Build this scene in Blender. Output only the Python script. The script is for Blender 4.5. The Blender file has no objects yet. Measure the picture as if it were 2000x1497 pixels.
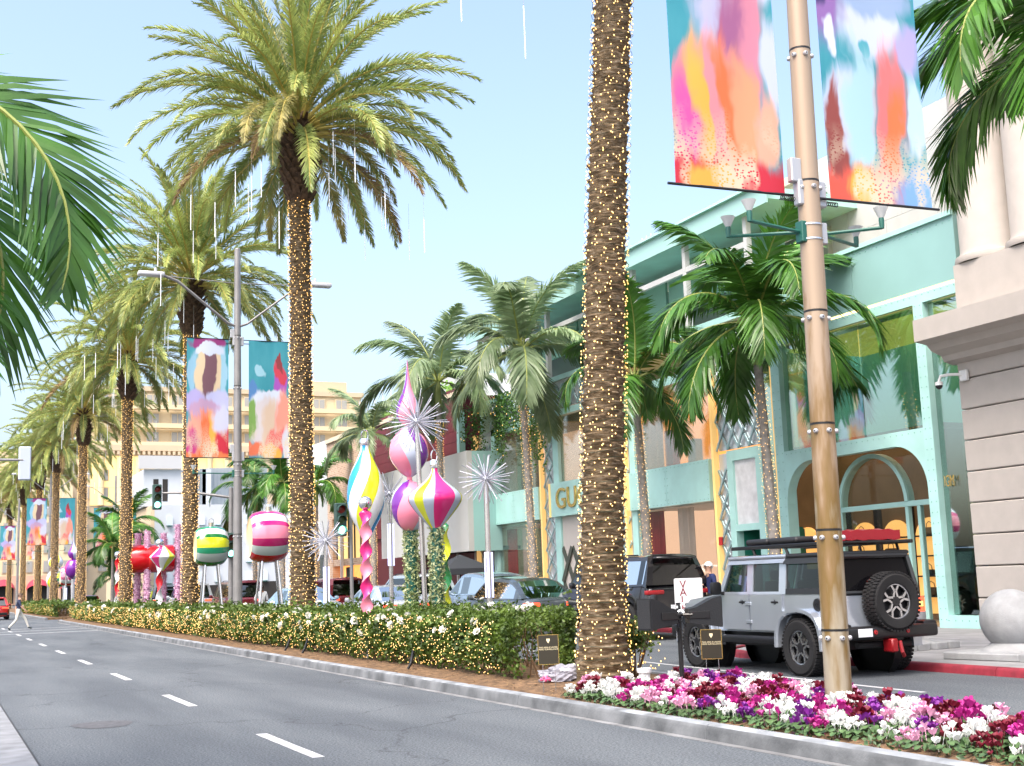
import bpy, bmesh, math, random
from math import sin, cos, pi, radians as rad, sqrt, atan2
from mathutils import Vector, Matrix, Euler, Quaternion

random.seed(7)
scene = bpy.context.scene
COL = scene.collection

# ------------------------------------------------------------------ camera
YAW, PITCH, ROLL = rad(24.823), rad(8.901), rad(2.0)
cam_data = bpy.data.cameras.new('camera')
cam = bpy.data.objects.new('camera', cam_data)
COL.objects.link(cam)
fwd = Vector((sin(YAW) * cos(PITCH), cos(YAW) * cos(PITCH), sin(PITCH)))
rgt = Vector((cos(YAW), -sin(YAW), 0))
upv = rgt.cross(fwd)
r2 = rgt * cos(ROLL) - upv * sin(ROLL)
u2 = upv * cos(ROLL) + rgt * sin(ROLL)
cam.matrix_world = Matrix(((r2.x, u2.x, -fwd.x, 0), (r2.y, u2.y, -fwd.y, 0), (r2.z, u2.z, -fwd.z, 1.62), (0, 0, 0, 1)))
cam_data.sensor_width = 36.0
cam_data.lens = 36.0 * 2450 / 2000
cam_data.clip_start, cam_data.clip_end = 0.1, 5000
scene.camera = cam

# ------------------------------------------------------------------ sky, sun, exposure
SUN_EL, SUN_AZ = rad(58.0), rad(232.0)          # azimuth clockwise from the street direction (+Y)
world = bpy.data.worlds.new('World')
scene.world = world
world.use_nodes = True
wn = world.node_tree
wn.nodes.clear()
sky = wn.nodes.new('ShaderNodeTexSky')
sky.sky_type = 'NISHITA'
sky.sun_disc = False
sky.sun_elevation = SUN_EL
sky.sun_rotation = SUN_AZ
sky.altitude = 50
sky.air_density = 1.0
sky.dust_density = 6.0
sky.ozone_density = 0.7
bg = wn.nodes.new('ShaderNodeBackground')
bg.inputs['Strength'].default_value = 0.112
wo = wn.nodes.new('ShaderNodeOutputWorld')
wn.links.new(sky.outputs[0], bg.inputs['Color'])
wn.links.new(bg.outputs[0], wo.inputs['Surface'])
sun_data = bpy.data.lights.new('sun', 'SUN')
sun_data.energy = 0.68
sun_data.angle = rad(40)
sun_data.color = (1.0, 0.98, 0.95)
sun = bpy.data.objects.new('sun', sun_data)
COL.objects.link(sun)
sd = Vector((sin(SUN_AZ) * cos(SUN_EL), cos(SUN_AZ) * cos(SUN_EL), sin(SUN_EL)))
sun.rotation_euler = sd.to_track_quat('Z', 'Y').to_euler()
sun.location = (40, -20, 60)
vs = scene.view_settings
vs.view_transform = 'Standard'
vs.look = 'None'
vs.exposure = 2.02
vs.gamma = 1.0
scene.cycles.use_denoising = True
scene.cycles.max_bounces = 6
scene.cycles.transparent_max_bounces = 12
scene.cycles.sample_clamp_indirect = 4.0
scene.cycles.caustics_reflective = False
scene.cycles.caustics_refractive = False

# ------------------------------------------------------------------ materials
MATS = {}


def mat(name, col, rough=0.6, metal=0.0, var=0.0, scale=6.0, emit=None, estr=0.0, spec=0.5, bump=0.0, bscale=None,
        rnd=0.0, coat=0.0, trans=0.0, col2=None, detail=4.0):
    """Principled material; var = noise darkening, rnd = per object brightness variation, col2 = noise mix colour."""
    if name in MATS:
        return MATS[name]
    m = bpy.data.materials.new(name)
    m.use_nodes = True
    nt = m.node_tree
    N, L = nt.nodes, nt.links
    p = N['Principled BSDF']
    p.inputs['Base Color'].default_value = (*col, 1)
    p.inputs['Roughness'].default_value = rough
    p.inputs['Metallic'].default_value = metal
    p.inputs['Specular IOR Level'].default_value = spec
    p.inputs['Coat Weight'].default_value = coat
    p.inputs['Coat Roughness'].default_value = 0.05
    tc = N.new('ShaderNodeTexCoord')
    out = None
    if var or col2:
        nz = N.new('ShaderNodeTexNoise')
        nz.inputs['Scale'].default_value = scale
        nz.inputs['Detail'].default_value = detail
        L.new(tc.outputs['Object'], nz.inputs['Vector'])
        rp = N.new('ShaderNodeValToRGB')
        rp.color_ramp.elements[0].position = 0.32
        rp.color_ramp.elements[1].position = 0.68
        a = tuple(c * (1 - var) for c in col)
        b = col2 if col2 else tuple(min(1, c * (1 + var * .6)) for c in col)
        rp.color_ramp.elements[0].color = (*a, 1)
        rp.color_ramp.elements[1].color = (*b, 1)
        L.new(nz.outputs['Fac'], rp.inputs['Fac'])
        out = rp.outputs['Color']
    if rnd:
        oi = N.new('ShaderNodeObjectInfo')
        mr = N.new('ShaderNodeMapRange')
        mr.inputs['To Min'].default_value = 1 - rnd
        mr.inputs['To Max'].default_value = 1 + rnd
        L.new(oi.outputs['Random'], mr.inputs['Value'])
        hs = N.new('ShaderNodeHueSaturation')
        L.new(mr.outputs[0], hs.inputs['Value'])
        if out:
            L.new(out, hs.inputs['Color'])
        else:
            hs.inputs['Color'].default_value = (*col, 1)
        out = hs.outputs['Color']
    if out:
        L.new(out, p.inputs['Base Color'])
    if bump:
        nb = N.new('ShaderNodeTexNoise')
        nb.inputs['Scale'].default_value = bscale or scale * 4
        nb.inputs['Detail'].default_value = 5
        L.new(tc.outputs['Object'], nb.inputs['Vector'])
        bp = N.new('ShaderNodeBump')
        bp.inputs['Strength'].default_value = bump
        bp.inputs['Distance'].default_value = 0.02
        L.new(nb.outputs['Fac'], bp.inputs['Height'])
        L.new(bp.outputs[0], p.inputs['Normal'])
    if emit:
        p.inputs['Emission Color'].default_value = (*emit, 1)
        p.inputs['Emission Strength'].default_value = estr
        m.cycles.emission_sampling = 'NONE'
    if trans:
        tr = N.new('ShaderNodeBsdfTranslucent')
        if out:
            L.new(out, tr.inputs['Color'])
        else:
            tr.inputs['Color'].default_value = (*col, 1)
        mx = N.new('ShaderNodeMixShader')
        mx.inputs[0].default_value = trans
        L.new(p.outputs[0], mx.inputs[1])
        L.new(tr.outputs[0], mx.inputs[2])
        L.new(mx.outputs[0], N['Material Output'].inputs['Surface'])
    MATS[name] = m
    return m


def glass(name, tint=(0.8, 0.95, 0.9), fac=0.25, rough=0.02, mx_=0.75, blend=.22):
    """Window glass: tinted see-through with a mirror-like coat that grows at grazing angles."""
    if name in MATS:
        return MATS[name]
    m = bpy.data.materials.new(name)
    m.use_nodes = True
    nt = m.node_tree
    N, L = nt.nodes, nt.links
    N.clear()
    o = N.new('ShaderNodeOutputMaterial')
    t = N.new('ShaderNodeBsdfTransparent')
    t.inputs['Color'].default_value = (*tint, 1)
    g = N.new('ShaderNodeBsdfGlossy')
    g.inputs['Roughness'].default_value = rough
    g.inputs['Color'].default_value = (0.95, 0.98, 0.98, 1)
    lw = N.new('ShaderNodeLayerWeight')
    lw.inputs['Blend'].default_value = blend
    mr = N.new('ShaderNodeMapRange')
    mr.inputs['To Min'].default_value = fac
    mr.inputs['To Max'].default_value = mx_
    L.new(lw.outputs['Fresnel'], mr.inputs['Value'])
    mx = N.new('ShaderNodeMixShader')
    L.new(mr.outputs[0], mx.inputs[0])
    L.new(t.outputs[0], mx.inputs[1])
    L.new(g.outputs[0], mx.inputs[2])
    L.new(mx.outputs[0], o.inputs['Surface'])
    MATS[name] = m
    return m


# ------------------------------------------------------------------ mesh builder
class MB:
    def __init__(self):
        self.v, self.f, self.m = [], [], []

    def add(self, vs, fs, mi=0):
        o = len(self.v)
        self.v.extend([tuple(p) for p in vs])
        for q in fs:
            self.f.append(tuple(i + o for i in q))
            self.m.append(mi)

    def box(self, x0, x1, y0, y1, z0, z1, mi=0):
        self.add([(x0, y0, z0), (x1, y0, z0), (x1, y1, z0), (x0, y1, z0), (x0, y0, z1), (x1, y0, z1), (x1, y1, z1), (x0, y1, z1)],
                 [(0, 3, 2, 1), (4, 5, 6, 7), (0, 1, 5, 4), (1, 2, 6, 5), (2, 3, 7, 6), (3, 0, 4, 7)], mi)
        return self

    def rbox(self, x0, x1, y0, y1, z0, z1, r=0.02, seg=2, mi=0, mat4=None):
        bm = bmesh.new()
        bmesh.ops.create_cube(bm, size=1)
        for v in bm.verts:
            v.co = Vector(((x0 + x1) / 2 + v.co.x * (x1 - x0), (y0 + y1) / 2 + v.co.y * (y1 - y0), (z0 + z1) / 2 + v.co.z * (z1 - z0)))
        bmesh.ops.bevel(bm, geom=list(bm.edges), offset=r, segments=seg, profile=0.5, affect='EDGES')
        self.bm(bm, mi, mat4)
        return self

    def bm(self, bm, mi=0, mat4=None):
        bm.verts.ensure_lookup_table()
        bm.verts.index_update()
        vs = [(mat4 @ v.co) if mat4 else v.co.copy() for v in bm.verts]
        self.add(vs, [[v.index for v in f.verts] for f in bm.faces], mi)
        bm.free()

    def tube(self, path, r, n=8, mi=0, caps=True):
        """path: points; r: one radius or one per point."""
        path = [Vector(p) for p in path]
        rs = r if isinstance(r, (list, tuple)) else [r] * len(path)
        o = len(self.v)
        up = Vector((0, 0, 1))
        last = None
        for i, p in enumerate(path):
            d = (path[min(i + 1, len(path) - 1)] - path[max(i - 1, 0)]).normalized()
            if last is None:
                a = d.orthogonal().normalized() if abs(d.z) > .98 else d.cross(up).normalized()
            else:
                a = (last - d * last.dot(d)).normalized()
            last = a
            b = d.cross(a)
            for k in range(n):
                t = 2 * pi * k / n
                self.v.append(tuple(p + (a * cos(t) + b * sin(t)) * rs[i]))
        for i in range(len(path) - 1):
            for k in range(n):
                k2 = (k + 1) % n
                self.f.append((o + i * n + k, o + i * n + k2, o + (i + 1) * n + k2, o + (i + 1) * n + k))
                self.m.append(mi)
        if caps:
            self.f.append(tuple(o + k for k in reversed(range(n))))
            self.m.append(mi)
            e = o + (len(path) - 1) * n
            self.f.append(tuple(e + k for k in range(n)))
            self.m.append(mi)
        return self

    def lathe(self, prof, n=24, mi=0, twist=None, c=(0, 0, 0), axis='z'):
        """prof: [(r, z)]; mi: int or f(i, k) -> material index; twist: f(z) -> angle."""
        o = len(self.v)
        for (r, z) in prof:
            tw = twist(z) if twist else 0
            for k in range(n):
                t = 2 * pi * k / n + tw
                p = (r * cos(t), r * sin(t), z)
                if axis == 'y':
                    p = (p[0], p[2], p[1])
                elif axis == 'x':
                    p = (p[2], p[0], p[1])
                self.v.append((c[0] + p[0], c[1] + p[1], c[2] + p[2]))
        for i in range(len(prof) - 1):
            for k in range(n):
                k2 = (k + 1) % n
                q = (o + i * n + k, o + i * n + k2, o + (i + 1) * n + k2, o + (i + 1) * n + k)
                if axis == 'y':
                    q = q[::-1]
                self.f.append(q)
                self.m.append(mi(i, k) if callable(mi) else mi)
        return self

    def prism(self, poly, a0, a1, axis='x', mi=0):
        """poly in the plane normal to axis, extruded from a0 to a1. axis x: (y,z); y: (x,z); z: (x,y)."""
        def P(p, a):
            return {'x': (a, p[0], p[1]), 'y': (p[0], a, p[1]), 'z': (p[0], p[1], a)}[axis]
        n = len(poly)
        vs = [P(p, a0) for p in poly] + [P(p, a1) for p in poly]
        fs = [tuple(reversed(range(n))), tuple(range(n, 2 * n))]
        fs += [(i, (i + 1) % n, n + (i + 1) % n, n + i) for i in range(n)]
        self.add(vs, fs, mi)
        return self

    def ball(self, c, r, n=10, mi=0, squash=1.0):
        m = max(4, n // 2 + 1)
        prof = [(r * sin(pi * i / m), -r * cos(pi * i / m) * squash) for i in range(m + 1)]
        prof[0] = (r * .02, prof[0][1])
        prof[-1] = (r * .02, prof[-1][1])
        return self.lathe(prof, n, mi, None, c)

    def build(self, name, mats, parent=None, loc=(0, 0, 0), rot=(0, 0, 0), smooth=None, fix=True, kind=None):
        me = bpy.data.meshes.new(name)
        me.from_pydata(self.v, [], self.f)
        if not isinstance(mats, (list, tuple)):
            mats = [mats]
        for x in mats:
            me.materials.append(x)
        if len(mats) > 1:
            me.polygons.foreach_set('material_index', self.m)
        if fix:
            bm = bmesh.new()
            bm.from_mesh(me)
            bmesh.ops.recalc_face_normals(bm, faces=bm.faces)
            bm.to_mesh(me)
            bm.free()
        if smooth is not None:
            me.polygons.foreach_set('use_smooth', [True] * len(me.polygons))
            me.set_sharp_from_angle(angle=rad(smooth))
        me.update()
        return obj(name, me, parent, loc, rot, kind)


def obj(name, me, parent=None, loc=(0, 0, 0), rot=(0, 0, 0), kind=None):
    o = bpy.data.objects.new(name, me)
    COL.objects.link(o)
    o.parent = parent
    o.location = loc
    o.rotation_euler = rot
    if kind:
        o['kind'] = kind
    return o


def thing(name, label, cat, loc=(0, 0, 0), rz=0.0, group=None):
    o = bpy.data.objects.new(name, None)
    o.empty_display_size = 0.2
    COL.objects.link(o)
    o.location = loc
    o.rotation_euler = (0, 0, rz)
    return tag(o, label, cat, group)


def tag(o, label, cat, group=None):
    o['label'] = label
    o['category'] = cat
    if group:
        o['group'] = group
    return o


def clone(root, loc=None, rz=None, label=None, group=None, scale=None, parent=None):
    c = root.copy()
    COL.objects.link(c)
    c.parent = parent
    if loc is not None:
        c.location = loc
    if rz is not None:
        c.rotation_euler = (root.rotation_euler[0], root.rotation_euler[1], rz)
    if scale is not None:
        c.scale = (scale,) * 3 if not isinstance(scale, tuple) else scale
    if label:
        c['label'] = label
    if group:
        c['group'] = group
    for ch in list(root.children):
        clone(ch, parent=c)
    return c


def text_obj(name, s, size, m, parent=None, loc=(0, 0, 0), rot=(0, 0, 0), ext=0.004, align='CENTER', xs=1.0):
    cu = bpy.data.curves.new('t', 'FONT')
    cu.body = s
    cu.size = size
    cu.extrude = ext
    cu.align_x = align
    cu.align_y = 'CENTER'
    cu.space_line = 0.95
    t = bpy.data.objects.new('t', cu)
    COL.objects.link(t)
    bpy.context.view_layer.update()
    me = bpy.data.meshes.new_from_object(t.evaluated_get(bpy.context.evaluated_depsgraph_get()))
    bpy.data.objects.remove(t)
    bpy.data.curves.remove(cu)
    me.materials.clear()
    me.materials.append(m)
    o = obj(name, me, parent, loc, rot)
    o.scale = (xs, 1, 1)
    return o


def lerp(a, b, t):
    return a + (b - a) * t


def interp(pts, x):
    if x <= pts[0][0]:
        return pts[0][1]
    for (a, b), (c, d) in zip(pts, pts[1:]):
        if x <= c:
            return lerp(b, d, (x - a) / (c - a)) if c > a else d
    return pts[-1][1]


def bulbs(pts, r=0.017):
    """small light bulbs: an octahedron at each point, one mesh."""
    mb = MB()
    for p in pts:
        x, y, z = p
        mb.add([(x + r, y, z), (x - r, y, z), (x, y + r, z), (x, y - r, z), (x, y, z + r * 1.2), (x, y, z - r * 1.2)],
               [(0, 2, 4), (2, 1, 4), (1, 3, 4), (3, 0, 4), (2, 0, 5), (1, 2, 5), (3, 1, 5), (0, 3, 5)])
    return mb


WARM = mat('warm_bulb', (1, .8, .45), emit=(1.0, 0.50, 0.09), estr=.58)
# ================================================================== the setting
def nodemat(name, build):
    m = bpy.data.materials.new(name)
    m.use_nodes = True
    build(m.node_tree, m.node_tree.nodes['Principled BSDF'])
    MATS[name] = m
    return m


def _asphalt(nt, p):
    N, L = nt.nodes, nt.links
    tc = N.new('ShaderNodeTexCoord')
    fine = N.new('ShaderNodeTexNoise')
    fine.inputs['Scale'].default_value = 42
    fine.inputs['Detail'].default_value = 6
    fine.inputs['Roughness'].default_value = 0.75
    L.new(tc.outputs['Object'], fine.inputs['Vector'])
    mp = N.new('ShaderNodeMapping')
    mp.inputs['Scale'].default_value = (1.0, 0.18, 1.0)
    L.new(tc.outputs['Object'], mp.inputs['Vector'])
    big = N.new('ShaderNodeTexNoise')
    big.inputs['Scale'].default_value = 0.9
    big.inputs['Detail'].default_value = 5
    L.new(mp.outputs[0], big.inputs['Vector'])
    r1 = N.new('ShaderNodeValToRGB')
    r1.color_ramp.elements[0].position = .43
    r1.color_ramp.elements[0].color = (.044, .051, .058, 1)
    r1.color_ramp.elements[1].position = .57
    r1.color_ramp.elements[1].color = (.145, .165, .180, 1)
    L.new(fine.outputs['Fac'], r1.inputs['Fac'])
    r2 = N.new('ShaderNodeValToRGB')
    r2.color_ramp.elements[0].position = .35
    r2.color_ramp.elements[0].color = (.70, .71, .74, 1)
    r2.color_ramp.elements[1].position = .65
    r2.color_ramp.elements[1].color = (1.12, 1.11, 1.1, 1)
    L.new(big.outputs['Fac'], r2.inputs['Fac'])
    mx = N.new('ShaderNodeMix')
    mx.data_type = 'RGBA'
    mx.blend_type = 'MULTIPLY'
    mx.inputs[0].default_value = 1
    L.new(r1.outputs[0], mx.inputs[6])
    L.new(r2.outputs[0], mx.inputs[7])
    # hairline cracks and sealed joints
    vo = N.new('ShaderNodeTexVoronoi')
    vo.feature = 'DISTANCE_TO_EDGE'
    vo.inputs['Scale'].default_value = 0.16
    wob = N.new('ShaderNodeTexNoise')
    wob.inputs['Scale'].default_value = 1.2
    wob.inputs['Detail'].default_value = 6
    L.new(tc.outputs['Object'], wob.inputs['Vector'])
    ad = N.new('ShaderNodeVectorMath')
    ad.operation = 'MULTIPLY_ADD'
    ad.inputs[1].default_value = (1.6, 1.6, 0)
    L.new(wob.outputs['Color'], ad.inputs[0])
    L.new(tc.outputs['Object'], ad.inputs[2])
    L.new(ad.outputs[0], vo.inputs['Vector'])
    r3 = N.new('ShaderNodeValToRGB')
    r3.color_ramp.elements[0].position = 0.0
    r3.color_ramp.elements[0].color = (.5, .5, .52, 1)
    r3.color_ramp.elements[1].position = 0.005
    r3.color_ramp.elements[1].color = (1, 1, 1, 1)
    L.new(vo.outputs['Distance'], r3.inputs['Fac'])
    m2 = N.new('ShaderNodeMix')
    m2.data_type = 'RGBA'
    m2.blend_type = 'MULTIPLY'
    m2.inputs[0].default_value = 1
    L.new(mx.outputs[2], m2.inputs[6])
    L.new(r3.outputs[0], m2.inputs[7])
    L.new(m2.outputs[2], p.inputs['Base Color'])
    p.inputs['Roughness'].default_value = 0.85
    bp = N.new('ShaderNodeBump')
    bp.inputs['Strength'].default_value = .5
    bp.inputs['Distance'].default_value = .01
    L.new(fine.outputs['Fac'], bp.inputs['Height'])
    L.new(bp.outputs[0], p.inputs['Normal'])


ASPHALT = nodemat('asphalt', _asphalt)
CONC = mat('concrete', (.21, .22, .235), .9, var=.28, scale=3.0, bump=.25, bscale=60)
CONC_L = mat('concrete_light', (.25, .25, .255), .9, var=.22, scale=1.4, bump=.2, bscale=50)
KERBM = mat('kerb_concrete', (.24, .26, .28), .9, var=.55, scale=2.2, bump=.3, bscale=40, detail=8)
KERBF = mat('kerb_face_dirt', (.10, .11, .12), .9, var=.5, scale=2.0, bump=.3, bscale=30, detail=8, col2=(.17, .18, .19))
REDK = mat('red_kerb_paint', (.22, .016, .03), .7, var=.3, scale=5, bump=.2)
PAINT = mat('road_paint', (.50, .51, .52), .7, var=.3, scale=9, bump=.2)
SOIL = mat('soil', (.17, .10, .05), .95, var=.6, scale=9, bump=.9, bscale=30, detail=9)
GROUND = mat('ground', (.24, .23, .21), .95, var=.2, scale=.05)


def struct(o):
    o['kind'] = 'structure'
    return o


g = MB()
g.add([(-2500, -2500, -.06), (2500, -2500, -.06), (2500, 2500, -.06), (-2500, 2500, -.06)], [(0, 1, 2, 3)])
struct(g.build('ground', GROUND))
g = MB()
g.add([(-16, -40, 0), (60, -40, 0), (60, 420, 0), (-16, 420, 0)], [(0, 1, 2, 3)])
road = struct(g.build('road', ASPHALT))

# lane markings, each a slightly raised sheet of paint
def strip(name, p0, p1, w, m=PAINT, z=.004):
    a, b = Vector((*p0, z)), Vector((*p1, z))
    d = (b - a).normalized()
    s = Vector((-d.y, d.x, 0)) * w / 2
    mb = MB()
    n = max(1, int((b - a).length / .25))
    vs = []
    for i in range(n + 1):
        c = a.lerp(b, i / n)
        vs += [c - s * random.uniform(.93, 1.04), c + s * random.uniform(.93, 1.04)]
    mb.add(vs, [(2 * i, 2 * i + 2, 2 * i + 3, 2 * i + 1) for i in range(n)])
    return mb.build(name, m, road)


y = 12.1
for k in range(16):
    strip('lane_dash', (3.42, y), (3.42, y + 2.35), .13)
    y += 6.45
strip('stop_line', (1.0, 60.2), (6.9, 60.2), .35)
strip('crosswalk_line', (1.0, 64.6), (6.9, 64.6), .3)
strip('crosswalk_line', (1.0, 69.2), (12.0, 69.2), .3)
strip('lane_line', (11.66, 12.9), (12.25, 21.0), .10)
strip('lane_line', (12.3, 24.0), (12.9, 34.0), .10)
mb = MB()
nn = 28
mb.add([(3.0 + .0 + .36 * cos(t) * (1 + .1 * sin(3 * t)) - 1.0, 16.9 + .48 * sin(t) * (1 + .07 * cos(2 * t)), .004) for t in [2 * pi * i / nn for i in range(nn)]], [tuple(range(nn))])
mb.build('asphalt_patch', mat('asphalt_patch', (.085, .087, .095), .8, var=.3, scale=12, bump=.3), road)

# gutter pan at the left edge
mb = MB()
yy = -2.0
k = 0
while yy < 60:
    mb = MB()
    mb.box(-.6, .985, yy, yy + 4.98, -.05, .012)
    mb.build('gutter_slab', CONC, road)
    yy += 5.0
mb = MB()
mb.box(.985, 1.012, -2, 60, -.02, .0045)
mb.build('gutter_seam', mat('tar', (.03, .03, .03), .6), road)

# ------------------------------------------------------------------ kerbs
def kerb_stone(p0, p1, m, parent, flip=False, h=.15, w=.17):
    """kerb stone with a rounded nose; the road lies on the left of p0->p1 when not flipped."""
    a, b = Vector((*p0, 0)), Vector((*p1, 0))
    d = (b - a).normalized()
    s = Vector((d.y, -d.x, 0)) * (-1 if flip else 1)
    prof = [(-.02, -.05), (0, .0), (.012, h - .05), (.03, h - .015), (.055, h), (w, h), (w, -.05)]
    g = .006
    n = len(prof)
    mb = MB()
    A, Bq = a + d * g, b - d * g
    mb.add([A + s * x + Vector((0, 0, z)) for x, z in prof] + [Bq + s * x + Vector((0, 0, z)) for x, z in prof],
           [tuple(range(n)), tuple(reversed(range(n, 2 * n)))] + [(i, n + i, n + (i + 1) % n, (i + 1) % n) for i in range(n)])
    nf = len(mb.m)
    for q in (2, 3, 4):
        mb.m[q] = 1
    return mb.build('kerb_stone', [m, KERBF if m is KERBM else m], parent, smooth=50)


# the median: soil bed between two kerbs
RIGHT_EDGE = [(2, 8.15), (5, 8.45), (7.5, 8.85), (10, 9.3), (12.5, 9.72), (16.5, 10.22), (19, 10.3), (90, 10.3)]


def bedz(x, y):
    t = (x - 7.05) / (interp(RIGHT_EDGE, y) - 7.1)
    return .125 + .05 * sin(pi * max(0, min(1, t))) + .02 * sin(3.1 * x + 1.7 * y) * sin(2.3 * y)


mb = MB()
nx, ny = 12, 160
y0, y1 = 3.0, 84.0
vs = []
for j_ in range(ny + 1):
    for i_ in range(nx + 1):
        q_ = lerp(y0, y1, j_ / ny)
        p_ = lerp(7.08, interp(RIGHT_EDGE, q_) - .12, i_ / nx)
        vs.append((p_, q_, bedz(p_, q_) + random.uniform(-.012, .012)))
mb.add(vs, [(j * (nx + 1) + i, j * (nx + 1) + i + 1, (j + 1) * (nx + 1) + i + 1, (j + 1) * (nx + 1) + i) for j in range(ny) for i in range(nx)])
median = struct(mb.build('median_bed', SOIL, smooth=60))
path = [(6.95, 2.0 + 4.4 * k) for k in range(19)]
for a, b in zip(path, path[1:]):
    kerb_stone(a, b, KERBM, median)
nose = [(6.95, 81.2), (7.15, 82.8), (7.8, 84.0), (8.6, 84.4), (9.5, 84.0), (10.1, 82.8), (10.3, 81.2)]
for a, b in zip(nose, nose[1:]):
    kerb_stone(a, b, KERBM, median)
path = [(interp(RIGHT_EDGE, 81.2 - 4.4 * k), 81.2 - 4.4 * k) for k in range(15)] + [(interp(RIGHT_EDGE, v), v) for v in (16.5, 14.4, 12.5, 10, 7.5, 5, 2)]
for a, b in zip(path, path[1:]):
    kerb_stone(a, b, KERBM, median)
# pale gutter strip at the foot of the near kerb
mb = MB()
mb.box(6.86, 6.948, 2, 81, -.02, .006)
mb.build('gutter_strip', mat('gutter_concrete', (.20, .205, .21), .9, var=.4, scale=2), road)

# second length of median beyond the crossing
mb = MB()
mb.box(7.08, 10.18, 92, 200, -.02, .14)
median_far = struct(mb.build('far_median_bed', SOIL))
for a, b in zip([(6.95, 91 + 8 * k) for k in range(14)], [(6.95, 99 + 8 * k) for k in range(13)]):
    kerb_stone(a, b, KERBM, median_far)

# right pavement with a bulge in front of the stone building
mb = MB()
poly = [(14.2, -30), (14.2, 20.4), (14.6, 21.4), (15.6, 22.2), (17.6, 22.9), (18.6, 23.6), (19.0, 25.0), (19.0, 96), (24, 96), (24, -30)]
mb.prism(poly, -.05, .098, 'z')
pave = struct(mb.build('pavement', CONC_L))
for ix in range(5):
    for iy in range(7):
        x0, yb = 14.22 + 1.6 * ix, 9.6 + 1.6 * iy
        if yb + 1.6 > 20.2 and ix < 3:
            continue
        m2 = MB()
        m2.rbox(x0, x0 + 1.585, yb, yb + 1.585, .05, .108 + random.uniform(0, .002), .004, 1)
        m2.build('paving_slab', CONC_L, pave)
kp = [(14.0, -30), (14.0, -10), (14.0, 4), (14.0, 9), (14.0, 14), (14.0, 17.2), (14.0, 20.4), (14.35, 21.5), (15.5, 22.4), (17.5, 23.1), (18.4, 23.8), (18.8, 25.1),
      (18.8, 32), (18.8, 39), (18.8, 46), (18.8, 53), (18.8, 60), (18.8, 75), (18.8, 90)]
for i, (a, b) in enumerate(zip(kp, kp[1:])):
    kerb_stone(a, b, REDK if i < 13 else KERBM, pave, h=.125)
# left pavement, hardly seen, and the far pavements
mb = MB()
mb.box(-16, -6, 20, 56, -.05, .12)
mb.box(-16, -1.5, 90, 250, -.05, .12)
struct(mb.build('left_pavement', CONC_L))
mb = MB()
mb.box(19.0, 60, 122, 230, -.05, .12)
struct(mb.build('far_pavement', CONC_L))
# ================================================================== buildings
XF = 22.5
GREEN = mat('mint_metal', (.42, .70, .66), .32, var=.10, scale=1.3, bump=.05, bscale=3)
GREEN_D = mat('deep_green_paint', (.02, .20, .14), .5)
GOLD = mat('gold_metal', (.72, .50, .16), .25, metal=.85)
GOLD_LIT = mat('gold_lit_strip', (.8, .55, .2), .4, emit=(1.0, .58, .20), estr=.14)
COVE = mat('cove_light', (1, .8, .4), .5, emit=(1.0, .70, .22), estr=1.2)
RIVET = mat('rivet_metal', (.24, .50, .43), .4, metal=.3)
GLASS = glass('shop_glass', (.62, .82, .76), .30)
GLASS_U = glass('upper_window_glass', (.88, .90, .88), .08, mx_=.6, blend=.18)
GLASS_C = glass('clear_glass', (.90, .93, .92), .03, mx_=.45, blend=.12)
WHITEP = mat('white_panel', (.48, .49, .49), .6, var=.06, scale=2)
MARBLE = mat('white_marble', (.70, .70, .72), .35, var=.18, scale=3, detail=8)
DARK = mat('dark_interior', (.02, .018, .016), .8)
INT_W = mat('warm_glow_wall', (.16, .09, .045), .7, var=.3, scale=1, emit=(1, .48, .13), estr=.012)  # faint self-glow stands in for shop lamps on this wall
INT_O = mat('orange_glow_wall', (.60, .20, .05), .8, emit=(1, .36, .08), estr=.42, var=.6, scale=.8, col2=(.80, .42, .20))  # wall glows by itself to show lamplit upper rooms
INT_P = mat('pink_glow_wall', (.70, .46, .38), .8, var=.12, scale=.5, emit=(1, .60, .40), estr=.24)  # room lamplight given to the wall as its own glow
SHELF_L = mat('shelf_light', (1, .7, .3), .5, emit=(1.0, .44, .10), estr=.26)
CURT = mat('sheer_curtain', (.70, .64, .62), .9, trans=.5)
CURT_R = mat('red_curtain', (.36, .05, .06), .9)
LATT = mat('lattice_steel', (.36, .50, .52), .3, metal=.55)
LATT_D = mat('dark_lattice', (.06, .07, .055), .4)
CREAM = mat('cream_stone', (.44, .40, .365), .85, var=.05, scale=3, bump=.08, bscale=40)
CREAM_P = mat('cream_plaster', (.62, .53, .40), .9, var=.05, scale=1, bump=.05)
LEAFV = mat('vine_leaf', (.10, .24, .05), .55, rnd=.25, trans=.25, var=.35, scale=6)


def fb(mb, y0, y1, z0, z1, out=0.0, inn=.1, mi=0):
    mb.box(XF - out, XF + inn, y0, y1, z0, z1, mi)
    return mb


def part(name, m, parent, *boxes, bev=0):
    first = None
    for b in boxes:
        mb = MB()
        if bev:
            mb.rbox(*b, r=bev, seg=1)
        else:
            mb.box(*b)
        o = mb.build(name, m, parent)
        first = first or o
    return first


def rivets(parent, pts, r=.018):
    mb = MB()
    for (x, yy, z) in pts:
        mb.lathe([(r, 0), (r * .8, .010), (.001, .014)], 6, 0, None, (0, 0, 0))
        for i in range(len(mb.v) - 18, len(mb.v)):
            a, b, c = mb.v[i]
            mb.v[i] = (x - c, yy + a, z + b)
    return mb.build('rivet_heads', RIVET, parent, kind='stuff')


bou = thing('boutique_building', 'mint green riveted metal boutique with glass bays, gold strips and lattice columns', 'building', (XF, 38, .1))
BO = bou.location


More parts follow.
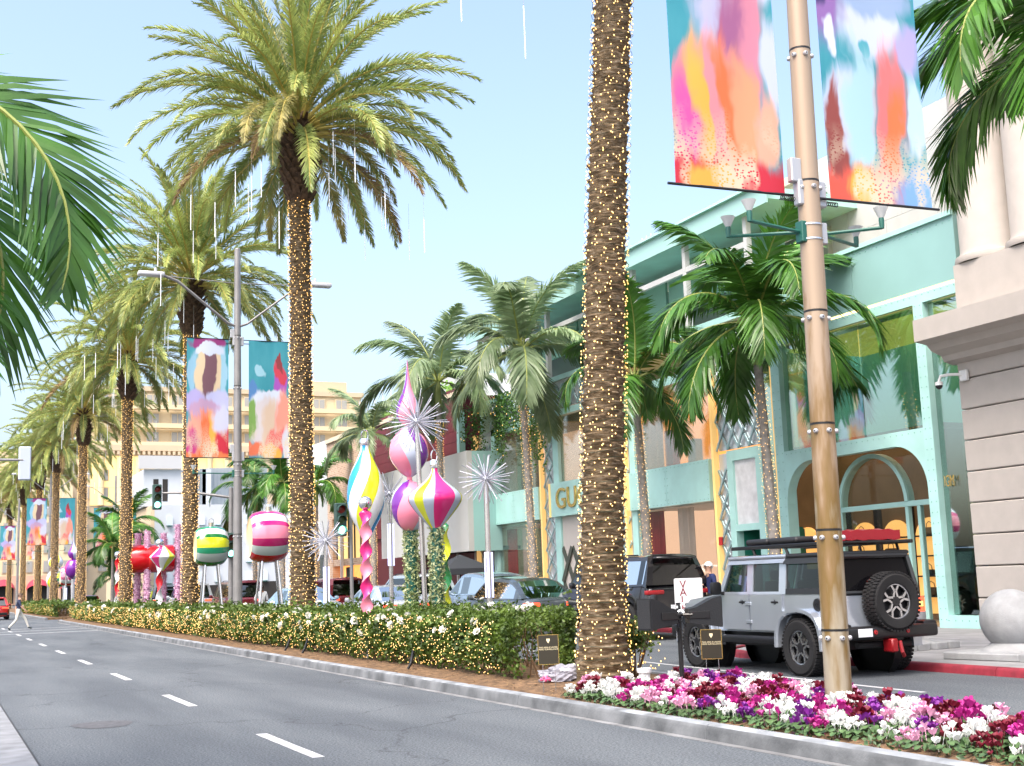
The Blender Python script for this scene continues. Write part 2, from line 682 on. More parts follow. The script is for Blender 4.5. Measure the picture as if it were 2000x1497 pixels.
def bp(name, m, *boxes, parent=None, bev=0):
    """boxes in world coordinates under the boutique."""
    bx = [(b[0] - BO.x, b[1] - BO.x, b[2] - BO.y, b[3] - BO.y, b[4] - BO.z, b[5] - BO.z) for b in boxes]
    return part(name, m, parent or bou, *bx, bev=bev)


# --- arched entrance bay (right end)
YA, YB = 24.05, 29.75
bp('frame_post', GREEN, (XF - .10, XF + .25, 23.72, 24.05, .1, 8.15))
bp('frame_post', GREEN, (XF - .10, XF + .25, 29.75, 30.15, .1, 8.15))
bp('top_beam', GREEN, (XF - .085, XF + .25, 22.48, 30.15, 8.152, 8.42))
bp('fascia_panel', mat('mint_fascia', (.27, .46, .45), .35, var=.04, scale=1), (XF - .05, XF + .2, 22.48, 26.3, 8.50, 10.10), (XF - .05, XF + .2, 26.315, 30.15, 8.50, 10.10))
bp('fascia_cap', GREEN, (XF - .12, XF + .4, 22.48, 30.2, 10.10, 10.22))
bp('cove_light', COVE, (XF - .02, XF + .1, 22.5, 30.1, 8.422, 8.498))
# arched spandrel between the posts
mb = MB()
R = 1.15
zt, zb = 5.02, 4.66
inner = []
for i in range(13):
    t = pi / 2 * i / 12
    inner.append((YA + R - R * cos(t), zb - R + R * sin(t)))
for i in range(13):
    t = pi / 2 * (1 - i / 12)
    inner.append((YB - R + R * cos(t), zb - R + R * sin(t)))
outer = [(YA, zb - R)] + [(YA, zt)] * 0
poly_l = len(inner)
for (p, q) in zip(inner, inner[1:]):
    for (x0) in (XF - .10,):
        mb.add([(x0, p[0], p[1]), (x0, q[0], q[1]), (x0, q[0], zt), (x0, p[0], zt), (x0 + .3, p[0], p[1]), (x0 + .3, q[0], q[1]), (x0 + .3, q[0], zt), (x0 + .3, p[0], zt)],
               [(0, 1, 2, 3), (7, 6, 5, 4), (0, 4, 5, 1), (2, 6, 7, 3)])
o = mb.build('arched_spandrel', GREEN, bou, smooth=40)
o.location = -Vector(BO)
# inner arch ring set back with transom and doors
def arch_ring(yc, z0, r, w, x0, x1, m, name='arch_ring'):
    mb = MB()
    n = 20
    for i in range(n):
        a, b = pi * i / n, pi * (i + 1) / n
        ps = [(yc + (r + dw) * cos(t), z0 + (r + dw) * sin(t)) for t in (a, b) for dw in (0, w)]
        mb.add([(x0, *ps[0]), (x0, *ps[2]), (x0, *ps[3]), (x0, *ps[1]), (x1, *ps[0]), (x1, *ps[2]), (x1, *ps[3]), (x1, *ps[1])],
               [(0, 1, 2, 3), (0, 4, 5, 1), (3, 2, 6, 7), (4, 7, 6, 5)])
    o = mb.build(name, m, bou, smooth=40)
    o.location = -Vector(BO)
    return o


arch_ring(27.45, 3.3, 1.30, .12, XF + 1.0, XF + 1.25, GREEN)
bp('transom', GREEN, (XF + 1.0, XF + 1.2, 24.05, 29.75, 3.18, 3.32))
for yy in (24.6, 25.6, 26.05, 28.75):
    bp('door_stile', GREEN, (XF + 1.02, XF + 1.14, yy, yy + .12, .12, 3.178))
for (a, b, c, d) in ((24.72, 25.6, .15, 3.17), (26.17, 28.75, .15, 3.17), (24.06, 29.74, 3.33, 4.95)):
    bp('entrance_pane', GLASS_C, (XF + 1.06, XF + 1.075, a, b, c, d))
# shop interior behind the arch: warm shelf wall with niches and bags
bp('interior_wall', INT_W, (XF + 2.6, XF + 2.7, 24.2, 33, .13, 5.0))
bp('interior_side_wall', DARK, (XF + .3, XF + 2.6, 23.9, 24.0, .13, 5.0))
bp('interior_ceiling', mat('shop_ceiling', (.16, .10, .06), .7), (XF + .3, XF + 2.7, 23.9, 31, 5.03, 5.15))
bp('interior_floor', mat('shop_floor', (.30, .22, .14), .3), (XF + .3, XF + 2.7, 23.9, 31, .09, .13))
for k, yc in enumerate((25.6, 26.95, 28.3, 29.65, 31.0, 32.35)):
    mb = MB()
    bp('niche_column', DARK, (XF + 2.40, XF + 2.58, yc + .60, yc + .75, .13, 3.3))
    pts = [(yc - .58, .3), (yc + .58, .3)] + [(yc + .58 * cos(t), 2.35 + .58 * sin(t)) for t in [pi * i / 12 for i in range(13)]]
    mb.prism([(p[0] - BO.y, p[1] - BO.z) for p in pts], XF + 2.53 - BO.x, XF + 2.59 - BO.x, 'x')
    mb.build('lit_niche', SHELF_L, bou)
    for z in (.75, 1.3, 1.85, 2.4):
        bp('shelf', DARK, (XF + 2.2, XF + 2.52, yc - .57, yc + .57, z, z + .04))
BAGM = [mat('brown_leather', (.14, .07, .03), .5), mat('tan_leather', (.36, .20, .09), .5), mat('black_leather', (.02, .02, .02), .4)]
for k in range(12):
    yc = (26.95, 28.3, 29.65, 31.0, 28.1, 29.5, 30.8, 26.8)[k % 8] + random.uniform(-.08, .08)
    z = (.79, 1.34, 1.89, 2.44)[(k * 5 + k // 8) % 4]
    mb = MB()
    w, h = random.uniform(.14, .24), random.uniform(.16, .24)
    mb.rbox(-.09, .09, -w, w, 0, h, .05, 2)
    mb.tube([(0, -w * .6, h * .9), (0, -w * .5, h + .10), (0, 0, h + .16), (0, w * .5, h + .10), (0, w * .6, h * .9)], .012, 5)
    tag(mb.build('handbag', BAGM[k % 3], None, (XF + 2.36, yc, z), smooth=50), 'leather handbag on a lit shelf inside the green boutique', 'handbag', 'handbags on the boutique shelves')
for k in range(5):
    bp('ceiling_light_strip', mat('ceil_strip', (1, .8, .6), .5, emit=(1, .75, .5), estr=.8), (XF + 1.2 + k * .3, XF + 1.24 + k * .3, 24.2, 30.5, 4.98, 5.0))
# tall glazing left of the entrance and above it
bp('tall_pane', GLASS, (XF + .08, XF + .10, 30.16, 30.9, .3, 8.1))
bp('gold_strip', GOLD_LIT, (XF - .06, XF + .02, 30.18, 30.26, .1, 8.1))
bp('upper_pane', GLASS, (XF + .06, XF + .08, 24.06, 26.35, 5.03, 8.14))
bp('upper_pane', GLASS, (XF + .06, XF + .08, 26.38, 29.74, 5.03, 8.14))
bp('upper_back_wall', mat('teal_glow_wall', (.22, .50, .46), .7, var=.2, scale=.6, emit=(.5, 1, .85), estr=.06), (XF + 3.0, XF + 3.1, 21, 35, 5.2, 8.3))  # slight self-glow of the wall in place of lamps on this floor
bp('upper_ceiling', mat('amber_glow_ceiling', (.8, .55, .15), .6, emit=(1, .7, .15), estr=.25), (XF + .3, XF + 3.0, 22.6, 29.7, 7.95, 8.05))  # ceiling given its own glow in place of light falling on it
# right glass bay next to the stone building
bp('side_pane', GLASS, (XF + .08, XF + .10, 22.5, 23.71, .42, 8.14))
bp('sill_beam', GREEN, (XF - .12, XF + .2, 22.48, 23.72, .10, .40))
bp('display_back', mat('brown_display', (.22, .12, .05), .6, var=.3, scale=1), (XF + 1.0, XF + 1.05, 21.5, 23.95, .13, 4.9))
bp('display_light_strip', GOLD_LIT, (XF + .8, XF + .84, 23.55, 23.59, 1.0, 3.2))
text_obj('lettering', 'IGM', .40, GOLD, bou, Vector((XF - .0, 23.42, 3.62)) - Vector(BO), (pi / 2, 0, -pi / 2), xs=.5)
text_obj('lettering', '355', .26, GOLD, bou, Vector((XF - .0, 30.5, 3.1)) - Vector(BO), (pi / 2, 0, -pi / 2), xs=.8)

pts = []
z = .3
while z < 8.1:
    for yy in (23.8, 23.97, 29.83, 30.07):
        pts.append((XF - .10, yy, z))
    z += .26
yy = 22.6
while yy < 30:
    pts += [(XF - .085, yy, 8.36), (XF - .05, yy, 9.98)]
    if 24.1 < yy < 29.7:
        pts += [(XF - .10, yy, 4.93)]
    if yy < 23.7:
        pts.append((XF - .12, yy, .28))
    yy += .22
rivets(bou, [(p[0] - BO.x, p[1] - BO.y, p[2] - BO.z) for p in pts])

# --- panel bay
bp('panel_frame', GREEN, (XF - .06, XF + .2, 30.92, 31.25, .1, 5.35), (XF - .06, XF + .2, 32.45, 32.75, .1, 5.35), (XF - .06, XF + .2, 31.25, 32.45, 5.02, 5.35), (XF - .06, XF + .2, 31.25, 32.45, 2.85, 3.05))
bp('marble_panel', MARBLE, (XF + .02, XF + .15, 31.25, 32.45, 3.05, 5.02))
bp('niche_lining', GREEN_D, (XF + 1.5, XF + 1.6, 31.25, 32.45, .1, 2.85), (XF + .2, XF + 1.5, 31.2, 31.25, .1, 2.85), (XF + .2, XF + 1.5, 32.45, 32.5, .1, 2.85), (XF + .2, XF + 1.5, 31.2, 32.5, 2.85, 2.9))

# --- lattice columns, bar by bar
def lattice(y0, y1, z0, z1, back, barm, pitch=.62, out=.05, bw=.075):
    bp('lattice_backing', back, (XF + .02, XF + .08, y0, y1, z0, z1))
    w = y1 - y0
    rise = pitch * 1.55
    n = max(1, round(w / pitch))
    cw = w / n
    mb = MB()
    L = sqrt(cw * cw + rise * rise)
    mb.box(-.02, .02, -L / 2, L / 2, -bw / 2, bw / 2)
    me = None
    ang = atan2(rise, cw)
    z = z0 + rise / 2
    while z + rise / 2 <= z1 + .01:
        for i in range(n):
            yc = y0 + cw * (i + .5)
            for s in (1, -1):
                loc = Vector((XF - out + .02 * s + .0, yc, z)) - Vector(BO)
                if me is None:
                    o = mb.build('lattice_bar', barm, bou, loc, (ang * s, 0, 0))
                    me = o.data
                else:
                    obj('lattice_bar', me, bou, loc, (ang * s, 0, 0))
        z += rise


MIRR = mat('pale_mirror_panel', (.62, .66, .70), .15, metal=.4)
lattice(30.95, 33.25, 5.4, 9.2, MIRR, LATT, .58)
lattice(32.78, 33.28, .15, 5.3, MIRR, LATT, .5)
lattice(38.95, 39.55, .15, 8.2, MIRR, LATT, .55)
lattice(44.95, 45.75, .15, 9.2, MIRR, LATT, .55)
lattice(51.1, 52.5, .15, 8.2, MIRR, LATT, .6)
lattice(39.6, 51.0, 8.3, 9.4, MIRR, LATT, .6)
lattice(40.2, 44.4, .15, 4.0, mat('lattice_door_back', (.55, .50, .46), .6), LATT_D, .85, .03, .2)
for yy in (33.30, 39.0, 45.85, 52.6):
    bp('gold_strip', GOLD_LIT, (XF - .16, XF + .02, yy, yy + .13, .1, 8.2))


def window_bay(y0, y1, zb0=3.87, zb1=5.2, upper=INT_O, lower=INT_P):
    bp('frame_post', GREEN, (XF - .05, XF + .2, y1 - .38, y1, .1, zb0 - .002), (XF - .05, XF + .2, y1 - .38, y1, zb1 + .002, 8.25))
    bp('band_panel', GREEN, (XF - .18, XF + .2, y0, (y0 + y1) / 2 - .006, zb0, zb1), (XF - .18, XF + .2, (y0 + y1) / 2 + .006, y1, zb0, zb1))
    bp('head_beam', GREEN, (XF - .05, XF + .2, y0, y1, 7.95, 8.25))
    bp('shop_window', GLASS_C, (XF + .08, XF + .1, y0, y1 - .38, .3, zb0))
    bp('shop_window', GLASS_U, (XF + .08, XF + .1, y0, y1 - .38, zb1, 7.95))
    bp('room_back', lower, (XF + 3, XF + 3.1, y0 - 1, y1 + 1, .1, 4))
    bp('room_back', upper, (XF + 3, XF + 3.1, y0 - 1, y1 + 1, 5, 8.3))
    bp('room_floor', WHITEP, (XF + .2, XF + 3, y0, y1, .1, .3), (XF + .2, XF + 3, y0, y1, 4.4, 4.6))
    bp('room_ceiling', WHITEP, (XF + .2, XF + 3, y0, y1, 3.86, 3.9), (XF + .2, XF + 3, y0, y1, 8.0, 8.05))
    # furnishings seen through the upper glass
    for q in range(3):
        yq = y0 + 3.6 + 1.5 * q
        bp('display_stand', CURT_R if q % 2 else WHITEP, (XF + 1.7, XF + 2.0, yq, yq + .5, 4.6, 6.3 + .5 * q))
        bp('pendant_lamp', SHELF_L, (XF + 1.5, XF + 1.62, yq + .7, yq + .82, 7.2, 7.35))
    # curtains: folded sheets
    for (ya, yb, za, zb_, m) in ((y1 - 1.3, y1 - .42, .3, 3.8, CURT_R), (y1 - 1.5, y1 - .42, 5.25, 7.9, CURT), (y0 + 2.0, y0 + 2.9, .3, 3.8, CURT), (y0 + .1, y0 + .7, .3, 3.8, CURT)):
        mb = MB()
        n = 26
        vs = []
        for i in range(n + 1):
            t = i / n
            x = XF + .45 + .06 * sin(t * 38) + .02 * sin(t * 91)
            vs += [(x - BO.x, lerp(ya, yb, t) - BO.y, za - BO.z), (x - BO.x, lerp(ya, yb, t) - BO.y, zb_ - BO.z)]
        mb.add(vs, [(2 * i, 2 * i + 2, 2 * i + 3, 2 * i + 1) for i in range(n)])
        mb.build('curtain', m, bou, smooth=80)
    pts = []
    yy = y0 + .1
    while yy < y1:
        pts += [(XF - .18, yy, zb1 - .07), (XF - .18, yy, zb0 + .07)]
        yy += .24
    z = zb0 + .2
    while z < zb1:
        pts += [(XF - .18, y0 + .08, z), (XF - .18, y1 - .08, z), (XF - .18, (y0 + y1) / 2 - .08, z), (XF - .18, (y0 + y1) / 2 + .08, z)]
        z += .24
    rivets(bou, [(p[0] - BO.x, p[1] - BO.y, p[2] - BO.z) for p in pts], .02)


window_bay(33.6, 38.8)
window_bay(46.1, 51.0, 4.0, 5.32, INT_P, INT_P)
bp('gold_strip', GOLD_LIT, (XF - .21, XF - .185, 38.68, 38.80, 3.88, 5.19))
for o in [window_bay]:
    pass
# entrance bay with the shop name
bp('frame_post', GREEN, (XF - .05, XF + .2, 44.42, 44.9, .1, 8.25), (XF - .05, XF + .2, 39.6, 40.1, .1, 3.98))
bp('sign_band', GREEN, (XF - .30, XF + .2, 39.6, 44.85, 4.0, 5.32))
bp('gold_strip', GOLD_LIT, (XF - .33, XF - .301, 44.72, 44.85, 4.0, 5.32))
text_obj('lettering', 'GUCCI', 1.15, GOLD, bou, Vector((XF - .34, 42.25, 4.64)) - Vector(BO), (pi / 2, 0, -pi / 2), ext=.03, xs=1.1)
bp('shop_window', GLASS_U, (XF + .08, XF + .1, 40.1, 44.42, 5.32, 8.2))
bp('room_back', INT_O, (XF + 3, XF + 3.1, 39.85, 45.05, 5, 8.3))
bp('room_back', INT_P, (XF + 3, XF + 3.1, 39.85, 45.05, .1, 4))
bp('head_beam', GREEN, (XF - .05, XF + .2, 39.6, 44.4, 8.0, 8.25))
# floor slab edges, body of the building and terrace storey
bp('rear_volume', WHITEP, (XF + 3.2, XF + 16, 31, 52.4, .1, 9.5))
bp('rear_volume', WHITEP, (XF + 5.2, XF + 16, 22.5, 31, .1, 10.0))
bp('end_wall', GREEN, (XF + .2, XF + 3.2, 52.45, 52.7, .1, 9.5))
bp('terrace_edge', GREEN, (XF - .05, XF + 3.2, 30.92, 52.5, 9.42, 9.62))
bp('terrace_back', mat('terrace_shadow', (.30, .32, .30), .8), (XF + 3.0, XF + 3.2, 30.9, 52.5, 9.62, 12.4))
bp('terrace_roof', GREEN, (XF - .25, XF + 4.0, 29.6, 52.8, 12.62, 12.98))
bp('terrace_roof_edge', mat('mint_light', (.34, .56, .52), .4), (XF - .32, XF - .252, 29.5, 52.9, 12.45, 13.05))
bp('roof_lip', GREEN, (XF - .45, XF - .1, 29.4, 53.0, 13.05, 13.14))
for yy in (30.9, 34.4, 37.9, 41.4, 44.9, 48.4, 51.9):
    bp('terrace_post', WHITEP, (XF - .1, XF + .08, yy, yy + .18, 9.62, 12.44))
for k in range(6):
    yy = 31.1 + 3.5 * k
    bp('terrace_beam', WHITEP, (XF - .08, XF + .06, yy, yy + 3.3, 11.5, 11.68))
    bp('terrace_screen', mat('sage_screen', (.20, .36, .30), .6), (XF + 1.4, XF + 1.5, yy, yy + 3.3, 10.9, 12.3))
# setback blocks behind
sb = thing('setback_block', 'cream rendered block rising behind the green boutique roof', 'building', (XF + 9, 36, .1))
part('wall', CREAM_P, sb, (-3, 14, -4, 16, 0, 15.6))
part('parapet', CREAM_P, sb, (-3.2, 14.2, -4.2, 16.2, 15.6, 15.9))
mb = MB()
for i in range(3):
    mb.tube([(-2, 12 + i * .4, 15.9), (-2, 12 + i * .4, 17.0)], .03, 5)
mb.tube([(-2, 11.6, 16.9), (-2, 13.2, 16.9)], .03, 5)
mb.build('roof_antenna', mat('grey_metal', (.5, .5, .5), .5), sb)
wb2 = thing('tiled_upper_block', 'white panelled upper block with fine joints above the mint fascia', 'building', (XF + 3.2, 26, 10))
for iz in range(5):
    for iy in range(5):
        o = MB()
        off = .7 if iz % 2 else 0
        o.box(0, .1, -5.5 + iy * 2.4 + off, -5.5 + iy * 2.4 + off + 2.385, iz * .95, iz * .95 + .94)
        o.build('cladding_panel', WHITEP, wb2)
part('core', WHITEP, wb2, (.11, 6, -6, 6, -.5, 4.7))
for k in range(3):
    part('upper_window', glass('blue_glass', (.4, .7, .75), .4), wb2, (-.03, -.005, -4.6 + k * 1.1, -3.6 + k * 1.1, 2.2, 4.0))
part('balcony_rail', GREEN, wb2, (-.8, -.76, -5.5, -1, 1.7, 1.76), (-.8, -.76, -5.5, -1, 2.6, 2.65))

# ------------------------------------------------------------------ stone building at the right edge
st = thing('stone_building', 'cream stone building with banded courses, deep ledge and twin round columns', 'building', (XF, 20, .1))
SO = st.location
XS = XF - .35
z = .1
while z < 6.4:
    mb = MB()
    mb.rbox(XS - SO.x, XS + 3 - SO.x, -30 - SO.y, 22.47 - SO.y, z - SO.z, z + .71 - SO.z, .022, 1)  # courses run on unseen past the camera, extended to shade the foreground
    mb.build('stone_course', CREAM, st)
    z += .735
mb = MB()
# deep ledge with a moulded underside, profile in (x, z)
prof = [(XS, 6.35), (XS - .25, 6.42), (XS - .32, 6.55), (XS - .62, 6.66), (XS - .75, 6.80), (XS - 1.12, 6.86), (XS - 1.12, 7.38), (XS + .5, 7.42), (XS + .5, 6.35)]
mb.prism([(p[0] - SO.x, p[1] - SO.z) for p in prof], -30 - SO.y, 22.62 - SO.y, 'y')
mb.build('ledge', CREAM, st)
part('upper_wall', CREAM, st, (XS + .45 - SO.x, XS + 8 - SO.x, 8 - SO.y, 22.3 - SO.y, 7.43 - SO.z, 19 - SO.z))
part('plinth_block', CREAM, st, (XS - .55 - SO.x, XS + .44 - SO.x, -30 - SO.y, 21.75 - SO.y, 7.43 - SO.z, 8.55 - SO.z))
for k in range(4):
    mb = MB()
    r = .72
    mb.lathe([(r + .12, 8.56), (r + .14, 8.62), (r + .12, 8.72), (r + .03, 8.76), (r, 8.86), (r * .98, 14), (r * .93, 19)], 40, 0, None, (0, 0, 0))
    mb.build('column', CREAM, st, (XS + .22 - SO.x, 21.25 - 1.55 * k - SO.y, -SO.z), smooth=40)
cm = thing('security_camera', 'white bracketed dome camera on the corner of the cream stone wall', 'camera', (XS - .02, 22.2, 6.0))
mb = MB()
mb.rbox(-.10, 0, -.12, .12, -.10, .16, .02, 1)
mb.tube([(-.05, .0, .06), (-.30, .25, .08), (-.42, .38, .06), (-.45, .42, -.08)], .035, 8)
mb.build('bracket', mat('white_plastic', (.75, .75, .75), .4), cm, smooth=40)
mb = MB()
mb.lathe([(.01, -.02), (.09, -.04), (.09, -.12)], 14, 0, None, (-.45, .42, -.04))
mb.build('housing', MATS['white_plastic'], cm, smooth=40)
mb = MB()
mb.ball((-.45, .42, -.17), .085, 14)
mb.build('dome', mat('black_gloss', (.01, .01, .012), .12), cm, smooth=60)

# ------------------------------------------------------------------ buildings down the right side
wbx = thing('white_box_front', 'pale blank white box shopfront beside the green boutique', 'building', (21.0, 56, 2.9))
part('front_panel', mat('pale_grey_panel', (.48, .49, .48), .6, var=.04, scale=.6), wbx, (0, .25, -5.6, 6.1, 0, 4.35))
part('side_panel', mat('teal_side', (.30, .52, .50), .5), wbx, (.25, 1.6, -5.6, -5.5, 0, 4.35))
part('soffit', DARK, wbx, (.25, 2.5, -5.5, 6.1, .05, .2))
part('ground_floor', mat('dark_red_front', (.10, .01, .015), .5), wbx, (1.5, 2.0, -3, 12, -2.8, 0))
for k in range(5):
    part('shopfront_post', mat('pale_post', (.5, .48, .45), .6), wbx, (1.40, 1.49, -3 + 2.2 * k, -2.85 + 2.2 * k, -2.8, 0))
rb = thing('dark_red_building', 'dark maroon clad building behind the white box front', 'building', (XF, 62, .1))
MAROON = mat('maroon_cladding', (.13, .015, .025), .5, var=.15, scale=2)
zz = 4.0
while zz < 10.2:
    part('cladding_strip', MAROON, rb, (0, .12, -7.5, 5.7, zz, zz + .5))
    zz += .515
part('core', MAROON, rb, (.13, 9, -7.4, 5.6, 0, 10.3))
part('coping', CREAM_P, rb, (-.1, .5, -7.6, 5.8, 10.3, 10.5))
part('teal_post', GREEN, rb, (-.3, 0, -7.9, -7.6, 3, 9.5))


def _brick(nt, p):
    N, L = nt.nodes, nt.links
    tc = N.new('ShaderNodeTexCoord')
    mp = N.new('ShaderNodeMapping')
    mp.inputs['Rotation'].default_value = (0, pi / 2, pi / 2)
    L.new(tc.outputs['Object'], mp.inputs['Vector'])
    b = N.new('ShaderNodeTexBrick')
    b.inputs['Scale'].default_value = 2.2
    b.inputs['Color1'].default_value = (.52, .36, .25, 1)
    b.inputs['Color2'].default_value = (.34, .21, .14, 1)
    b.inputs['Mortar'].default_value = (.58, .50, .42, 1)
    b.inputs['Mortar Size'].default_value = .02
    L.new(mp.outputs[0], b.inputs['Vector'])
    L.new(b.outputs['Color'], p.inputs['Base Color'])
    p.inputs['Roughness'].default_value = .9


BRICK = nodemat('tan_brick', _brick)
bk = thing('brick_building', 'tan brick shop building with pale coping and lit shop windows', 'building', (XF, 72, .1))
part('wall', BRICK, bk, (0, 6, -4.25, 5.0, 5.6, 10.4))
part('coping', CREAM_P, bk, (-.15, 6, -4.3, 5.0, 10.4, 10.65))
part('pier', BRICK, bk, (0, .5, 4.0, 5.0, 0, 5.6), (0, .5, -4.25, -3.4, 0, 5.6))
part('upper_window', mat('lit_window', (.8, .5, .2), .6, emit=(1, .62, .22), estr=.2), bk, (.3, .35, -3.4, 4.0, 3.1, 5.6))
part('window_mullion', DARK, bk, *[(.22, .29, -3.4 + 1.2 * k, -3.3 + 1.2 * k, 3.1, 5.6) for k in range(7)])
part('band', BRICK, bk, (.05, .5, -3.4, 4.0, 2.7, 3.1))
part('shop_window', INT_O, bk, (.5, .55, -3.4, 4.0, .3, 2.7))
part('door', DARK, bk, (.3, .4, 1.2, 2.2, .1, 2.6), (.3, .4, -1.8, -.8, .1, 2.6))
part('drain_pipe', mat('grey_pipe', (.5, .5, .52), .5), bk, (-.2, -.05, 1.6, 1.75, 0, 6.4))
wh = thing('white_corner_building', 'white rendered corner building left of the brick shop', 'building', (XF, 80, .1))
part('upper_wall', mat('white_render', (.70, .72, .75), .8), wh, (0, 6, -2.9, 7, 7.9, 10.7))
part('lower_wall', mat('grey_render', (.42, .44, .44), .8), wh, (.2, 6, -2.9, 7, 0, 7.9))
part('shop_window', mat('dark_glass', (.06, .08, .09), .1), wh, (.1, .18, -1.5, 1, .3, 3.5), (.1, .18, 1.5, 5, .3, 3.5))
# roof garden behind the brick building
hb = thing('terraced_building', 'grey terraced building with roof garden behind the brick shop', 'building', (XF + 14, 84, .1))
part('wall', mat('pale_grey_render', (.50, .50, .50), .8), hb, (-4, 10, -10, 16, 0, 13.2))
mb = MB()
mb.prism([(-10.5, 13.2), (16.5, 13.2), (13, 15.6), (-6, 15.6)], -4.5, 10, 'x')
mb.build('roof', mat('grey_roof', (.42, .43, .45), .8, var=.1), hb)
for k in range(7):
    part('window', DARK, hb, (-4.03, -4.0, -9 + 3.4 * k, -7.2 + 3.4 * k, 11, 12.6))
rail = MB()
for k in range(14):
    rail.tube([(-4.4, -10 + 2 * k, 13.2), (-4.4, -10 + 2 * k, 16.8)], .03, 5)
rail.tube([(-4.4, -10, 16.8), (-4.4, 16, 16.8)], .03, 5)
rail.tube([(-4.4, -10, 15.6), (-4.4, 16, 15.6)], .02, 5)
rail.build('roof_railing', MATS['grey_metal'], hb)

# ------------------------------------------------------------------ white building across the side street
wa = thing('white_facade_building', 'white building with small arched windows across the side street', 'building', (19.3, 125, .1))
WR = mat('shaded_white_render', (.50, .54, .58), .8, var=.05, scale=.5)  # bluish tone of the side turned from the sun, put into the colour
part('front_wall', WR, wa, (0, 13.5, 0, 12, 0, 9.85))
mb = MB()
mb.prism([(0, .02), (0, 34), (.3, 34), (.3, .02)][::-1], 0, 9.8, 'z')
mb.build('street_wall', mat('sunlit_white_render', (.62, .50, .34), .85), wa, (-.31, 0, 0))  # sunlight on this side is painted into its warm colour
part('upper_storey', WR, wa, (-.6, 6, 3, 20, 9.9, 13.6))
part('slat_screen', mat('grey_metal_screen', (.32, .36, .38), .5, metal=.3), wa, *[(3.0 + .42 * k, 3.0 + .42 * k + .38, 1.5 + .3 * k, 1.6 + .3 * k, 9.9, 13.5 + .04 * k) for k in range(24)])
part('parapet', mat('grey_parapet', (.45, .46, .47), .7), wa, (-1.2, 3, 2.5, 2.8, 13.6, 14.9))
for k in range(2):
    part('upper_window', DARK, wa, (.3 + .9 * k, .8 + .9 * k, 2.95, 3.0, 10.4, 12.6))
for iy in range(4):
    for ix in range(8):
        mb = MB()
        pts = [(-.32, 0), (.32, 0)] + [(.32 * cos(t), .7 + .32 * sin(t)) for t in [pi * i / 8 for i in range(9)]]
        mb.prism(pts, -.14, -.01, 'y')
        mb.build('arched_window', mat('pale_niche', (.56, .63, .70), .5), wa, (1.4 + 1.55 * ix, 0, 2.3 + 1.85 * iy), smooth=40)
        if (ix + iy) % 3 == 0:
            part('awning', mat('dark_green_awning', (.03, .12, .10), .6), wa, (1.2 + 1.55 * ix, 1.6 + 1.55 * ix, -.35, -.15, 2.2 + 1.85 * iy, 2.28 + 1.85 * iy))
part('door', DARK, wa, (5, 7, -.06, -.01, 0, 2.0), (9.5, 12, -.06, -.01, 0, 2.2))

# ------------------------------------------------------------------ the hotel that closes the street
ht = thing('beige_hotel', 'tall beige hotel with balconies and lit columned storey closing the street', 'building', (40, 255, .1))
HB = mat('hotel_stone', (.52, .42, .29), .9, var=.06, scale=.15)
HB2 = mat('hotel_stone_sunlit', (.62, .51, .33), .9, var=.05, scale=.2)  # warm sunlight on the hotel is put into this yellowed stone
WIN = mat('hazed_window_glass', (.32, .32, .30), .15)  # distance haze put into the glass as a paler tone
part('lower_block', HB, ht, (-60, 46, 8, 40, 0, 30))
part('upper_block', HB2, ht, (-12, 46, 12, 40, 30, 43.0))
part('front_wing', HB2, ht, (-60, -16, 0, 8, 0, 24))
part('roof_edge', HB, ht, (-12.5, 46.5, 11.4, 40, 43.0, 44.0))
part('cornice', HB, ht, (-12.5, 46.5, 7.2, 12, 30, 31.2))
part('penthouse', HB, ht, (26, 44, 16, 40, 44.0, 47))
for k in range(9):
    mb = MB()
    mb.lathe([(.7, 0), (.62, .6), (.55, 9), (.75, 9.6)], 12)
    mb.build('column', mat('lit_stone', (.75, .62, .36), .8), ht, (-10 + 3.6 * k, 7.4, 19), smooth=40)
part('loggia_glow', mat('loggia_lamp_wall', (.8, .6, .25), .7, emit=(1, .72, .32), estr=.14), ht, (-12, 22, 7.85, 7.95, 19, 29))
part('frieze', HB, ht, *[(-12 + 1.0 * k, -11.5 + 1.0 * k, 7.0, 7.4, 29.2, 29.9) for k in range(56)])
for iz in range(3):
    for ix in range(11):
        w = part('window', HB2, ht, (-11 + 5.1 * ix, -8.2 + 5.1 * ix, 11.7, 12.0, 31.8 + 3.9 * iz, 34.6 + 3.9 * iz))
        mb = MB()
        mb.box(-10.8 + 5.1 * ix, -9.7 + 5.1 * ix, 11.62, 11.69, 32.0 + 3.9 * iz, 34.4 + 3.9 * iz)
        mb.box(-9.5 + 5.1 * ix, -8.4 + 5.1 * ix, 11.62, 11.69, 32.0 + 3.9 * iz, 34.4 + 3.9 * iz)
        mb.build('pane', WIN, w)
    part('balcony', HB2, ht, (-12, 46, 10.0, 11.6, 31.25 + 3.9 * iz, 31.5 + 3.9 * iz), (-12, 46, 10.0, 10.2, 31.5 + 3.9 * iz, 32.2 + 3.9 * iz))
for iz in range(6):
    for ix in range(17):
        x0, z0 = -57 + 3.6 * ix, 6 + 3.6 * iz
        yw = 0 if x0 < -16 else 8
        if x0 > 2:
            continue
        if z0 > 20 and yw == 0:
            continue
        w = part('window', HB, ht, (x0 - .12, x0 + 1.72, yw - .15, yw + .05, z0 - .12, z0 + 2.2))
        mb = MB()
        mb.box(x0, x0 + .76, yw - .2, yw - .151, z0, z0 + 2.05)
        mb.box(x0 + .84, x0 + 1.6, yw - .2, yw - .151, z0, z0 + 2.05)
        mb.build('pane', WIN, w)
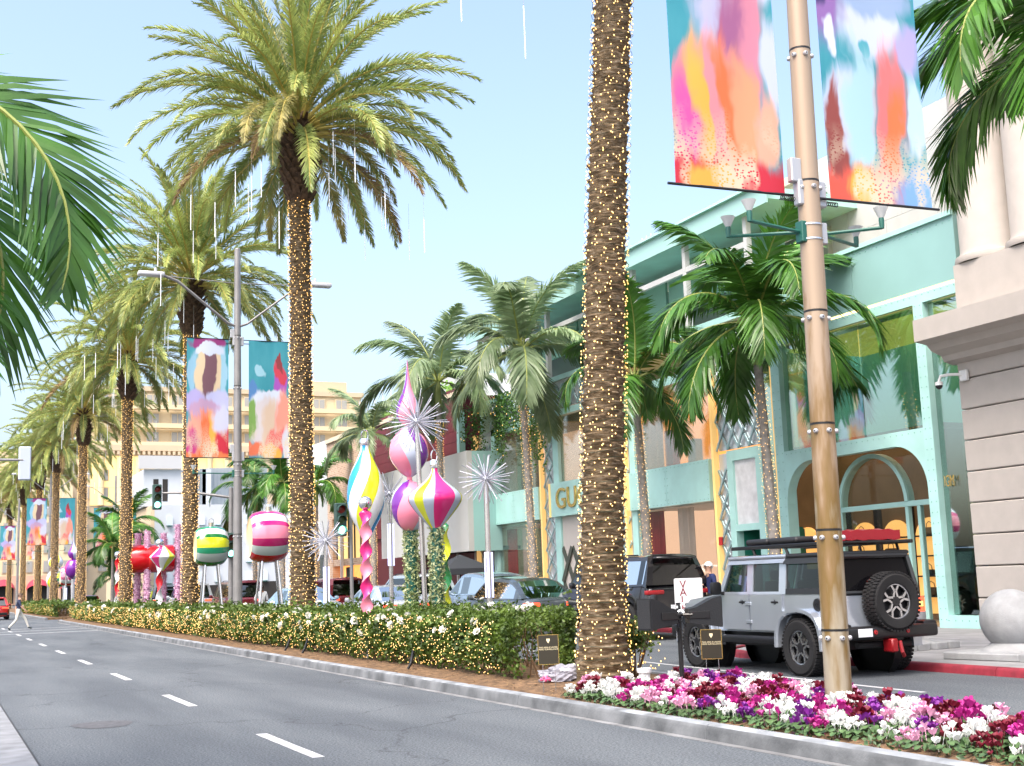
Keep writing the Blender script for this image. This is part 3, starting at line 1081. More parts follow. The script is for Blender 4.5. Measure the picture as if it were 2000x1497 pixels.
for ix in range(7):
    x0 = -52 + 6 * ix
    mb = MB()
    pts = [(x0 - 1.8, .3), (x0 + 1.8, .3)] + [(x0 + 1.8 * cos(t), 2.6 + 1.8 * sin(t)) for t in [pi * i / 12 for i in range(13)]]
    mb.prism(pts, -.25, -.02, 'y')
    mb.build('arched_doorway', DARK, ht)
    mb = MB()
    n = 12
    vs = []
    for i in range(n + 1):
        t = pi * i / n
        vs += [(x0 + 2.0 * cos(t), -.3, 2.8 + 2.0 * sin(t)), (x0 + 2.0 * cos(t), -2.0, 2.6 + 1.0 * sin(t))]
    mb.add(vs, [(2 * i, 2 * i + 2, 2 * i + 3, 2 * i + 1) for i in range(n)])
    mb.build('red_awning', mat('crimson_awning', (.38, .03, .06), .7), ht, smooth=50)
part('stone_base', mat('pink_stone', (.55, .36, .26), .9, var=.1, scale=.3), ht, (-60, -16, -.2, -.01, 0, 5.4))
# low block on the left side of the street, far off
lb = thing('left_side_building', 'cream shop building far down the left pavement', 'building', (-9, 170, .1))
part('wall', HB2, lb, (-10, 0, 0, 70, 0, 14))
part('parapet', HB, lb, (-10, .4, -.4, 70, 14, 14.6))
for k in range(8):
    for z in (4.5, 9):
        part('window', WIN, lb, (.0, .06, 3 + 8 * k, 6 + 8 * k, z, z + 2.8))
# ================================================================== palms
FROND = mat('date_frond', (.19, .30, .085), .36, var=.3, scale=1.1, rnd=.30, trans=.40, col2=(.46, .50, .16))
RACHIS = mat('frond_stalk', (.42, .34, .08), .5, var=.2, scale=2)
KFROND = mat('king_frond', (.045, .15, .015), .32, var=.4, scale=1.2, rnd=.30, trans=.25, col2=(.10, .26, .035))
KRACHIS = mat('king_stalk', (.28, .32, .08), .5)
def _bark(nt, p):
    N, L = nt.nodes, nt.links
    tc = N.new('ShaderNodeTexCoord')
    mp = N.new('ShaderNodeMapping')
    mp.inputs['Scale'].default_value = (4, 4, 17)
    L.new(tc.outputs['Object'], mp.inputs['Vector'])
    nz = N.new('ShaderNodeTexNoise')
    nz.inputs['Scale'].default_value = 1.6
    nz.inputs['Detail'].default_value = 9
    nz.inputs['Roughness'].default_value = .7
    L.new(mp.outputs[0], nz.inputs['Vector'])
    rp = N.new('ShaderNodeValToRGB')
    e = rp.color_ramp.elements
    e[0].position, e[0].color = .34, (.045, .028, .014, 1)
    e[1].position, e[1].color = .66, (.26, .21, .15, 1)
    x = e.new(.5)
    x.color = (.125, .084, .042, 1)
    L.new(nz.outputs['Fac'], rp.inputs['Fac'])
    L.new(rp.outputs[0], p.inputs['Base Color'])
    p.inputs['Roughness'].default_value = .92
    bp = N.new('ShaderNodeBump')
    bp.inputs['Strength'].default_value = .8
    bp.inputs['Distance'].default_value = .03
    L.new(nz.outputs['Fac'], bp.inputs['Height'])
    L.new(bp.outputs[0], p.inputs['Normal'])


BARK = nodemat('palm_bark', _bark)
BOOT = mat('palm_boot', (.085, .05, .028), .9, var=.6, scale=9, bump=.5)
KBARK = mat('king_bark', (.26, .24, .22), .85, var=.3, scale=6, bump=.3)
KSHAFT = mat('crown_shaft', (.22, .26, .08), .5, var=.2, scale=2)


def curve_pts(L, e0, bend, n, power=1.35):
    """points of a stalk that starts at elevation e0 and bends down by `bend` along its length; in the xz plane."""
    x = z = 0.0
    out = [(0.0, 0.0, e0)]
    for i in range(n):
        t = (i + .5) / n
        a = e0 - bend * t ** power
        x += L / n * cos(a)
        z += L / n * sin(a)
        out.append((x, z, e0 - bend * ((i + 1) / n) ** power))
    return out


def frond_mesh(name, L, e0, bend, nleaf, leaf, start=.16, hang=0.0, vee=.5, width=.03, ang=.75, rr=.03, mats=(None, None), rng=None, droop=.25, sideways=0.0, spread=.22, turn=0.0):
    rng = rng or random
    n = 18
    cp = curve_pts(L, e0, bend, n)
    mb = MB()
    path = []
    for i, (x, z, a) in enumerate(cp):
        path.append((x, sideways * (x / L) ** 2 * L, z))
    mb.tube(path, [rr * (1 - .85 * i / n) + .002 for i in range(n + 1)], 5, 1)
    P = [Vector(p) for p in path]
    for s in (-1, 1):
        for k in range(nleaf):
            t = start + (1 - start) * (k + rng.random() * .6) / nleaf
            f = t * n
            i = min(n - 1, int(f))
            p = P[i].lerp(P[i + 1], f - i)
            d = (P[i + 1] - P[i]).normalized()
            side = Vector((0, s, 0))
            upn = d.cross(Vector((0, 1, 0))).normalized()
            if upn.z < 0 and e0 > -.3:
                upn = upn
            upn = Vector((-d.z, 0, d.x))
            if turn:
                side, upn = (side * cos(turn) + upn * (s * sin(turn))), (upn * cos(turn) - Vector((0, 1, 0)) * sin(turn))
            u = (t - start) / (1 - start)
            ln = leaf * (sin(pi * (u * .86 + .10)) ** .7) * rng.uniform(.86, 1.08)
            a = ang * (1 - .45 * u) + rng.uniform(-.1, .1)
            v = vee + rng.uniform(-spread, spread)
            dr = (side * sin(a) * cos(v) + upn * sin(a) * sin(v) + d * cos(a)).normalized()
            dr = (dr + Vector((0, 0, -1)) * hang * rng.uniform(.8, 1.2)).normalized()
            w = d.cross(dr)
            w = (dr.cross(w.normalized())).normalized() if w.length > 1e-4 else upn
            w = (w + upn * rng.uniform(-.35, .35)).normalized() * width * rng.uniform(.8, 1.15)
            m = p + dr * ln * .45
            tip = p + dr * ln + Vector((0, 0, -1)) * ln * droop * rng.uniform(.6, 1.3)
            if ln > leaf * .25:
                mb.add([p - w * .35, m - w * .5, tip, m + w * .5, p + w * .35], [(0, 1, 3, 4), (1, 2, 3)])
            else:
                mb.add([p - w * .3, tip, p + w * .3], [(0, 1, 2)])
    me = bpy.data.meshes.new(name)
    me.from_pydata(mb.v, [], mb.f)
    me.materials.append(mats[0])
    me.materials.append(mats[1])
    me.polygons.foreach_set('material_index', mb.m)
    me.update()
    return me


rng = random.Random(11)
DATE = []            # (elevation, mesh)
for (e, b) in ((84, 26), (76, 40), (68, 46), (59, 54), (49, 66), (40, 74), (33, 78), (26, 82), (18, 82), (10, 80), (2, 74), (-6, 66)):
    DATE.append((e, frond_mesh('date_frond', rng.uniform(4.9, 5.6), rad(e), rad(b), 145, .58, start=.15, vee=.30, width=.036, ang=.80, rr=.045, mats=(FROND, RACHIS), rng=rng, droop=.14, spread=.75)))


DRY = mat('dry_frond', (.30, .20, .09), .6, var=.3, scale=1.2, trans=.3, col2=(.42, .30, .14))
DRY_ME = DATE[-1][1].copy()
DRY_ME.materials[0] = DRY
HALF = DATE[-3][1].copy()
HALF.materials[0] = mat('yellowing_frond', (.30, .30, .09), .5, var=.4, scale=1.0, trans=.35, col2=(.48, .42, .16))


def date_trunk(H, r0, r1, rings, segs, lean=(0, 0)):
    """palm trunk with diamond leaf scars; r0 at the foot, r1 at the top."""
    mb = MB()
    vs = []
    for j in range(rings + 1):
        z = H * j / rings
        t = z / H
        base = lerp(r0, r1, min(1, t * 1.2)) + .13 * math.exp(-z / .55)
        for k in range(segs):
            th = 2 * pi * k / segs
            v = z / .135 + .18 * sin(th * 2 + z * .7) + th / (2 * pi)
            row = math.floor(v)
            u = th / (2 * pi) * 6 + .5 * (row % 2) + .37 * sin(row * 12.9)
            fv, fu = v - row, (u % 1.0) * 2 - 1
            step = (fv ** 1.2) * (1 - .75 * fu * fu) * (.75 + .25 * sin(row * 7.3 + math.floor(u) * 3.1))
            r = base + .085 * step - .02 + .008 * sin(th * 5 + z * 3) + random.uniform(-.006, .006)
            vs.append((r * cos(th) + lean[0] * t ** 1.3, r * sin(th) + lean[1] * t ** 1.3, z))
    fs = [(j * segs + k, j * segs + (k + 1) % segs, (j + 1) * segs + (k + 1) % segs, (j + 1) * segs + k) for j in range(rings) for k in range(segs)]
    mb.add(vs, fs)
    return mb


def trunk_bulbs(H0, H1, rf, n_per_m, lean, H, r=.017):
    pts = []
    n = int((H1 - H0) * n_per_m)
    for i in range(n):
        z = H0 + (H1 - H0) * i / n + random.uniform(-.05, .05)
        th = i * 2.39996 + random.uniform(-.35, .35)
        t = max(0, z / H)
        rr = rf(z) + random.uniform(.0, .02)
        pts.append((rr * cos(th) + lean[0] * t ** 1.3, rr * sin(th) + lean[1] * t ** 1.3, z))
    return bulbs(pts, r)


def boots_mesh():
    mb = MB()
    n = 150
    for i in range(n):
        t = i / n
        z = .05 + 2.45 * t
        th = i * 2.39996
        r = .34 + .20 * sin(pi * min(1, t * .9 + .08))
        c, s = cos(th), sin(th)
        el = rad(58 - 20 * t) + random.uniform(-.15, .15)
        L = random.uniform(.22, .42)
        w, d = random.uniform(.09, .14), .035
        base = Vector((r * c * .72, r * s * .72, z - .08))
        out = Vector((c * cos(el), s * cos(el), sin(el)))
        tg = Vector((-s, c, 0))
        nn = out.cross(tg)
        e = base + out * L
        mb.add([base - tg * w - nn * d, base + tg * w - nn * d, base + tg * w + nn * d, base - tg * w + nn * d,
                e - tg * w * .62 - nn * d * .6, e + tg * w * .62 - nn * d * .6, e + tg * w * .62 + nn * d * .6, e - tg * w * .62 + nn * d * .6],
               [(0, 1, 5, 4), (1, 2, 6, 5), (2, 3, 7, 6), (3, 0, 4, 7), (4, 5, 6, 7)])
    mb.lathe([(.33, 0), (.44, .8), (.46, 1.8), (.34, 2.6), (.1, 2.9)], 16)
    return mb


H = 13.0
BULB_S = MATS['warm_bulb']
boot_me = None
tube_me = None


def tube_light_mesh():
    global tube_me
    if tube_me is None:
        mb = MB()
        mb.tube([(0, 0, 0), (0, 0, -.92)], .0095, 6)
        mb.tube([(0, 0, .0), (0, 0, .75)], .003, 4, 1)
        o = mb.build('icicle_light', [mat('icicle_tube', (.86, .88, .9), .3, emit=(.9, .93, 1), estr=.08), MATS['grey_metal']], smooth=50)
        tube_me = o.data
        bpy.data.objects.remove(o)
    return tube_me


def date_palm(loc, label, lean=(0, 0), rz=0.0, near=False, seed=1, nf=88, H=13.0, tubes=10, tlabel=None, proto=None, fr_el=None, S=.926):
    global boot_me
    R = random.Random(seed)
    t = thing('date_palm', label, 'palm tree', loc, 0, 'date palms along the median')
    t.scale = (S, S, S)
    if near:
        tr = date_trunk(H, .335, .285, 540, 72, lean).build('trunk', BARK, t, smooth=40)
        trunk_bulbs(.15, H, lambda z: lerp(.335, .285, min(1, z / H * 1.2)) + .13 * math.exp(-z / .55) + .045, 165, lean, H, .0135).build('light_string', BULB_S, t, fix=False, kind='stuff')
        mb = MB()
        path = []
        n = int(H / .16 * 22)
        for i in range(n):
            z = .15 + (H - .2) * i / n
            th = i / 22 * 2 * pi
            q = lerp(.335, .285, min(1, z / H * 1.2)) + .13 * math.exp(-z / .55) + .058 + .012 * sin(th * 3.3 + z)
            path.append((q * cos(th) + lean[0] * (z / H) ** 1.3, q * sin(th) + lean[1] * (z / H) ** 1.3, z + .03 * sin(th * 1.7)))
        mb.tube(path, .0045, 3)
        mb.build('light_cable', mat('dark_green_cable', (.012, .03, .014), .6), t, fix=False)
    else:
        if proto and 'trunk_me' in proto:
            obj('trunk', proto['trunk_me'], t, (0, 0, 0), (0, 0, rz))
            obj('light_string', proto['bulb_me'], t, (0, 0, 0), (0, 0, rz), 'stuff')
        else:
            o = date_trunk(H, .32, .27, 300, 36, lean).build('trunk', BARK, t, smooth=40)
            b = trunk_bulbs(.15, H, lambda z: lerp(.32, .27, min(1, z / H * 1.2)) + .12 * math.exp(-z / .55) + .045, 125, lean, H, .0155).build('light_string', BULB_S, t, fix=False, kind='stuff')
            if proto is not None:
                proto['trunk_me'], proto['bulb_me'] = o.data, b.data
    if boot_me is None:
        o = boots_mesh().build('leaf_boots', BOOT, t, (lean[0], lean[1], H - .05), smooth=None, kind='stuff')
        boot_me = o.data
    else:
        obj('leaf_boots', boot_me, t, (lean[0], lean[1], H - .05), (0, 0, rz), 'stuff')
    for i in range(nf):
        u = (i + .5) / nf
        e, me = DATE[min(len(DATE) - 1, int(u ** .92 * len(DATE)))]
        if R.random() < .05 and u > .3:
            me = HALF
        if u > .95 and R.random() < .35:
            me = DRY_ME
        th = i * 2.39996 + R.uniform(-.2, .2) + rz
        z = H + 2.75 - .85 * u
        rr = .06 + .26 * u
        f = obj('frond', me, t, (lean[0] + rr * cos(th), lean[1] + rr * sin(th), z), (R.uniform(-.16, .16), R.uniform(-.10, .10), th))
        s = R.uniform(.78, 1.08)
        f.scale = (s, s * R.choice((-1, 1)), s)
    for i in range(tubes):
        th = R.uniform(0, 2 * pi)
        r = R.uniform(1.6, 4.3)
        z = H + 1.9 - .13 * r * r + R.uniform(-1.6, .2)
        o = obj('icicle_light', tube_light_mesh(), None, (loc[0] + S * (lean[0] + r * cos(th)), loc[1] + S * (lean[1] + r * sin(th)), loc[2] + S * z))
        tag(o, tlabel or 'white icicle light tube hanging among date palm fronds', 'light tube', tlabel or 'icicle tubes in the far palms')
    return t


far_proto = {}
XM = 8.75
date_palm((8.75, 16.15, .12), 'nearest date palm, thick light-wrapped trunk rising out of the top of the picture', lean=(.98, -.2), S=.926, near=True, seed=3, nf=74, H=14.9,
          tubes=0)
for (p_, l_) in (((8.53, 17.47, 10.94), 'white icicle light tube at the top edge just left of the nearest palm trunk'), ((7.56, 17.81, 11.58), 'short white icicle light tube at the top edge beside the largest palm crown')):
    o_ = obj('icicle_light', tube_light_mesh(), None, p_)
    tag(o_, l_, 'light tube', 'icicle tubes at the top edge')
date_palm((XM, 32.3, .12), 'tall date palm with the largest full crown, left of the picture middle', near=True, seed=5, nf=112, tubes=26, H=12.85,
          tlabel='white icicle light tube hanging in the largest palm crown')
date_palm((XM, 48.2, .12), 'date palm with trunk just behind the left banner of the silver lamp pole', seed=8, nf=104, tubes=22, H=12.2, proto=far_proto,
          tlabel='white icicle light tube hanging in the crown above the lamp pole banners')
date_palm((XM, 65.7, .12), 'date palm passing in front of the red drum ornament', rz=1.1, seed=9, nf=105, tubes=14, H=12.2, proto=far_proto,
          tlabel='white icicle light tube hanging in the palm beside the red drum')
FL = ('date palm fifth along the median, with a brightly lit trunk', 'date palm sixth along the median, smaller crown low at the left', 'date palm seventh along the median, far off')
for k, yy in enumerate((86.6, 106.5, 124)):
    date_palm((XM, yy, .1), FL[k], rz=.7 * k, seed=20 + k, nf=100, tubes=9, H=12.2, proto=far_proto, tlabel='white icicle light tube hanging in the far palms at left')
for k, (xx, yy) in enumerate(((XM, 145), (XM, 172), (-4.0, 140))):
    date_palm((xx, yy, .1), ('date palm near the far end of the median', 'last date palm of the median before the hotel', 'far date palm on the left pavement')[k], rz=k, seed=30 + k, nf=80, tubes=0, H=12.2, proto=far_proto)

# ------------------------------------------------------------------ king palms on the pavements
KING = []
rng = random.Random(23)
for (e, b) in ((80, 66), (66, 102), (52, 124), (38, 134), (22, 126), (6, 106), (-14, 78)):
    KING.append((e, frond_mesh('king_frond', rng.uniform(3.1, 3.5), rad(e), rad(b), 84, .98, start=.10, hang=.24, vee=.02, width=.072, ang=.95, rr=.035, mats=(KFROND, KRACHIS), rng=rng, droop=.20)))


def king_trunk(H, r0=.15, r1=.115):
    mb = MB()
    vs = []
    rings = int(H / .05)
    seg = 14
    prof = []
    for j in range(rings + 1):
        z = H * j / rings
        r = lerp(r0, r1, z / H) + (.012 if j % 3 == 0 else 0) + .05 * math.exp(-z / .4)
        prof.append((r, z))
    mb.lathe(prof, seg)
    return mb


KFROND_L = mat('backlit_king_frond', (.18, .30, .12), .3, var=.35, scale=1.2, rnd=.35, trans=.45, col2=(.40, .50, .30))  # backlight on these crowns is put into a paler leaf colour
KING_L = []
for (e_, m_) in KING:
    m2_ = m_.copy()
    m2_.materials[0] = KFROND_L
    KING_L.append((e_, m2_))


def king_palm(loc, label, H=6.3, seed=1, fronds=None, scale=1.0, lights=True, rz=0.0, grp='king palms along the right pavement', lean=(0, 0), nf=13, pale=False):
    R = random.Random(seed)
    t = thing('king_palm', label, 'palm tree', loc, 0, grp)
    mb = king_trunk(H)
    for i, p in enumerate(mb.v):
        q = (p[2] / H) ** 1.5
        mb.v[i] = (p[0] + lean[0] * q, p[1] + lean[1] * q, p[2])
    mb.build('trunk', KBARK, t, smooth=60)
    lx, ly = lean
    mb = MB()
    mb.lathe([(.13, 0), (.15, .25), (.13, .8), (.07, 1.25), (.03, 1.4)], 12)
    mb.build('crown_shaft', KSHAFT, t, (lx, ly, H - .02), smooth=60)
    if lights:
        trunk_bulbs(.3, H - .6, lambda z: .15 + .02, 60, lean, H, .013).build('light_string', BULB_S, t, fix=False, kind='stuff')
    if fronds is None:
        fronds = []
        for i in range(nf):
            fronds.append((i * 2.39996 + rz + R.uniform(-.25, .25), min(6, int(i / nf * 7)), R.uniform(.9, 1.08)))
    for fr in fronds:
        th, k, s = fr[:3]
        roll = fr[3] if not isinstance(k, int) else fr[3] if len(fr) > 3 else R.uniform(-.2, .2)
        e, me = (0, k) if not isinstance(k, int) else (KING_L if pale else KING)[k]
        f = obj('frond', me, t, (lx + .06 * cos(th), ly + .06 * sin(th), H + 1.15), (roll, R.uniform(-.08, .08), th))
        f.scale = (s * scale, s * scale * (R.choice((-1, 1)) if isinstance(k, int) else 1), s * scale)
    return t


king_palm((20.0, 27.2, .1), 'large king palm with drooping dark fronds, left of the banner pole', 7.0, 4, rz=.3, scale=1.25, nf=19, lean=(0, .25))
king_palm((20.2, 34.0, .1), 'slim king palm just right of the nearest date palm trunk', 6.6, 5, rz=1.3, scale=1.05, nf=11, lean=(0, .3))
king_palm((20.2, 42.3, .1), 'tall king palm in front of the boutique name band', 9.0, 6, rz=.9, scale=1.3, nf=15, lean=(0, .5), pale=True)
king_palm((20.2, 51.5, .1), 'king palm with pale fronds behind the stacked pink ornaments', 9.2, 7, rz=2.2, scale=1.3, nf=14, pale=True)
king_palm((20.2, 61.0, .1), 'king palm behind the yellow and blue teardrop ornament', 8.0, 8, rz=.2, scale=1.0, nf=11, pale=True)
king_palm((20.2, 71.5, .1), 'king palm beside the white corner building', 6.2, 18, rz=.5, scale=1.0, nf=11)
king_palm((16.5, 71.0, .1), 'king palm whose fronds hang below the right banner', 5.9, 9, rz=1.0, scale=.95, nf=12)
king_palm((16.8, 66.0, .1), 'king palm whose fronds hang below the left banner', 5.9, 29, rz=2.0, scale=.9, nf=12)
king_palm((16.2, 122, .1), 'bushy king palm behind the red and white twisted pole', 6.5, 10, rz=.4, scale=1.2, nf=15, lights=False)
king_palm((14.6, 118, .1), 'second bushy king palm left of the white facade building', 4.6, 40, rz=1.4, scale=1.2, nf=14, lights=False)
king_palm((15.9, 126, .1), 'low king palm in the gap before the white facade building', 2.0, 41, rz=2.0, scale=1.0, nf=12, lights=False)
king_palm((16.6, 13.3, .1), 'king palm whose fronds enter at the top right corner', 8.6, 11, scale=1.15,
          fronds=[(2.5, 2, 1.05), (3.25, 3, 1.1), (2.9, 1, 1), (2.2, 3, 1.0), (1.7, 4, 1.05), (1.2, 2, 1), (.4, 2, 1), (-.6, 3, 1), (-1.5, 2, 1), (-2.2, 4, 1), (2.05, 5, 1.0), (3.5, 5, 1)])
LF = [frond_mesh('big_frond', 3.1, rad(e), rad(b), 74, .86, start=.10, hang=.10, vee=.0, width=.050, ang=.95, rr=.030, mats=(KFROND, KRACHIS), rng=rng, droop=.10, turn=rad(tn))
      for (e, b, tn) in ((3, 110, 62), (-16, 106, 66), (-46, 37, 58), (40, 90, 20))]
king_palm((-1.08, 10.3, .02), 'king palm whose large dark fronds hang in from the left edge', 4.5, 12, scale=1.0, grp='king palms by the left kerb', lights=False,
          fronds=[(-.29, LF[0], 1.0, 0), (.08, LF[1], 1.0, 0), (-.20, LF[2], .90, 0), (1.7, 2, .9), (2.4, 3, .9), (3.1, 2, .9), (3.9, 3, .9), (-2.2, 4, .9), (2.8, 5, .9), (4.6, 3, .9)])

# ------------------------------------------------------------------ hanging vines on the boutique
def leaf_cloud(mb, pts, size, rng, fold=.3):
    for p in pts:
        p = Vector(p)
        d = Vector((rng.gauss(0, 1), rng.gauss(0, 1), rng.gauss(0, .8))).normalized()
        s = d.orthogonal().normalized()
        s = Quaternion(d, rng.uniform(0, 2 * pi)) @ s
        L = size * rng.uniform(.7, 1.3)
        w = L * .34
        n = d.cross(s)
        mb.add([p, p + d * L * .5 + s * w + n * w * fold, p + d * L, p + d * L * .5 - s * w + n * w * fold], [(0, 1, 2), (0, 2, 3)])
    return mb


rng = random.Random(5)
VL = ('curtain of green vines on the boutique left of the tall king palm', 'green vines with lights hanging by the third gold strip', 'green vines hanging beside the nearest palm trunk', 'green vines at the far left gold strip of the boutique')
for k, (yc, w, zt, zb) in enumerate(((48.5, 2.0, 9.6, 6.2), (45.6, .9, 9.6, 5.6), (39.2, .7, 9.9, 6.0), (52.3, 1.2, 9.6, 6.4))):
    t = thing('hanging_vine', VL[k], 'vine', (XF - .3, yc, 5.5), 0, 'vines on the boutique')
    pts, bl = [], []
    for s in range(int(w * 14)):
        y = rng.uniform(-w, w)
        ln = rng.uniform(.3, 1.0) * (zt - zb)
        for q in range(int(ln * 26)):
            z = zt - 5.5 - q / 26
            pts.append((rng.gauss(-.05, .10), y + .08 * sin(z * 3) + rng.gauss(0, .05), z))
        for q in range(int(ln * .7)):
            bl.append((rng.gauss(-.2, .06), y + rng.gauss(0, .06), zt - 5.5 - rng.uniform(0, ln)))
    o = leaf_cloud(MB(), pts, .13, rng).build('foliage', LEAFV, t, fix=False, kind='stuff')
    bulbs(bl, .02).build('light_string', BULB_S, t, fix=False, kind='stuff')
t = thing('terrace_plants', 'large banana leaves on the boutique terrace behind the large king palm', 'plant', (XF + .6, 31.6, 9.6))
for k in range(9):
    mb = MB()
    n = 8
    L, w = rng.uniform(1.6, 2.6), .28
    vs = []
    for i in range(n + 1):
        u = i / n
        a = rad(80) - rad(55) * u ** 1.5
        vs.append((L * u * cos(a), L * u * sin(a), w * sin(pi * min(1, u * .9 + .1)) ** .6))
    for s in (-1, 1):
        mb.add([(x, s * ww * q, z + (.10 * q)) for (x, z, ww) in vs for q in (0, 1)], [(2 * i, 2 * i + 1, 2 * i + 3, 2 * i + 2) for i in range(n)])
    mb.build('leaf', mat('banana_leaf', (.16, .34, .07), .45, trans=.3, rnd=.2), t, (rng.uniform(-.2, .2), rng.uniform(-1.2, 1.5), 0), (0, 0, rng.uniform(0, 6.28)), smooth=50)

# bushes on the roofs behind the brick building
for k, (x, yy, z, r) in enumerate(((XF + 3, 70, 10.6, 1.7), (XF + 4, 66, 10.4, 1.5), (XF + 2.5, 74.5, 10.6, 1.2), (XF + 9, 78, 12.5, 2.2))):
    t = thing('roof_shrub', ('loose green shrub on the brick building roof', 'shrub above the maroon cladding', 'small shrub at the left of the brick roof', 'large shrub on the terraced roof')[k], 'shrub', (x, yy, z), 0, 'roof garden shrubs')
    pts = []
    for q in range(1500):
        d = Vector((rng.gauss(0, 1), rng.gauss(0, 1), rng.gauss(0, 1))).normalized() * r * rng.uniform(.3, 1.0)
        pts.append((d.x, d.y * 1.4, abs(d.z) * 1.1 + .2))
    leaf_cloud(MB(), pts, .34, rng).build('foliage', mat('light_shrub_leaf', (.20, .36, .07), .5, rnd=.3, trans=.35, var=.4, scale=1.5), t, fix=False, kind='stuff')
    mb = MB()
    for q in range(6):
        mb.tube([(0, 0, 0), (rng.uniform(-.5, .5), rng.uniform(-.7, .7), r * .9)], [.05, .015], 5)
    mb.build('stems', BARK, t)

# ------------------------------------------------------------------ the rose hedge on the median
HEDGE = mat('rose_leaf', (.050, .11, .012), .5, var=.5, scale=2.2, rnd=.05, trans=.22, col2=(.14, .22, .03))
TWIG = mat('rose_twig', (.12, .065, .03), .9, var=.4, scale=8)
ROSE = mat('white_rose_petal', (.80, .80, .74), .6, trans=.2)
rng = random.Random(77)


def rose_mesh():
    mb = MB()
    for ring, (n, r, tilt, ln) in enumerate(((5, .004, 1.25, .028), (6, .012, .85, .034), (7, .020, .35, .040))):
        for i in range(n):
            th = 2 * pi * (i + ring * .5) / n
            c, s = cos(th), sin(th)
            b = Vector((r * c, r * s, 0))
            o = Vector((c * cos(tilt), s * cos(tilt), sin(tilt)))
            tg = Vector((-s, c, 0)) * .020
            mb.add([b, b + o * ln * .6 + tg, b + o * ln + tg * .3, b + o * ln - tg * .3, b + o * ln * .6 - tg], [(0, 1, 2, 3, 4)])
    o = mb.build('rose_blossom', ROSE, smooth=60, fix=False)
    me = o.data
    bpy.data.objects.remove(o)
    return me


ROSE_ME = rose_mesh()


def hedge_section(y0, y1, x0, x1, h, label, dens, leaf, nrose, nbulb, seed):
    R = random.Random(seed)
    L = y1 - y0
    t = thing('rose_hedge', label, 'hedge', ((x0 + x1) / 2, y0, .12), 0, 'rose hedge along the median')
    W = (x1 - x0) / 2

    def topz(x, y):
        return h * (1 + .10 * sin(y * 1.7 + x) + .07 * sin(y * 4.3 + 2 * x) + .05 * sin(y * 9.1)) - .10 * (abs(x) / W) ** 3
    pts = []
    for i in range(int(L * dens)):
        y = R.uniform(0, L)
        q = R.random()
        if q < .50:      # the face towards the road
            z = h * R.random() ** .62
            x = -W * (.72 + .26 * sin(min(1, z / h) * pi * .75)) + .10 * sin(y * 3.1) * R.random() + abs(R.gauss(0, .10))
            if z < .22 and R.random() < .5:
                continue
        elif q < .85:
            x = R.uniform(-W, W)
            z = topz(x, y) - abs(R.gauss(0, .10))
        else:
            x = W * .8 - abs(R.gauss(0, .12))
            z = h * R.random() ** .7
        pts.append((x, y, min(z, topz(x, y) + .04)))
    if y0 < 18:      # the clipped end towards the flower bed
        for i in range(5200):
            z = h * R.random() ** .8
            y = R.uniform(0, 2.6)
            x = .513 * (y + y0) - (x0 + x1) / 2 - abs(R.gauss(0, .12))
            if x > -W:
                pts.append((x, y, z))
        pts = [q for q in pts if q[0] + (x0 + x1) / 2 < .513 * (q[1] + y0) + .03 * sin(q[2] * 9)]
    for i in range(int(L * 5)):     # sprigs that stick out of the top
        x, y = R.uniform(-W, W), R.uniform(0, L)
        z = topz(x, y)
        hh = R.uniform(.08, .26)
        for q in range(7):
            pts.append((x + R.gauss(0, .025), y + R.gauss(0, .025), z + hh * q / 7))
    leaf_cloud(MB(), pts, leaf, R, .25).build('foliage', HEDGE, t, fix=False, kind='stuff')
    mb = MB()
    for i in range(int(L * 16)):
        x, y = R.uniform(-W * .75, W * .75), R.uniform(0, L)
        if y0 < 18 and x + (x0 + x1) / 2 > .50 * (y + y0) - .1:
            continue
        p = Vector((x, y, 0))
        path = [p]
        for s in range(3):
            p = p + Vector((R.gauss(0, .10), R.gauss(0, .12), h * R.uniform(.22, .36)))
            p.x = max(-W * .9, min(W * .9, p.x))
            path.append(p.copy())
        mb.tube(path, [.014, .010, .007, .004], 4, 0, False)
    mb.build('stems', TWIG, t, fix=False, kind='stuff')
    for i in range(nrose):
        y = L * (i + R.random()) / nrose
        if y0 < 18:
            y = max(y, 1.0)
        if R.random() < .68:
            x = R.uniform(-W, W)
            z = topz(x, y) + R.uniform(-.02, .08)
            rot = (R.uniform(-.6, .6), R.uniform(-.9, .3), R.uniform(0, 6))
        else:
            z = h * R.uniform(.6, .98)
            x = -W * .98 - .02
            rot = (R.uniform(-.3, .3), -1.2 + R.uniform(-.4, .4), R.uniform(0, 6))
        o = obj('rose_blossom', ROSE_ME, t, (x, y, z), rot)
        s = R.uniform(.8, 1.5) * leaf / .075
        o.scale = (s, s, s)
    bl = []
    for i in range(int(nbulb * 1.05)):
        y = R.uniform(.35 if y0 < 18 else 0, L)
        z = h * R.uniform(.05, 1.0) ** .8
        bl.append((-W * (.76 + .26 * sin(min(1, z / h) * pi * .75)) - abs(R.gauss(.0, .05)), y, z))
    bulbs(bl, .0085 if y0 < 40 else .012).build('light_string', BULB_S, t, fix=False, kind='stuff')
    return t


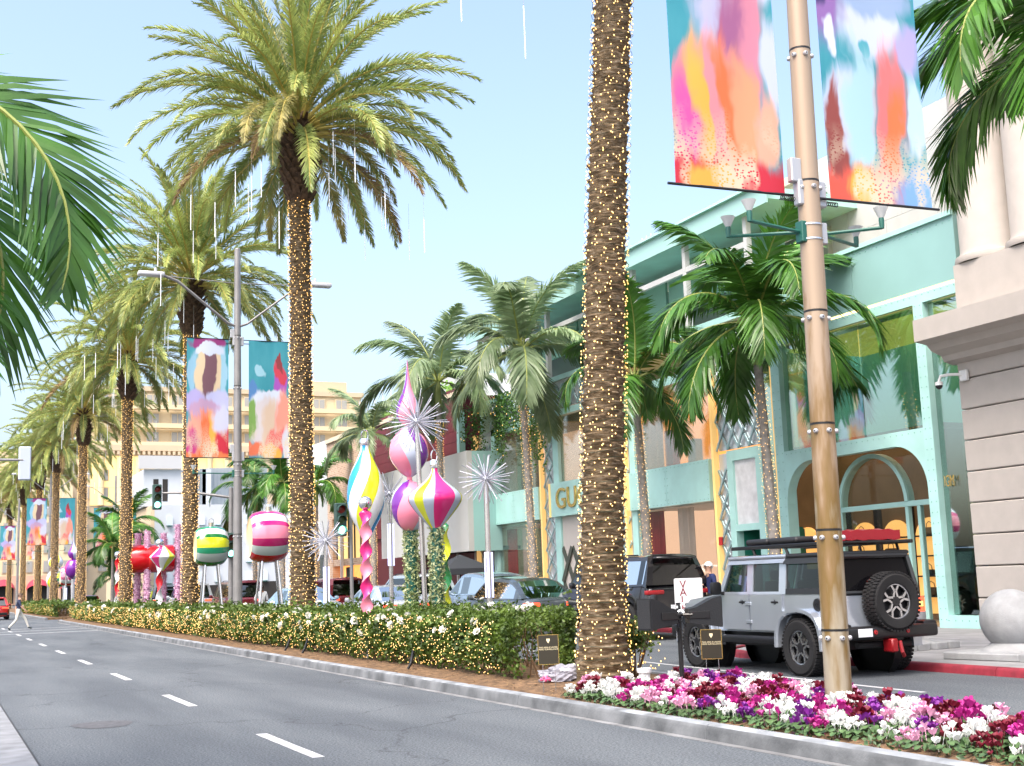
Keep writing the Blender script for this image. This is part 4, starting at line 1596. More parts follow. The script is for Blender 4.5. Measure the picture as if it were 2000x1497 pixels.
hedge_section(17.15, 23.2, 7.65, 9.75, .95, 'dense stretch of rose hedge left of the nearest palm trunk', 3000, .075, 46, 420, 1)
hedge_section(23.2, 30.0, 7.65, 9.75, .92, 'rose hedge stretch below the pink candy pole and stacked ornaments', 2500, .080, 40, 430, 2)
hedge_section(30.0, 40.0, 7.65, 9.75, .90, 'rose hedge stretch around the tall palm with the largest crown', 1900, .095, 40, 560, 3)
hedge_section(40.0, 56.0, 7.65, 9.75, .88, 'rose hedge stretch below the striped barrel ornaments', 1200, .12, 36, 760, 4)
hedge_section(56.0, 82.0, 7.65, 9.75, .88, 'rose hedge stretch at the red drum and twisted poles', 700, .15, 20, 900, 5)
hedge_section(93.0, 130.0, 7.6, 9.9, .9, 'farthest rose hedge beyond the pedestrian crossing', 420, .19, 10, 700, 6)

# ------------------------------------------------------------------ cyclamen bed
CYC = {'white': mat('white_petal', (.82, .82, .80), .55, trans=.2), 'purple': mat('purple_petal', (.20, .02, .26), .55, trans=.2, rnd=.2),
       'crimson': mat('crimson_petal', (.15, .004, .02), .55, trans=.15, rnd=.2), 'pink': mat('pink_petal', (.78, .40, .58), .55, trans=.2, rnd=.1),
       'magenta': mat('magenta_petal', (.42, .02, .22), .55, trans=.2, rnd=.2)}
CLEAF = mat('cyclamen_leaf', (.028, .085, .018), .45, var=.5, scale=14, rnd=.3, col2=(.09, .16, .06))
rng = random.Random(99)


def cyc_blossom():
    """five swept-back petals above a nodding face."""
    mb = MB()
    for i in range(5):
        th = 2 * pi * i / 5
        c, s = cos(th), sin(th)
        tg = Vector((-s, c, 0))
        o = Vector((c, s, 0))
        vs = []
        for (r, z, w) in ((.006, 0, .007), (.014, .012, .015), (.023, .030, .022), (.034, .046, .022), (.040, .056, .010)):
            for q in (-1, 0, 1):
                tw = .35 if i % 2 else -.2
                vs.append(o * (r + (.005 if q else 0)) + (tg + Vector((0, 0, tw))) * (w * q) + Vector((0, 0, z * (.85 + .1 * (i % 3)))))
        mb.add(vs, [(3 * a + b, 3 * a + b + 1, 3 * a + b + 4, 3 * a + b + 3) for a in range(4) for b in range(2)])
    mb.tube([(0, 0, 0), (.004, 0, -.06), (.0, .004, -.15)], .0035, 4)
    return mb


def cyc_leaves():
    mb = MB()
    for i in range(18):
        th = i * 2.4 + rng.uniform(-.2, .2)
        r = .03 + .125 * sqrt(i / 18)
        z = .10 - .05 * (i / 18) + rng.uniform(-.015, .015)
        c, s = cos(th), sin(th)
        o, tg = Vector((c, s, -.45)).normalized(), Vector((-s, c, 0))
        b = Vector((r * c, r * s, z))
        w, L = rng.uniform(.032, .045), rng.uniform(.055, .075)
        up = Vector((0, 0, .012))
        mb.add([b, b - o * .012 + tg * w * .7, b + o * L * .35 + tg * w + up * .5, b + o * L * .8 + tg * w * .55, b + o * L, b + o * L * .8 - tg * w * .55, b + o * L * .35 - tg * w + up * .5, b - o * .012 - tg * w * .7],
               [(0, 1, 2, 3), (0, 3, 4, 5), (0, 5, 6, 7)])
        mb.tube([b, (r * c * .3, r * s * .3, 0)], .003, 3, 0, False)
    return mb


cb = {}
for nme, m in CYC.items():
    o = cyc_blossom().build('blossom', m, smooth=70, fix=False)
    cb[nme] = o.data
    bpy.data.objects.remove(o)
leaf_me = []
for k in range(4):
    o = cyc_leaves().build('foliage', CLEAF, smooth=50, fix=False)
    leaf_me.append(o.data)
    bpy.data.objects.remove(o)
names = ['white', 'crimson', 'purple', 'magenta', 'crimson', 'white', 'purple', 'magenta', 'crimson', 'white', 'pink']
CL = {'white': 'white cyclamen in the flower bed by the banner pole', 'purple': 'purple cyclamen in the flower bed by the banner pole',
      'crimson': 'dark crimson cyclamen in the flower bed by the banner pole', 'pink': 'pale pink cyclamen in the flower bed by the banner pole',
      'magenta': 'bright magenta cyclamen in the flower bed by the banner pole'}
cnt = 0
yy = 6.3
while yy < 15.6:
    row_x = 7.36
    while row_x < interp(RIGHT_EDGE, yy) - .28:
        px, py = row_x + rng.uniform(-.07, .07), yy + rng.uniform(-.08, .08)
        row_x += .265
        if (px - 8.47) ** 2 + (py - 10.62) ** 2 < .16 ** 2 or (px - 8.56) ** 2 + (py - 13.74) ** 2 < .1 ** 2:
            continue
        if py > 14.55 - .35 * max(0, px - 8) + .2 * sin(px * 5):
            continue
        nme = rng.choice(names)
        row = 'in the front row along the kerb' if px < 8.0 else 'in the middle of the bed' if px < 9.1 else 'in the back row by the roadway'
        c = CL[nme].split(' in the')[0] + ' ' + row + (' left of the banner pole' if py > 10.6 else ' right of the banner pole')
        p = thing('cyclamen', c, 'flower', (px, py, bedz(px, py) - .01), rng.uniform(0, 6), c)
        s = rng.uniform(.78, 1.16)
        p.scale = (s, s, s)
        obj('foliage', rng.choice(leaf_me), p)
        n = rng.choice((11, 13, 15)) if px > 7.6 else rng.choice((5, 8, 11))
        for q in range(n):
            th, r = q * 2.39996, .105 * sqrt((q + .3) / n)
            b = obj('blossom', cb[nme], p, (r * cos(th), r * sin(th), .175 - 1.5 * r * r * 6 + rng.uniform(-.03, .03)), (rng.uniform(-.3, .3), rng.uniform(-.3, .3), rng.uniform(0, 6)))
            sb = rng.uniform(.72, 1.0)
            b.scale = (sb, sb, sb)
        cnt += 1
    yy += .27
print('cyclamen', cnt)

# leafy ground cover between the flowers and the kerb
pts = [(rng.uniform(7.12, 9.9), rng.uniform(5.5, 14.2), 0) for i in range(5200)]
pts = [q for q in pts if q[0] < interp(RIGHT_EDGE, q[1]) - .2]
pts = [(x, y, bedz(x, y) + rng.uniform(.0, .07)) for x, y, z in pts]
o = leaf_cloud(MB(), pts, .06, rng).build('ground_cover', CLEAF, fix=False)
o['kind'] = 'stuff'
# ================================================================== lamp poles and banners
POLE_B = mat('tan_pole_paint', (.48, .36, .23), .35, var=.12, scale=1.5, coat=.3)


def _polemat(nt, p):
    N, L = nt.nodes, nt.links
    tc = N.new('ShaderNodeTexCoord')
    mp = N.new('ShaderNodeMapping')
    mp.inputs['Scale'].default_value = (5, 5, .9)
    L.new(tc.outputs['Object'], mp.inputs['Vector'])
    nz = N.new('ShaderNodeTexNoise')
    nz.inputs['Scale'].default_value = 1.3
    nz.inputs['Detail'].default_value = 6
    L.new(mp.outputs[0], nz.inputs['Vector'])
    sp = N.new('ShaderNodeSeparateXYZ')
    L.new(tc.outputs['Object'], sp.inputs[0])
    ad = N.new('ShaderNodeMath')
    ad.operation = 'MULTIPLY_ADD'
    ad.inputs[1].default_value = 1.5
    L.new(nz.outputs['Fac'], ad.inputs[0])
    mr = N.new('ShaderNodeMapRange')
    mr.inputs['From Min'].default_value = 0
    mr.inputs['From Max'].default_value = 7
    L.new(sp.outputs['Z'], mr.inputs['Value'])
    L.new(mr.outputs[0], ad.inputs[2])
    rp = N.new('ShaderNodeValToRGB')
    e = rp.color_ramp.elements
    e[0].position, e[0].color = .42, (.32, .28, .21, 1)
    e[1].position, e[1].color = 1.7 / 2, (.34, .255, .18, 1)
    for pos, c in ((.60, (.17, .105, .03, 1)), (.72, (.22, .14, .065, 1))):
        x = e.new(pos)
        x.color = c
    hf = N.new('ShaderNodeMath')
    hf.operation = 'MULTIPLY'
    hf.inputs[1].default_value = .6
    L.new(ad.outputs[0], hf.inputs[0])
    L.new(hf.outputs[0], rp.inputs['Fac'])
    L.new(rp.outputs[0], p.inputs['Base Color'])
    p.inputs['Roughness'].default_value = .38
    p.inputs['Metallic'].default_value = .15


POLE_T = nodemat('weathered_tan_pole', _polemat)
POLE_G = mat('silver_pole', (.24, .235, .235), .4, metal=.3, var=.15, scale=2)
STEEL = mat('bright_steel', (.62, .62, .64), .22, metal=.9)
DGREEN = mat('dark_green_metal', (.012, .10, .075), .4)
BLACKM = mat('black_metal', (.008, .008, .009), .4)
GREYB = mat('grey_bracket', (.45, .46, .48), .4, metal=.4)
FROST = mat('frosted_cup', (.72, .74, .74), .25, trans=.4)


def banner_mat(name, layers, bgc, bgc2, bw=1.37, bh=3.1):
    """abstract printed cloth: soft colour fields over teal; layers = (u, v, ru, rv, colour, softness, strand strength)."""
    m = bpy.data.materials.new(name)
    m.use_nodes = True
    nt = m.node_tree
    N, L = nt.nodes, nt.links
    p = N['Principled BSDF']
    p.inputs['Roughness'].default_value = .6
    tc = N.new('ShaderNodeTexCoord')
    mp = N.new('ShaderNodeMapping')
    mp.inputs['Scale'].default_value = (1 / bw, 1, 1 / bh)
    L.new(tc.outputs['Object'], mp.inputs['Vector'])
    n1 = N.new('ShaderNodeTexNoise')
    n1.inputs['Scale'].default_value = 3.2
    n1.inputs['Detail'].default_value = 3
    L.new(mp.outputs[0], n1.inputs['Vector'])
    dis = N.new('ShaderNodeVectorMath')
    dis.operation = 'MULTIPLY_ADD'
    dis.inputs[1].default_value = (.46, 0, .20)
    sub = N.new('ShaderNodeVectorMath')
    sub.operation = 'SUBTRACT'
    sub.inputs[1].default_value = (.5, .5, .5)
    L.new(n1.outputs['Color'], sub.inputs[0])
    L.new(sub.outputs[0], dis.inputs[0])
    L.new(mp.outputs[0], dis.inputs[2])
    # vertical strands
    ms = N.new('ShaderNodeMapping')
    ms.inputs['Scale'].default_value = (11, 1, 1.1)
    L.new(dis.outputs[0], ms.inputs['Vector'])
    st = N.new('ShaderNodeTexNoise')
    st.inputs['Scale'].default_value = 1.5
    st.inputs['Detail'].default_value = 2
    L.new(ms.outputs[0], st.inputs['Vector'])
    base = N.new('ShaderNodeMix')
    base.data_type = 'RGBA'
    base.inputs[6].default_value = (*bgc, 1)
    base.inputs[7].default_value = (*bgc2, 1)
    L.new(n1.outputs['Fac'], base.inputs[0])
    cur = base.outputs[2]
    for (u, v, ru, rv, c, soft, strand) in layers:
        s1 = N.new('ShaderNodeVectorMath')
        s1.operation = 'SUBTRACT'
        s1.inputs[1].default_value = (u, 0, v)
        L.new(dis.outputs[0], s1.inputs[0])
        s2 = N.new('ShaderNodeVectorMath')
        s2.operation = 'MULTIPLY'
        s2.inputs[1].default_value = (1 / ru, 0, 1 / rv)
        L.new(s1.outputs[0], s2.inputs[0])
        ln = N.new('ShaderNodeVectorMath')
        ln.operation = 'LENGTH'
        L.new(s2.outputs[0], ln.inputs[0])
        a = N.new('ShaderNodeMath')
        a.operation = 'MULTIPLY_ADD'
        a.inputs[1].default_value = strand
        L.new(st.outputs['Fac'], a.inputs[0])
        L.new(ln.outputs['Value'], a.inputs[2])
        mr = N.new('ShaderNodeMapRange')
        mr.interpolation_type = 'SMOOTHSTEP'
        mr.inputs['From Min'].default_value = 1 + strand * .5 + soft / 2
        mr.inputs['From Max'].default_value = 1 + strand * .5 - soft / 2
        L.new(a.outputs[0], mr.inputs['Value'])
        mx = N.new('ShaderNodeMix')
        mx.data_type = 'RGBA'
        mx.inputs[7].default_value = (*c, 1)
        L.new(mr.outputs[0], mx.inputs[0])
        L.new(cur, mx.inputs[6])
        cur = mx.outputs[2]
    # fine leopard-like print near the foot
    vo = N.new('ShaderNodeTexVoronoi')
    vo.inputs['Scale'].default_value = 34
    mv = N.new('ShaderNodeMapping')
    mv.inputs['Scale'].default_value = (1, 1, 3.0)
    L.new(mp.outputs[0], mv.inputs['Vector'])
    L.new(mv.outputs[0], vo.inputs['Vector'])
    sp = N.new('ShaderNodeSeparateXYZ')
    L.new(dis.outputs[0], sp.inputs[0])
    f1 = N.new('ShaderNodeMapRange')
    f1.inputs['From Min'].default_value = .30
    f1.inputs['From Max'].default_value = .06
    L.new(sp.outputs['Z'], f1.inputs['Value'])
    r4 = N.new('ShaderNodeMapRange')
    r4.inputs['From Min'].default_value = .30
    r4.inputs['From Max'].default_value = .42
    L.new(vo.outputs['Distance'], r4.inputs['Value'])
    r5 = N.new('ShaderNodeMapRange')
    r5.inputs['From Min'].default_value = .48
    r5.inputs['From Max'].default_value = .56
    L.new(n1.outputs['Fac'], r5.inputs['Value'])
    mm = N.new('ShaderNodeMath')
    mm.operation = 'MULTIPLY'
    L.new(f1.outputs[0], mm.inputs[0])
    L.new(r4.outputs[0], mm.inputs[1])
    m3 = N.new('ShaderNodeMath')
    m3.operation = 'MULTIPLY'
    L.new(mm.outputs[0], m3.inputs[0])
    L.new(r5.outputs[0], m3.inputs[1])
    mx = N.new('ShaderNodeMix')
    mx.data_type = 'RGBA'
    mx.inputs[7].default_value = (.72, .62, .46, 1)
    L.new(m3.outputs[0], mx.inputs[0])
    L.new(cur, mx.inputs[6])
    L.new(mx.outputs[2], p.inputs['Base Color'])
    tr = N.new('ShaderNodeBsdfTranslucent')
    L.new(mx.outputs[2], tr.inputs['Color'])
    ms2 = N.new('ShaderNodeMixShader')
    ms2.inputs[0].default_value = .3
    L.new(p.outputs[0], ms2.inputs[1])
    L.new(tr.outputs[0], ms2.inputs[2])
    L.new(ms2.outputs[0], N['Material Output'].inputs['Surface'])
    return m


TEAL, TEAL2 = (.012, .25, .33), (.10, .42, .50)
LAV, PALE, PINK = (.46, .42, .72), (.62, .68, .82), (.80, .22, .36)
ORG, RED_, YEL, CRM = (.82, .20, .07), (.60, .03, .06), (.86, .46, .08), (.70, .58, .40)
BM = [
    banner_mat('banner_print_a', [
        (.9, 1.0, .5, .14, LAV, .6, .3), (.25, .86, .30, .16, PALE, .6, .5), (.80, .86, .22, .12, (.50, .50, .76), .6, .5), (.62, .90, .12, .10, (.78, .78, .86), .4, .4),
        (.46, .62, .26, .24, (.50, .50, .68), .7, .5), (.28, .58, .16, .30, (.66, .26, .36), .8, .6), (.40, .50, .12, .26, (.40, .14, .30), .8, .6), (.02, .46, .12, .18, (.56, .62, .76), .6, .8),
        (.60, .20, .46, .33, (.82, .32, .26), .3, .4), (.74, .20, .12, .30, YEL, .8, .6), (.50, .20, .14, .32, ORG, .8, .6), (.62, .24, .06, .3, (.84, .30, .34), .7, .6), (.90, .14, .12, .26, (.68, .10, .38), .8, .6), (.30, .22, .10, .26, (.84, .36, .20), .8, .6),
        (.12, .22, .10, .14, (.80, .42, .30), .6, .6), (.5, -.02, .9, .13, RED_, .6, .8), (.70, .02, .2, .06, YEL, .7, .8)], TEAL, TEAL2),
    banner_mat('banner_print_b', [
        (.52, .68, .30, .13, PALE, .7, .5), (.90, .60, .16, .10, LAV, .7, .5), (.10, .80, .20, .20, (.30, .16, .44), .6, .4), (.04, .88, .10, .14, (.05, .04, .16), .4, .3), (.78, .95, .16, .08, (.62, .40, .18), .25, .4),
        (.60, .82, .36, .10, (.34, .46, .66), .5, .5), (.42, .60, .05, .05, TEAL2, .4, .2), (.12, .62, .06, .07, (.66, .72, .84), .4, .2), (.18, .34, .22, .18, (.54, .62, .78), .5, .7), (.36, .30, .14, .28, (.42, .64, .72), .7, .8), (.66, .36, .16, .24, (.80, .20, .20), .7, .8),
        (.72, .26, .08, .18, ORG, .7, .8), (.94, .34, .12, .16, (.50, .66, .76), .6, .8), (.10, .24, .10, .22, (.30, .07, .06), .5, .8), (.40, .02, .6, .12, (.76, .12, .08), .6, .9), (.34, .06, .16, .08, YEL, .7, .9), (.9, .02, .26, .12, (.22, .42, .70), .6, .5)], TEAL, TEAL2),
    banner_mat('banner_print_c', [
        (.5, .73, .34, .26, CRM, .15, .15), (.46, .70, .15, .26, (.20, .10, .13), .25, .15), (.14, .73, .10, .24, (.34, .58, .72), .35, .15), (.88, .70, .10, .2, (.30, .54, .70), .35, .15), (.5, .97, .42, .06, (.30, .04, .20), .3, .3), (.5, .90, .36, .05, PALE, .3, .3),
        (.85, .47, .34, .09, LAV, .4, .3), (.15, .48, .34, .09, (.52, .54, .78), .4, .3), (.5, .36, .42, .11, (.54, .36, .54), .35, .4), (.5, .30, .3, .06, (.66, .18, .28), .4, .4), (.5, .14, .62, .23, (.82, .40, .30), .25, .6), (.55, .14, .18, .22, ORG, .5, .7), (.36, .14, .10, .2, YEL, .6, .7),
        (.92, .10, .18, .14, (.60, .06, .26), .5, .7), (.1, .12, .22, .15, RED_, .5, .7), (.14, .33, .2, .12, (.60, .62, .80), .5, .4), (.5, -.01, .8, .05, (.80, .22, .08), .5, .7)], TEAL, TEAL2, 1.45, 4.2),
    banner_mat('banner_print_d', [
        (.78, .60, .18, .13, (.40, .10, .50), .25, .15), (.80, .72, .12, .10, (.62, .06, .10), .3, .15), (.82, .82, .05, .10, (.30, .05, .06), .3, .1), (.10, .55, .16, .10, (.10, .26, .54), .3, .3), (.5, .46, .56, .12, (.66, .72, .82), .25, .3), (.42, .28, .44, .24, (.66, .62, .64), .3, .4),
        (.50, .26, .18, .22, (.68, .54, .42), .5, .5), (.04, .34, .18, .17, (.22, .40, .10), .3, .4), (.88, .36, .22, .22, (.82, .34, .26), .5, .5), (.70, .14, .26, .11, (.78, .10, .12), .5, .7), (.55, .05, .24, .07, YEL, .5, .7), (.12, .08, .28, .07, (.76, .20, .10), .5, .7),
        (.95, .10, .12, .16, (.62, .66, .80), .5, .5), (.30, .74, .12, .05, (.36, .62, .72), .3, .2)], TEAL, TEAL2, 1.45, 4.2)]


def banner(loc, rz, w, h, m, label, grp=None, sway=.05):
    """hanging cloth sheet with thickness, folded hems and rods; loc = lower inner corner, it extends along local +x."""
    t = thing('banner', label, 'banner', loc, rz, grp)
    mb = MB()
    nx, nz = 10, 24
    th = .006
    for side in (0, 1):
        vs = []
        for j in range(nz + 1):
            for i in range(nx + 1):
                u, v = i / nx, j / nz
                y = sway * sin(pi * v) * (u - .2) + .012 * sin(u * 9 + v * 4)
                vs.append((u * w, y + (th if side else 0), v * h))
        o = len(mb.v)
        fs = [(j * (nx + 1) + i, j * (nx + 1) + i + 1, (j + 1) * (nx + 1) + i + 1, (j + 1) * (nx + 1) + i) for j in range(nz) for i in range(nx)]
        mb.add(vs, fs if not side else [q[::-1] for q in fs])
    e = (nx + 1) * (nz + 1)
    for i in range(nx):
        mb.f.append((i, i + 1, e + i + 1, e + i)); mb.m.append(0)
        k = nz * (nx + 1)
        mb.f.append((k + i + 1, k + i, e + k + i, e + k + i + 1)); mb.m.append(0)
    for j in range(nz):
        a, b = j * (nx + 1), (j + 1) * (nx + 1)
        mb.f.append((b, a, e + a, e + b)); mb.m.append(0)
        a, b = a + nx, b + nx
        mb.f.append((a, b, e + b, e + a)); mb.m.append(0)
    mb.build('cloth', m, t, smooth=60, fix=False)
    for z in (0, h):
        mb = MB()
        mb.tube([(-.28, .003, z), (w + .09, .003, z)], .016, 8)
        mb.build('rod', BLACKM, t, smooth=50)
    return t


def lamp_pole(loc, label, Hp, r0, r1, m, joints, arm_z, top_arms=None, rz=0.0, lean=0.0):
    t = thing('lamp_pole', label, 'lamp pole', loc, rz, 'lamp poles on the median')
    t.rotation_euler = (0, lean, rz)
    mb = MB()
    zs = [0] + joints + [Hp]
    for a, b in zip(zs, zs[1:]):
        ra, rb = lerp(r0, r1, a / Hp), lerp(r0, r1, b / Hp)
        mb.lathe([(ra, a + .012), (rb, b - .0)], 28)
        mb.lathe([(ra, a + .012), (ra - .012, a + .011), (ra - .012, a), (ra, a)], 28)
    mb.lathe([(r1, Hp), (r1 * .9, Hp + .03), (.001, Hp + .05)], 28)
    mb.build('shaft', m, t, smooth=35)
    for z in joints:
        r = lerp(r0, r1, z / Hp)
        mb = MB()
        mb.lathe([(r - .004, z - .014), (r + .003, z - .014), (r + .003, z + .008), (r - .004, z + .008)], 28)
        mb.build('joint_seam', BLACKM, t)
        for k in range(6):
            th = k * pi / 3 + .35
            mb = MB()
            mb.lathe([(.030, 0), (.030, .018), (.022, .034), (.010, .038)], 10)
            q = Vector((cos(th), sin(th), 0)).to_track_quat('Z', 'Y')
            o = mb.build('bolt', GREYB, t, (Vector((cos(th), sin(th), 0)) * (r - .002)) + Vector((0, 0, z - .09)), smooth=40)
            o.rotation_euler = q.to_euler()
    return t


# -- near pole
NP = Vector((8.47, 10.62, .16))
PS = .907
NLEAN = rad(-1.0)
tz = math.tan(NLEAN)
np_ = lamp_pole(NP, 'nearest tan lamp pole with weathered ochre streaks standing in the cyclamen bed', 10.8, .152, .118, POLE_T, [.92, 2.05, 3.28, 4.62, 6.22, 7.9, 9.3], 5.65, lean=rad(.9))
ROT = YAW  # the banner faces the traffic; arms stand across the street
def cup(parent, p, s=1.0):
    mb = MB()
    mb.lathe([(.028 * s, -.13 * s), (.034 * s, -.03 * s), (.03 * s, 0)], 12)
    mb.build('lamp_socket', DGREEN, parent, p, smooth=40)
    mb = MB()
    mb.lathe([(.03 * s, 0), (.04 * s, .02 * s), (.085 * s, .12 * s), (.088 * s, .125 * s), (.08 * s, .12 * s), (.03 * s, .02 * s)], 16)
    mb.build('lamp_cup', FROST, parent, p, smooth=40)


def light_arms(pole, z, r, s=1.0, ends=None):
    ends = ends or [(-.95, -.10), (-.80, .55), (.98, .35), (.72, -.42)]
    for sx in (-1, 1):
        mb = MB()
        mb.rbox(sx * r - .04, sx * r + .06 if sx > 0 else sx * r + .04, -.07, .07, -.13, .13, .01, 1)
        mb.build('arm_clamp', DGREEN if sx < 0 else GREYB, pole, (0, 0, z))
    mb = MB()
    mb.lathe([(r + .004, -.10), (r + .007, -.10), (r + .007, -.08), (r + .004, -.08)], 24)
    mb.lathe([(r + .004, .08), (r + .007, .08), (r + .007, .10), (r + .004, .10)], 24)
    mb.build('arm_band', STEEL, pole, (0, 0, z))
    for (x, y) in ends:
        sx = 1 if x > 0 else -1
        mb = MB()
        mb.tube([(sx * r, 0, 0), (x, y, .03)], .022, 6)
        mb.build('spot_arm', DGREEN, pole, (0, 0, z))
        cup(pole, (x, y, z + .15), s)


def brackets(pole, z, r, s=1.0):
    for sx in (-1, 1):
        mb = MB()
        mb.rbox(sx * r - .05, sx * r + .09 if sx > 0 else sx * r + .05, -.06, .06, -.16, .16, .015, 1)
        if sx < 0:
            mb.rbox(-r - .13, -r + .02, -.05, .05, .12, .42, .012, 1)
        mb.build('banner_bracket', GREYB, pole, (0, 0, z))
        mb = MB()
        pts = []
        for i in range(80):
            a = i / 80 * 2 * pi * 8
            pts.append((sx * (r + .07 + .22 * i / 80), .025 * cos(a), -.09 + .025 * sin(a)))
        mb.tube(pts, .006, 4)
        mb.build('spring', BLACKM, pole, (0, 0, z))


np_.scale = (PS, PS, PS)
light_arms(np_, 5.58, .138)
brackets(np_, 6.07, .136)
# banners of the near pole hang from rods across the street direction
def off(a):
    return Vector((cos(a), sin(a), 0))


bz = 5.46
banner(NP + Vector((-.24 + .075, .09, bz + .04)), pi - .04, 1.36, 3.1, BM[0], 'large teal, pink and orange abstract print banner left of the nearest pole', 'banners on the lamp poles')
banner(NP + Vector((.24 + .075, -.09, bz - .02)), .05 - .10, 1.38, 3.1, BM[1], 'large teal and lavender abstract print banner right of the nearest pole', 'banners on the lamp poles')

# -- silver poles further on
def silver_pole(loc, lab, lab_l, lab_r, arms=True, w=1.45):
    p = lamp_pole(loc, lab, 13.55, .165, .11, POLE_G, [1.1, 3.4, 5.9, 8.6, 10.4], 5.5)
    light_arms(p, 5.5, .15, 1.2, ends=[(-1.5, .1), (1.3, .1)])
    brackets(p, 6.1, .14)
    brackets(p, 10.2, .125)
    mb = MB()
    for s in (-1, 1):
        for dy in (-.05, .05):
            mb = MB()
            mb.tube([(s * .10, dy, 10.75), (s * .35, dy, 10.85), (s * 2.1, dy, 12.25), (s * 2.6, dy, 12.42)], .038, 8)
            mb.build('lamp_arm', POLE_G, p, smooth=50)
        mb = MB()
        mb.tube([(0, 0, 12.3), (s * 2.5, 0, 12.40)], .016, 6)
        mb.build('tie_rod', POLE_G, p)
        mb = MB()
        mb.rbox(s * 2.55 if s > 0 else -3.45, 3.45 if s > 0 else -2.55, -.17, .17, 12.36, 12.52, .05, 2)
        mb.lathe([(.05, 12.52), (.05, 12.66), (.02, 12.68)], 8, 0, None, (s * 2.85, 0, 0))
        mb.build('lamp_head', mat('lamp_head_grey', (.50, .51, .54), .45), p, smooth=50)
    banner(Vector(loc) + Vector((-.32, .0, 6.05)), pi, w, 4.2, BM[2], lab_l, 'banners on the lamp poles')
    banner(Vector(loc) + Vector((.40, .0, 6.05)), 0, w, 4.2, BM[3], lab_r, 'banners on the lamp poles')
    return p


silver_pole((9.55, 43.7, .1), 'silver lamp pole with two outstretched lamp arms and banners', 'teal banner with a striped figure left of the silver lamp pole', 'teal banner with a purple candle shape right of the silver lamp pole')
silver_pole((9.5, 121, .1), 'distant silver lamp pole at the far left', 'distant teal and orange banner left of the far lamp pole', 'distant teal banner right of the far lamp pole', w=1.7)
silver_pole((9.5, 168, .1), 'farthest silver lamp pole at the left edge', 'farthest teal and orange banner at left', 'farthest right-hand teal banner', w=1.8)
silver_pole((16.9, 135, .1), 'silver lamp pole by the white facade building', 'teal banner beside the bushy king palms', 'teal banner at the white facade corner', w=1.8)

# ================================================================== traffic signals
def signal_head(parent, p, rz, lit=True, s=1.0, back=False):
    mb = MB()
    mb.rbox(-.20 * s, .20 * s, -.12 * s, .14 * s, -.58 * s, .58 * s, .03, 1)
    h = mb.build('signal_head', mat('signal_green_grey', (.03, .07, .06), .5) if not back else mat('signal_pale_grey', (.46, .52, .62), .5), parent, p, (0, 0, rz))
    cols = [('red_lens', (.20, .015, .01), None), ('amber_lens', (.06, .09, .03), None), ('green_lens', (.2, .9, .6), (.25, 1.0, .72))]
    for k, (n, c, e) in enumerate(cols):
        z = (.36 - .36 * k) * s
        mb = MB()
        mb.lathe([(.145 * s, 0), (.10 * s, .025), (.001, .035)], 18)
        o = mb.build(n, mat(n, c, .3, emit=e, estr=1.4 if e else 0), h, (0, -.12 * s, z), (pi / 2, 0, 0), smooth=60)
        mb = MB()
        vs = []
        for i in range(13):
            t = pi * (-.1 + 1.2 * i / 12)
            vs += [(.155 * s * cos(t), 0, .155 * s * sin(t)), (.155 * s * cos(t), -.20 * s, .155 * s * sin(t) - .02)]
        mb.add(vs, [(2 * i, 2 * i + 2, 2 * i + 3, 2 * i + 1) for i in range(12)])
        mb.build('visor', MATS['signal_green_grey'], h, (0, -.12 * s, z))
    return h


t = thing('traffic_signal', 'traffic signal mast with long arm left of the silver lamp pole, green lit', 'traffic light', (12.5, 58.6, .0), 0, 'traffic signals')
mb = MB()
mb.lathe([(.22, 0), (.22, .3), (.14, .35), (.10, 6.3), (.06, 6.32)], 16)
mb.build('mast', POLE_G, t, smooth=40)
mb = MB()
mb.tube([(0, 0, 5.85), (-1.6, .4, 6.1), (-3.0, .8, 6.12)], [.07, .055, .045], 8)
mb.build('mast_arm', POLE_G, t, smooth=40)
signal_head(t, (-3.2, 1.0, 5.95), 0)
signal_head(t, (-.08, -.25, 3.62), 0)
t = thing('traffic_signal', 'traffic signal with green light beside the yellow and blue teardrop ornament', 'traffic light', (13.35, 42.8, .0), 0, 'traffic signals')
mb = MB()
mb.lathe([(.16, 0), (.16, .3), (.07, .34), (.055, 4.7), (.03, 4.72)], 14)
mb.build('mast', POLE_G, t, smooth=40)
mb = MB()
mb.tube([(0, 0, 4.3), (-.3, -.1, 4.3)], .03, 8)
mb.tube([(0, 0, 3.5), (-.3, -.1, 3.5)], .03, 8)
mb.build('side_bracket', POLE_G, t)
signal_head(t, (-.42, -.12, 3.9), 0)
t = thing('traffic_signal', 'back of a pale grey traffic signal on an arm from the left edge', 'traffic light', (-2.2, 42.7, 0), 0, 'traffic signals')
mb = MB()
mb.lathe([(.2, 0), (.2, .3), (.11, .35), (.08, 6.6)], 14)
mb.build('mast', POLE_G, t, smooth=40)
mb = MB()
mb.tube([(0, 0, 5.95), (4.7, 0, 5.92)], [.06, .04], 8)
mb.build('mast_arm', POLE_G, t, smooth=40)
h = signal_head(t, (4.75, .1, 5.82), pi, back=True, s=.92)

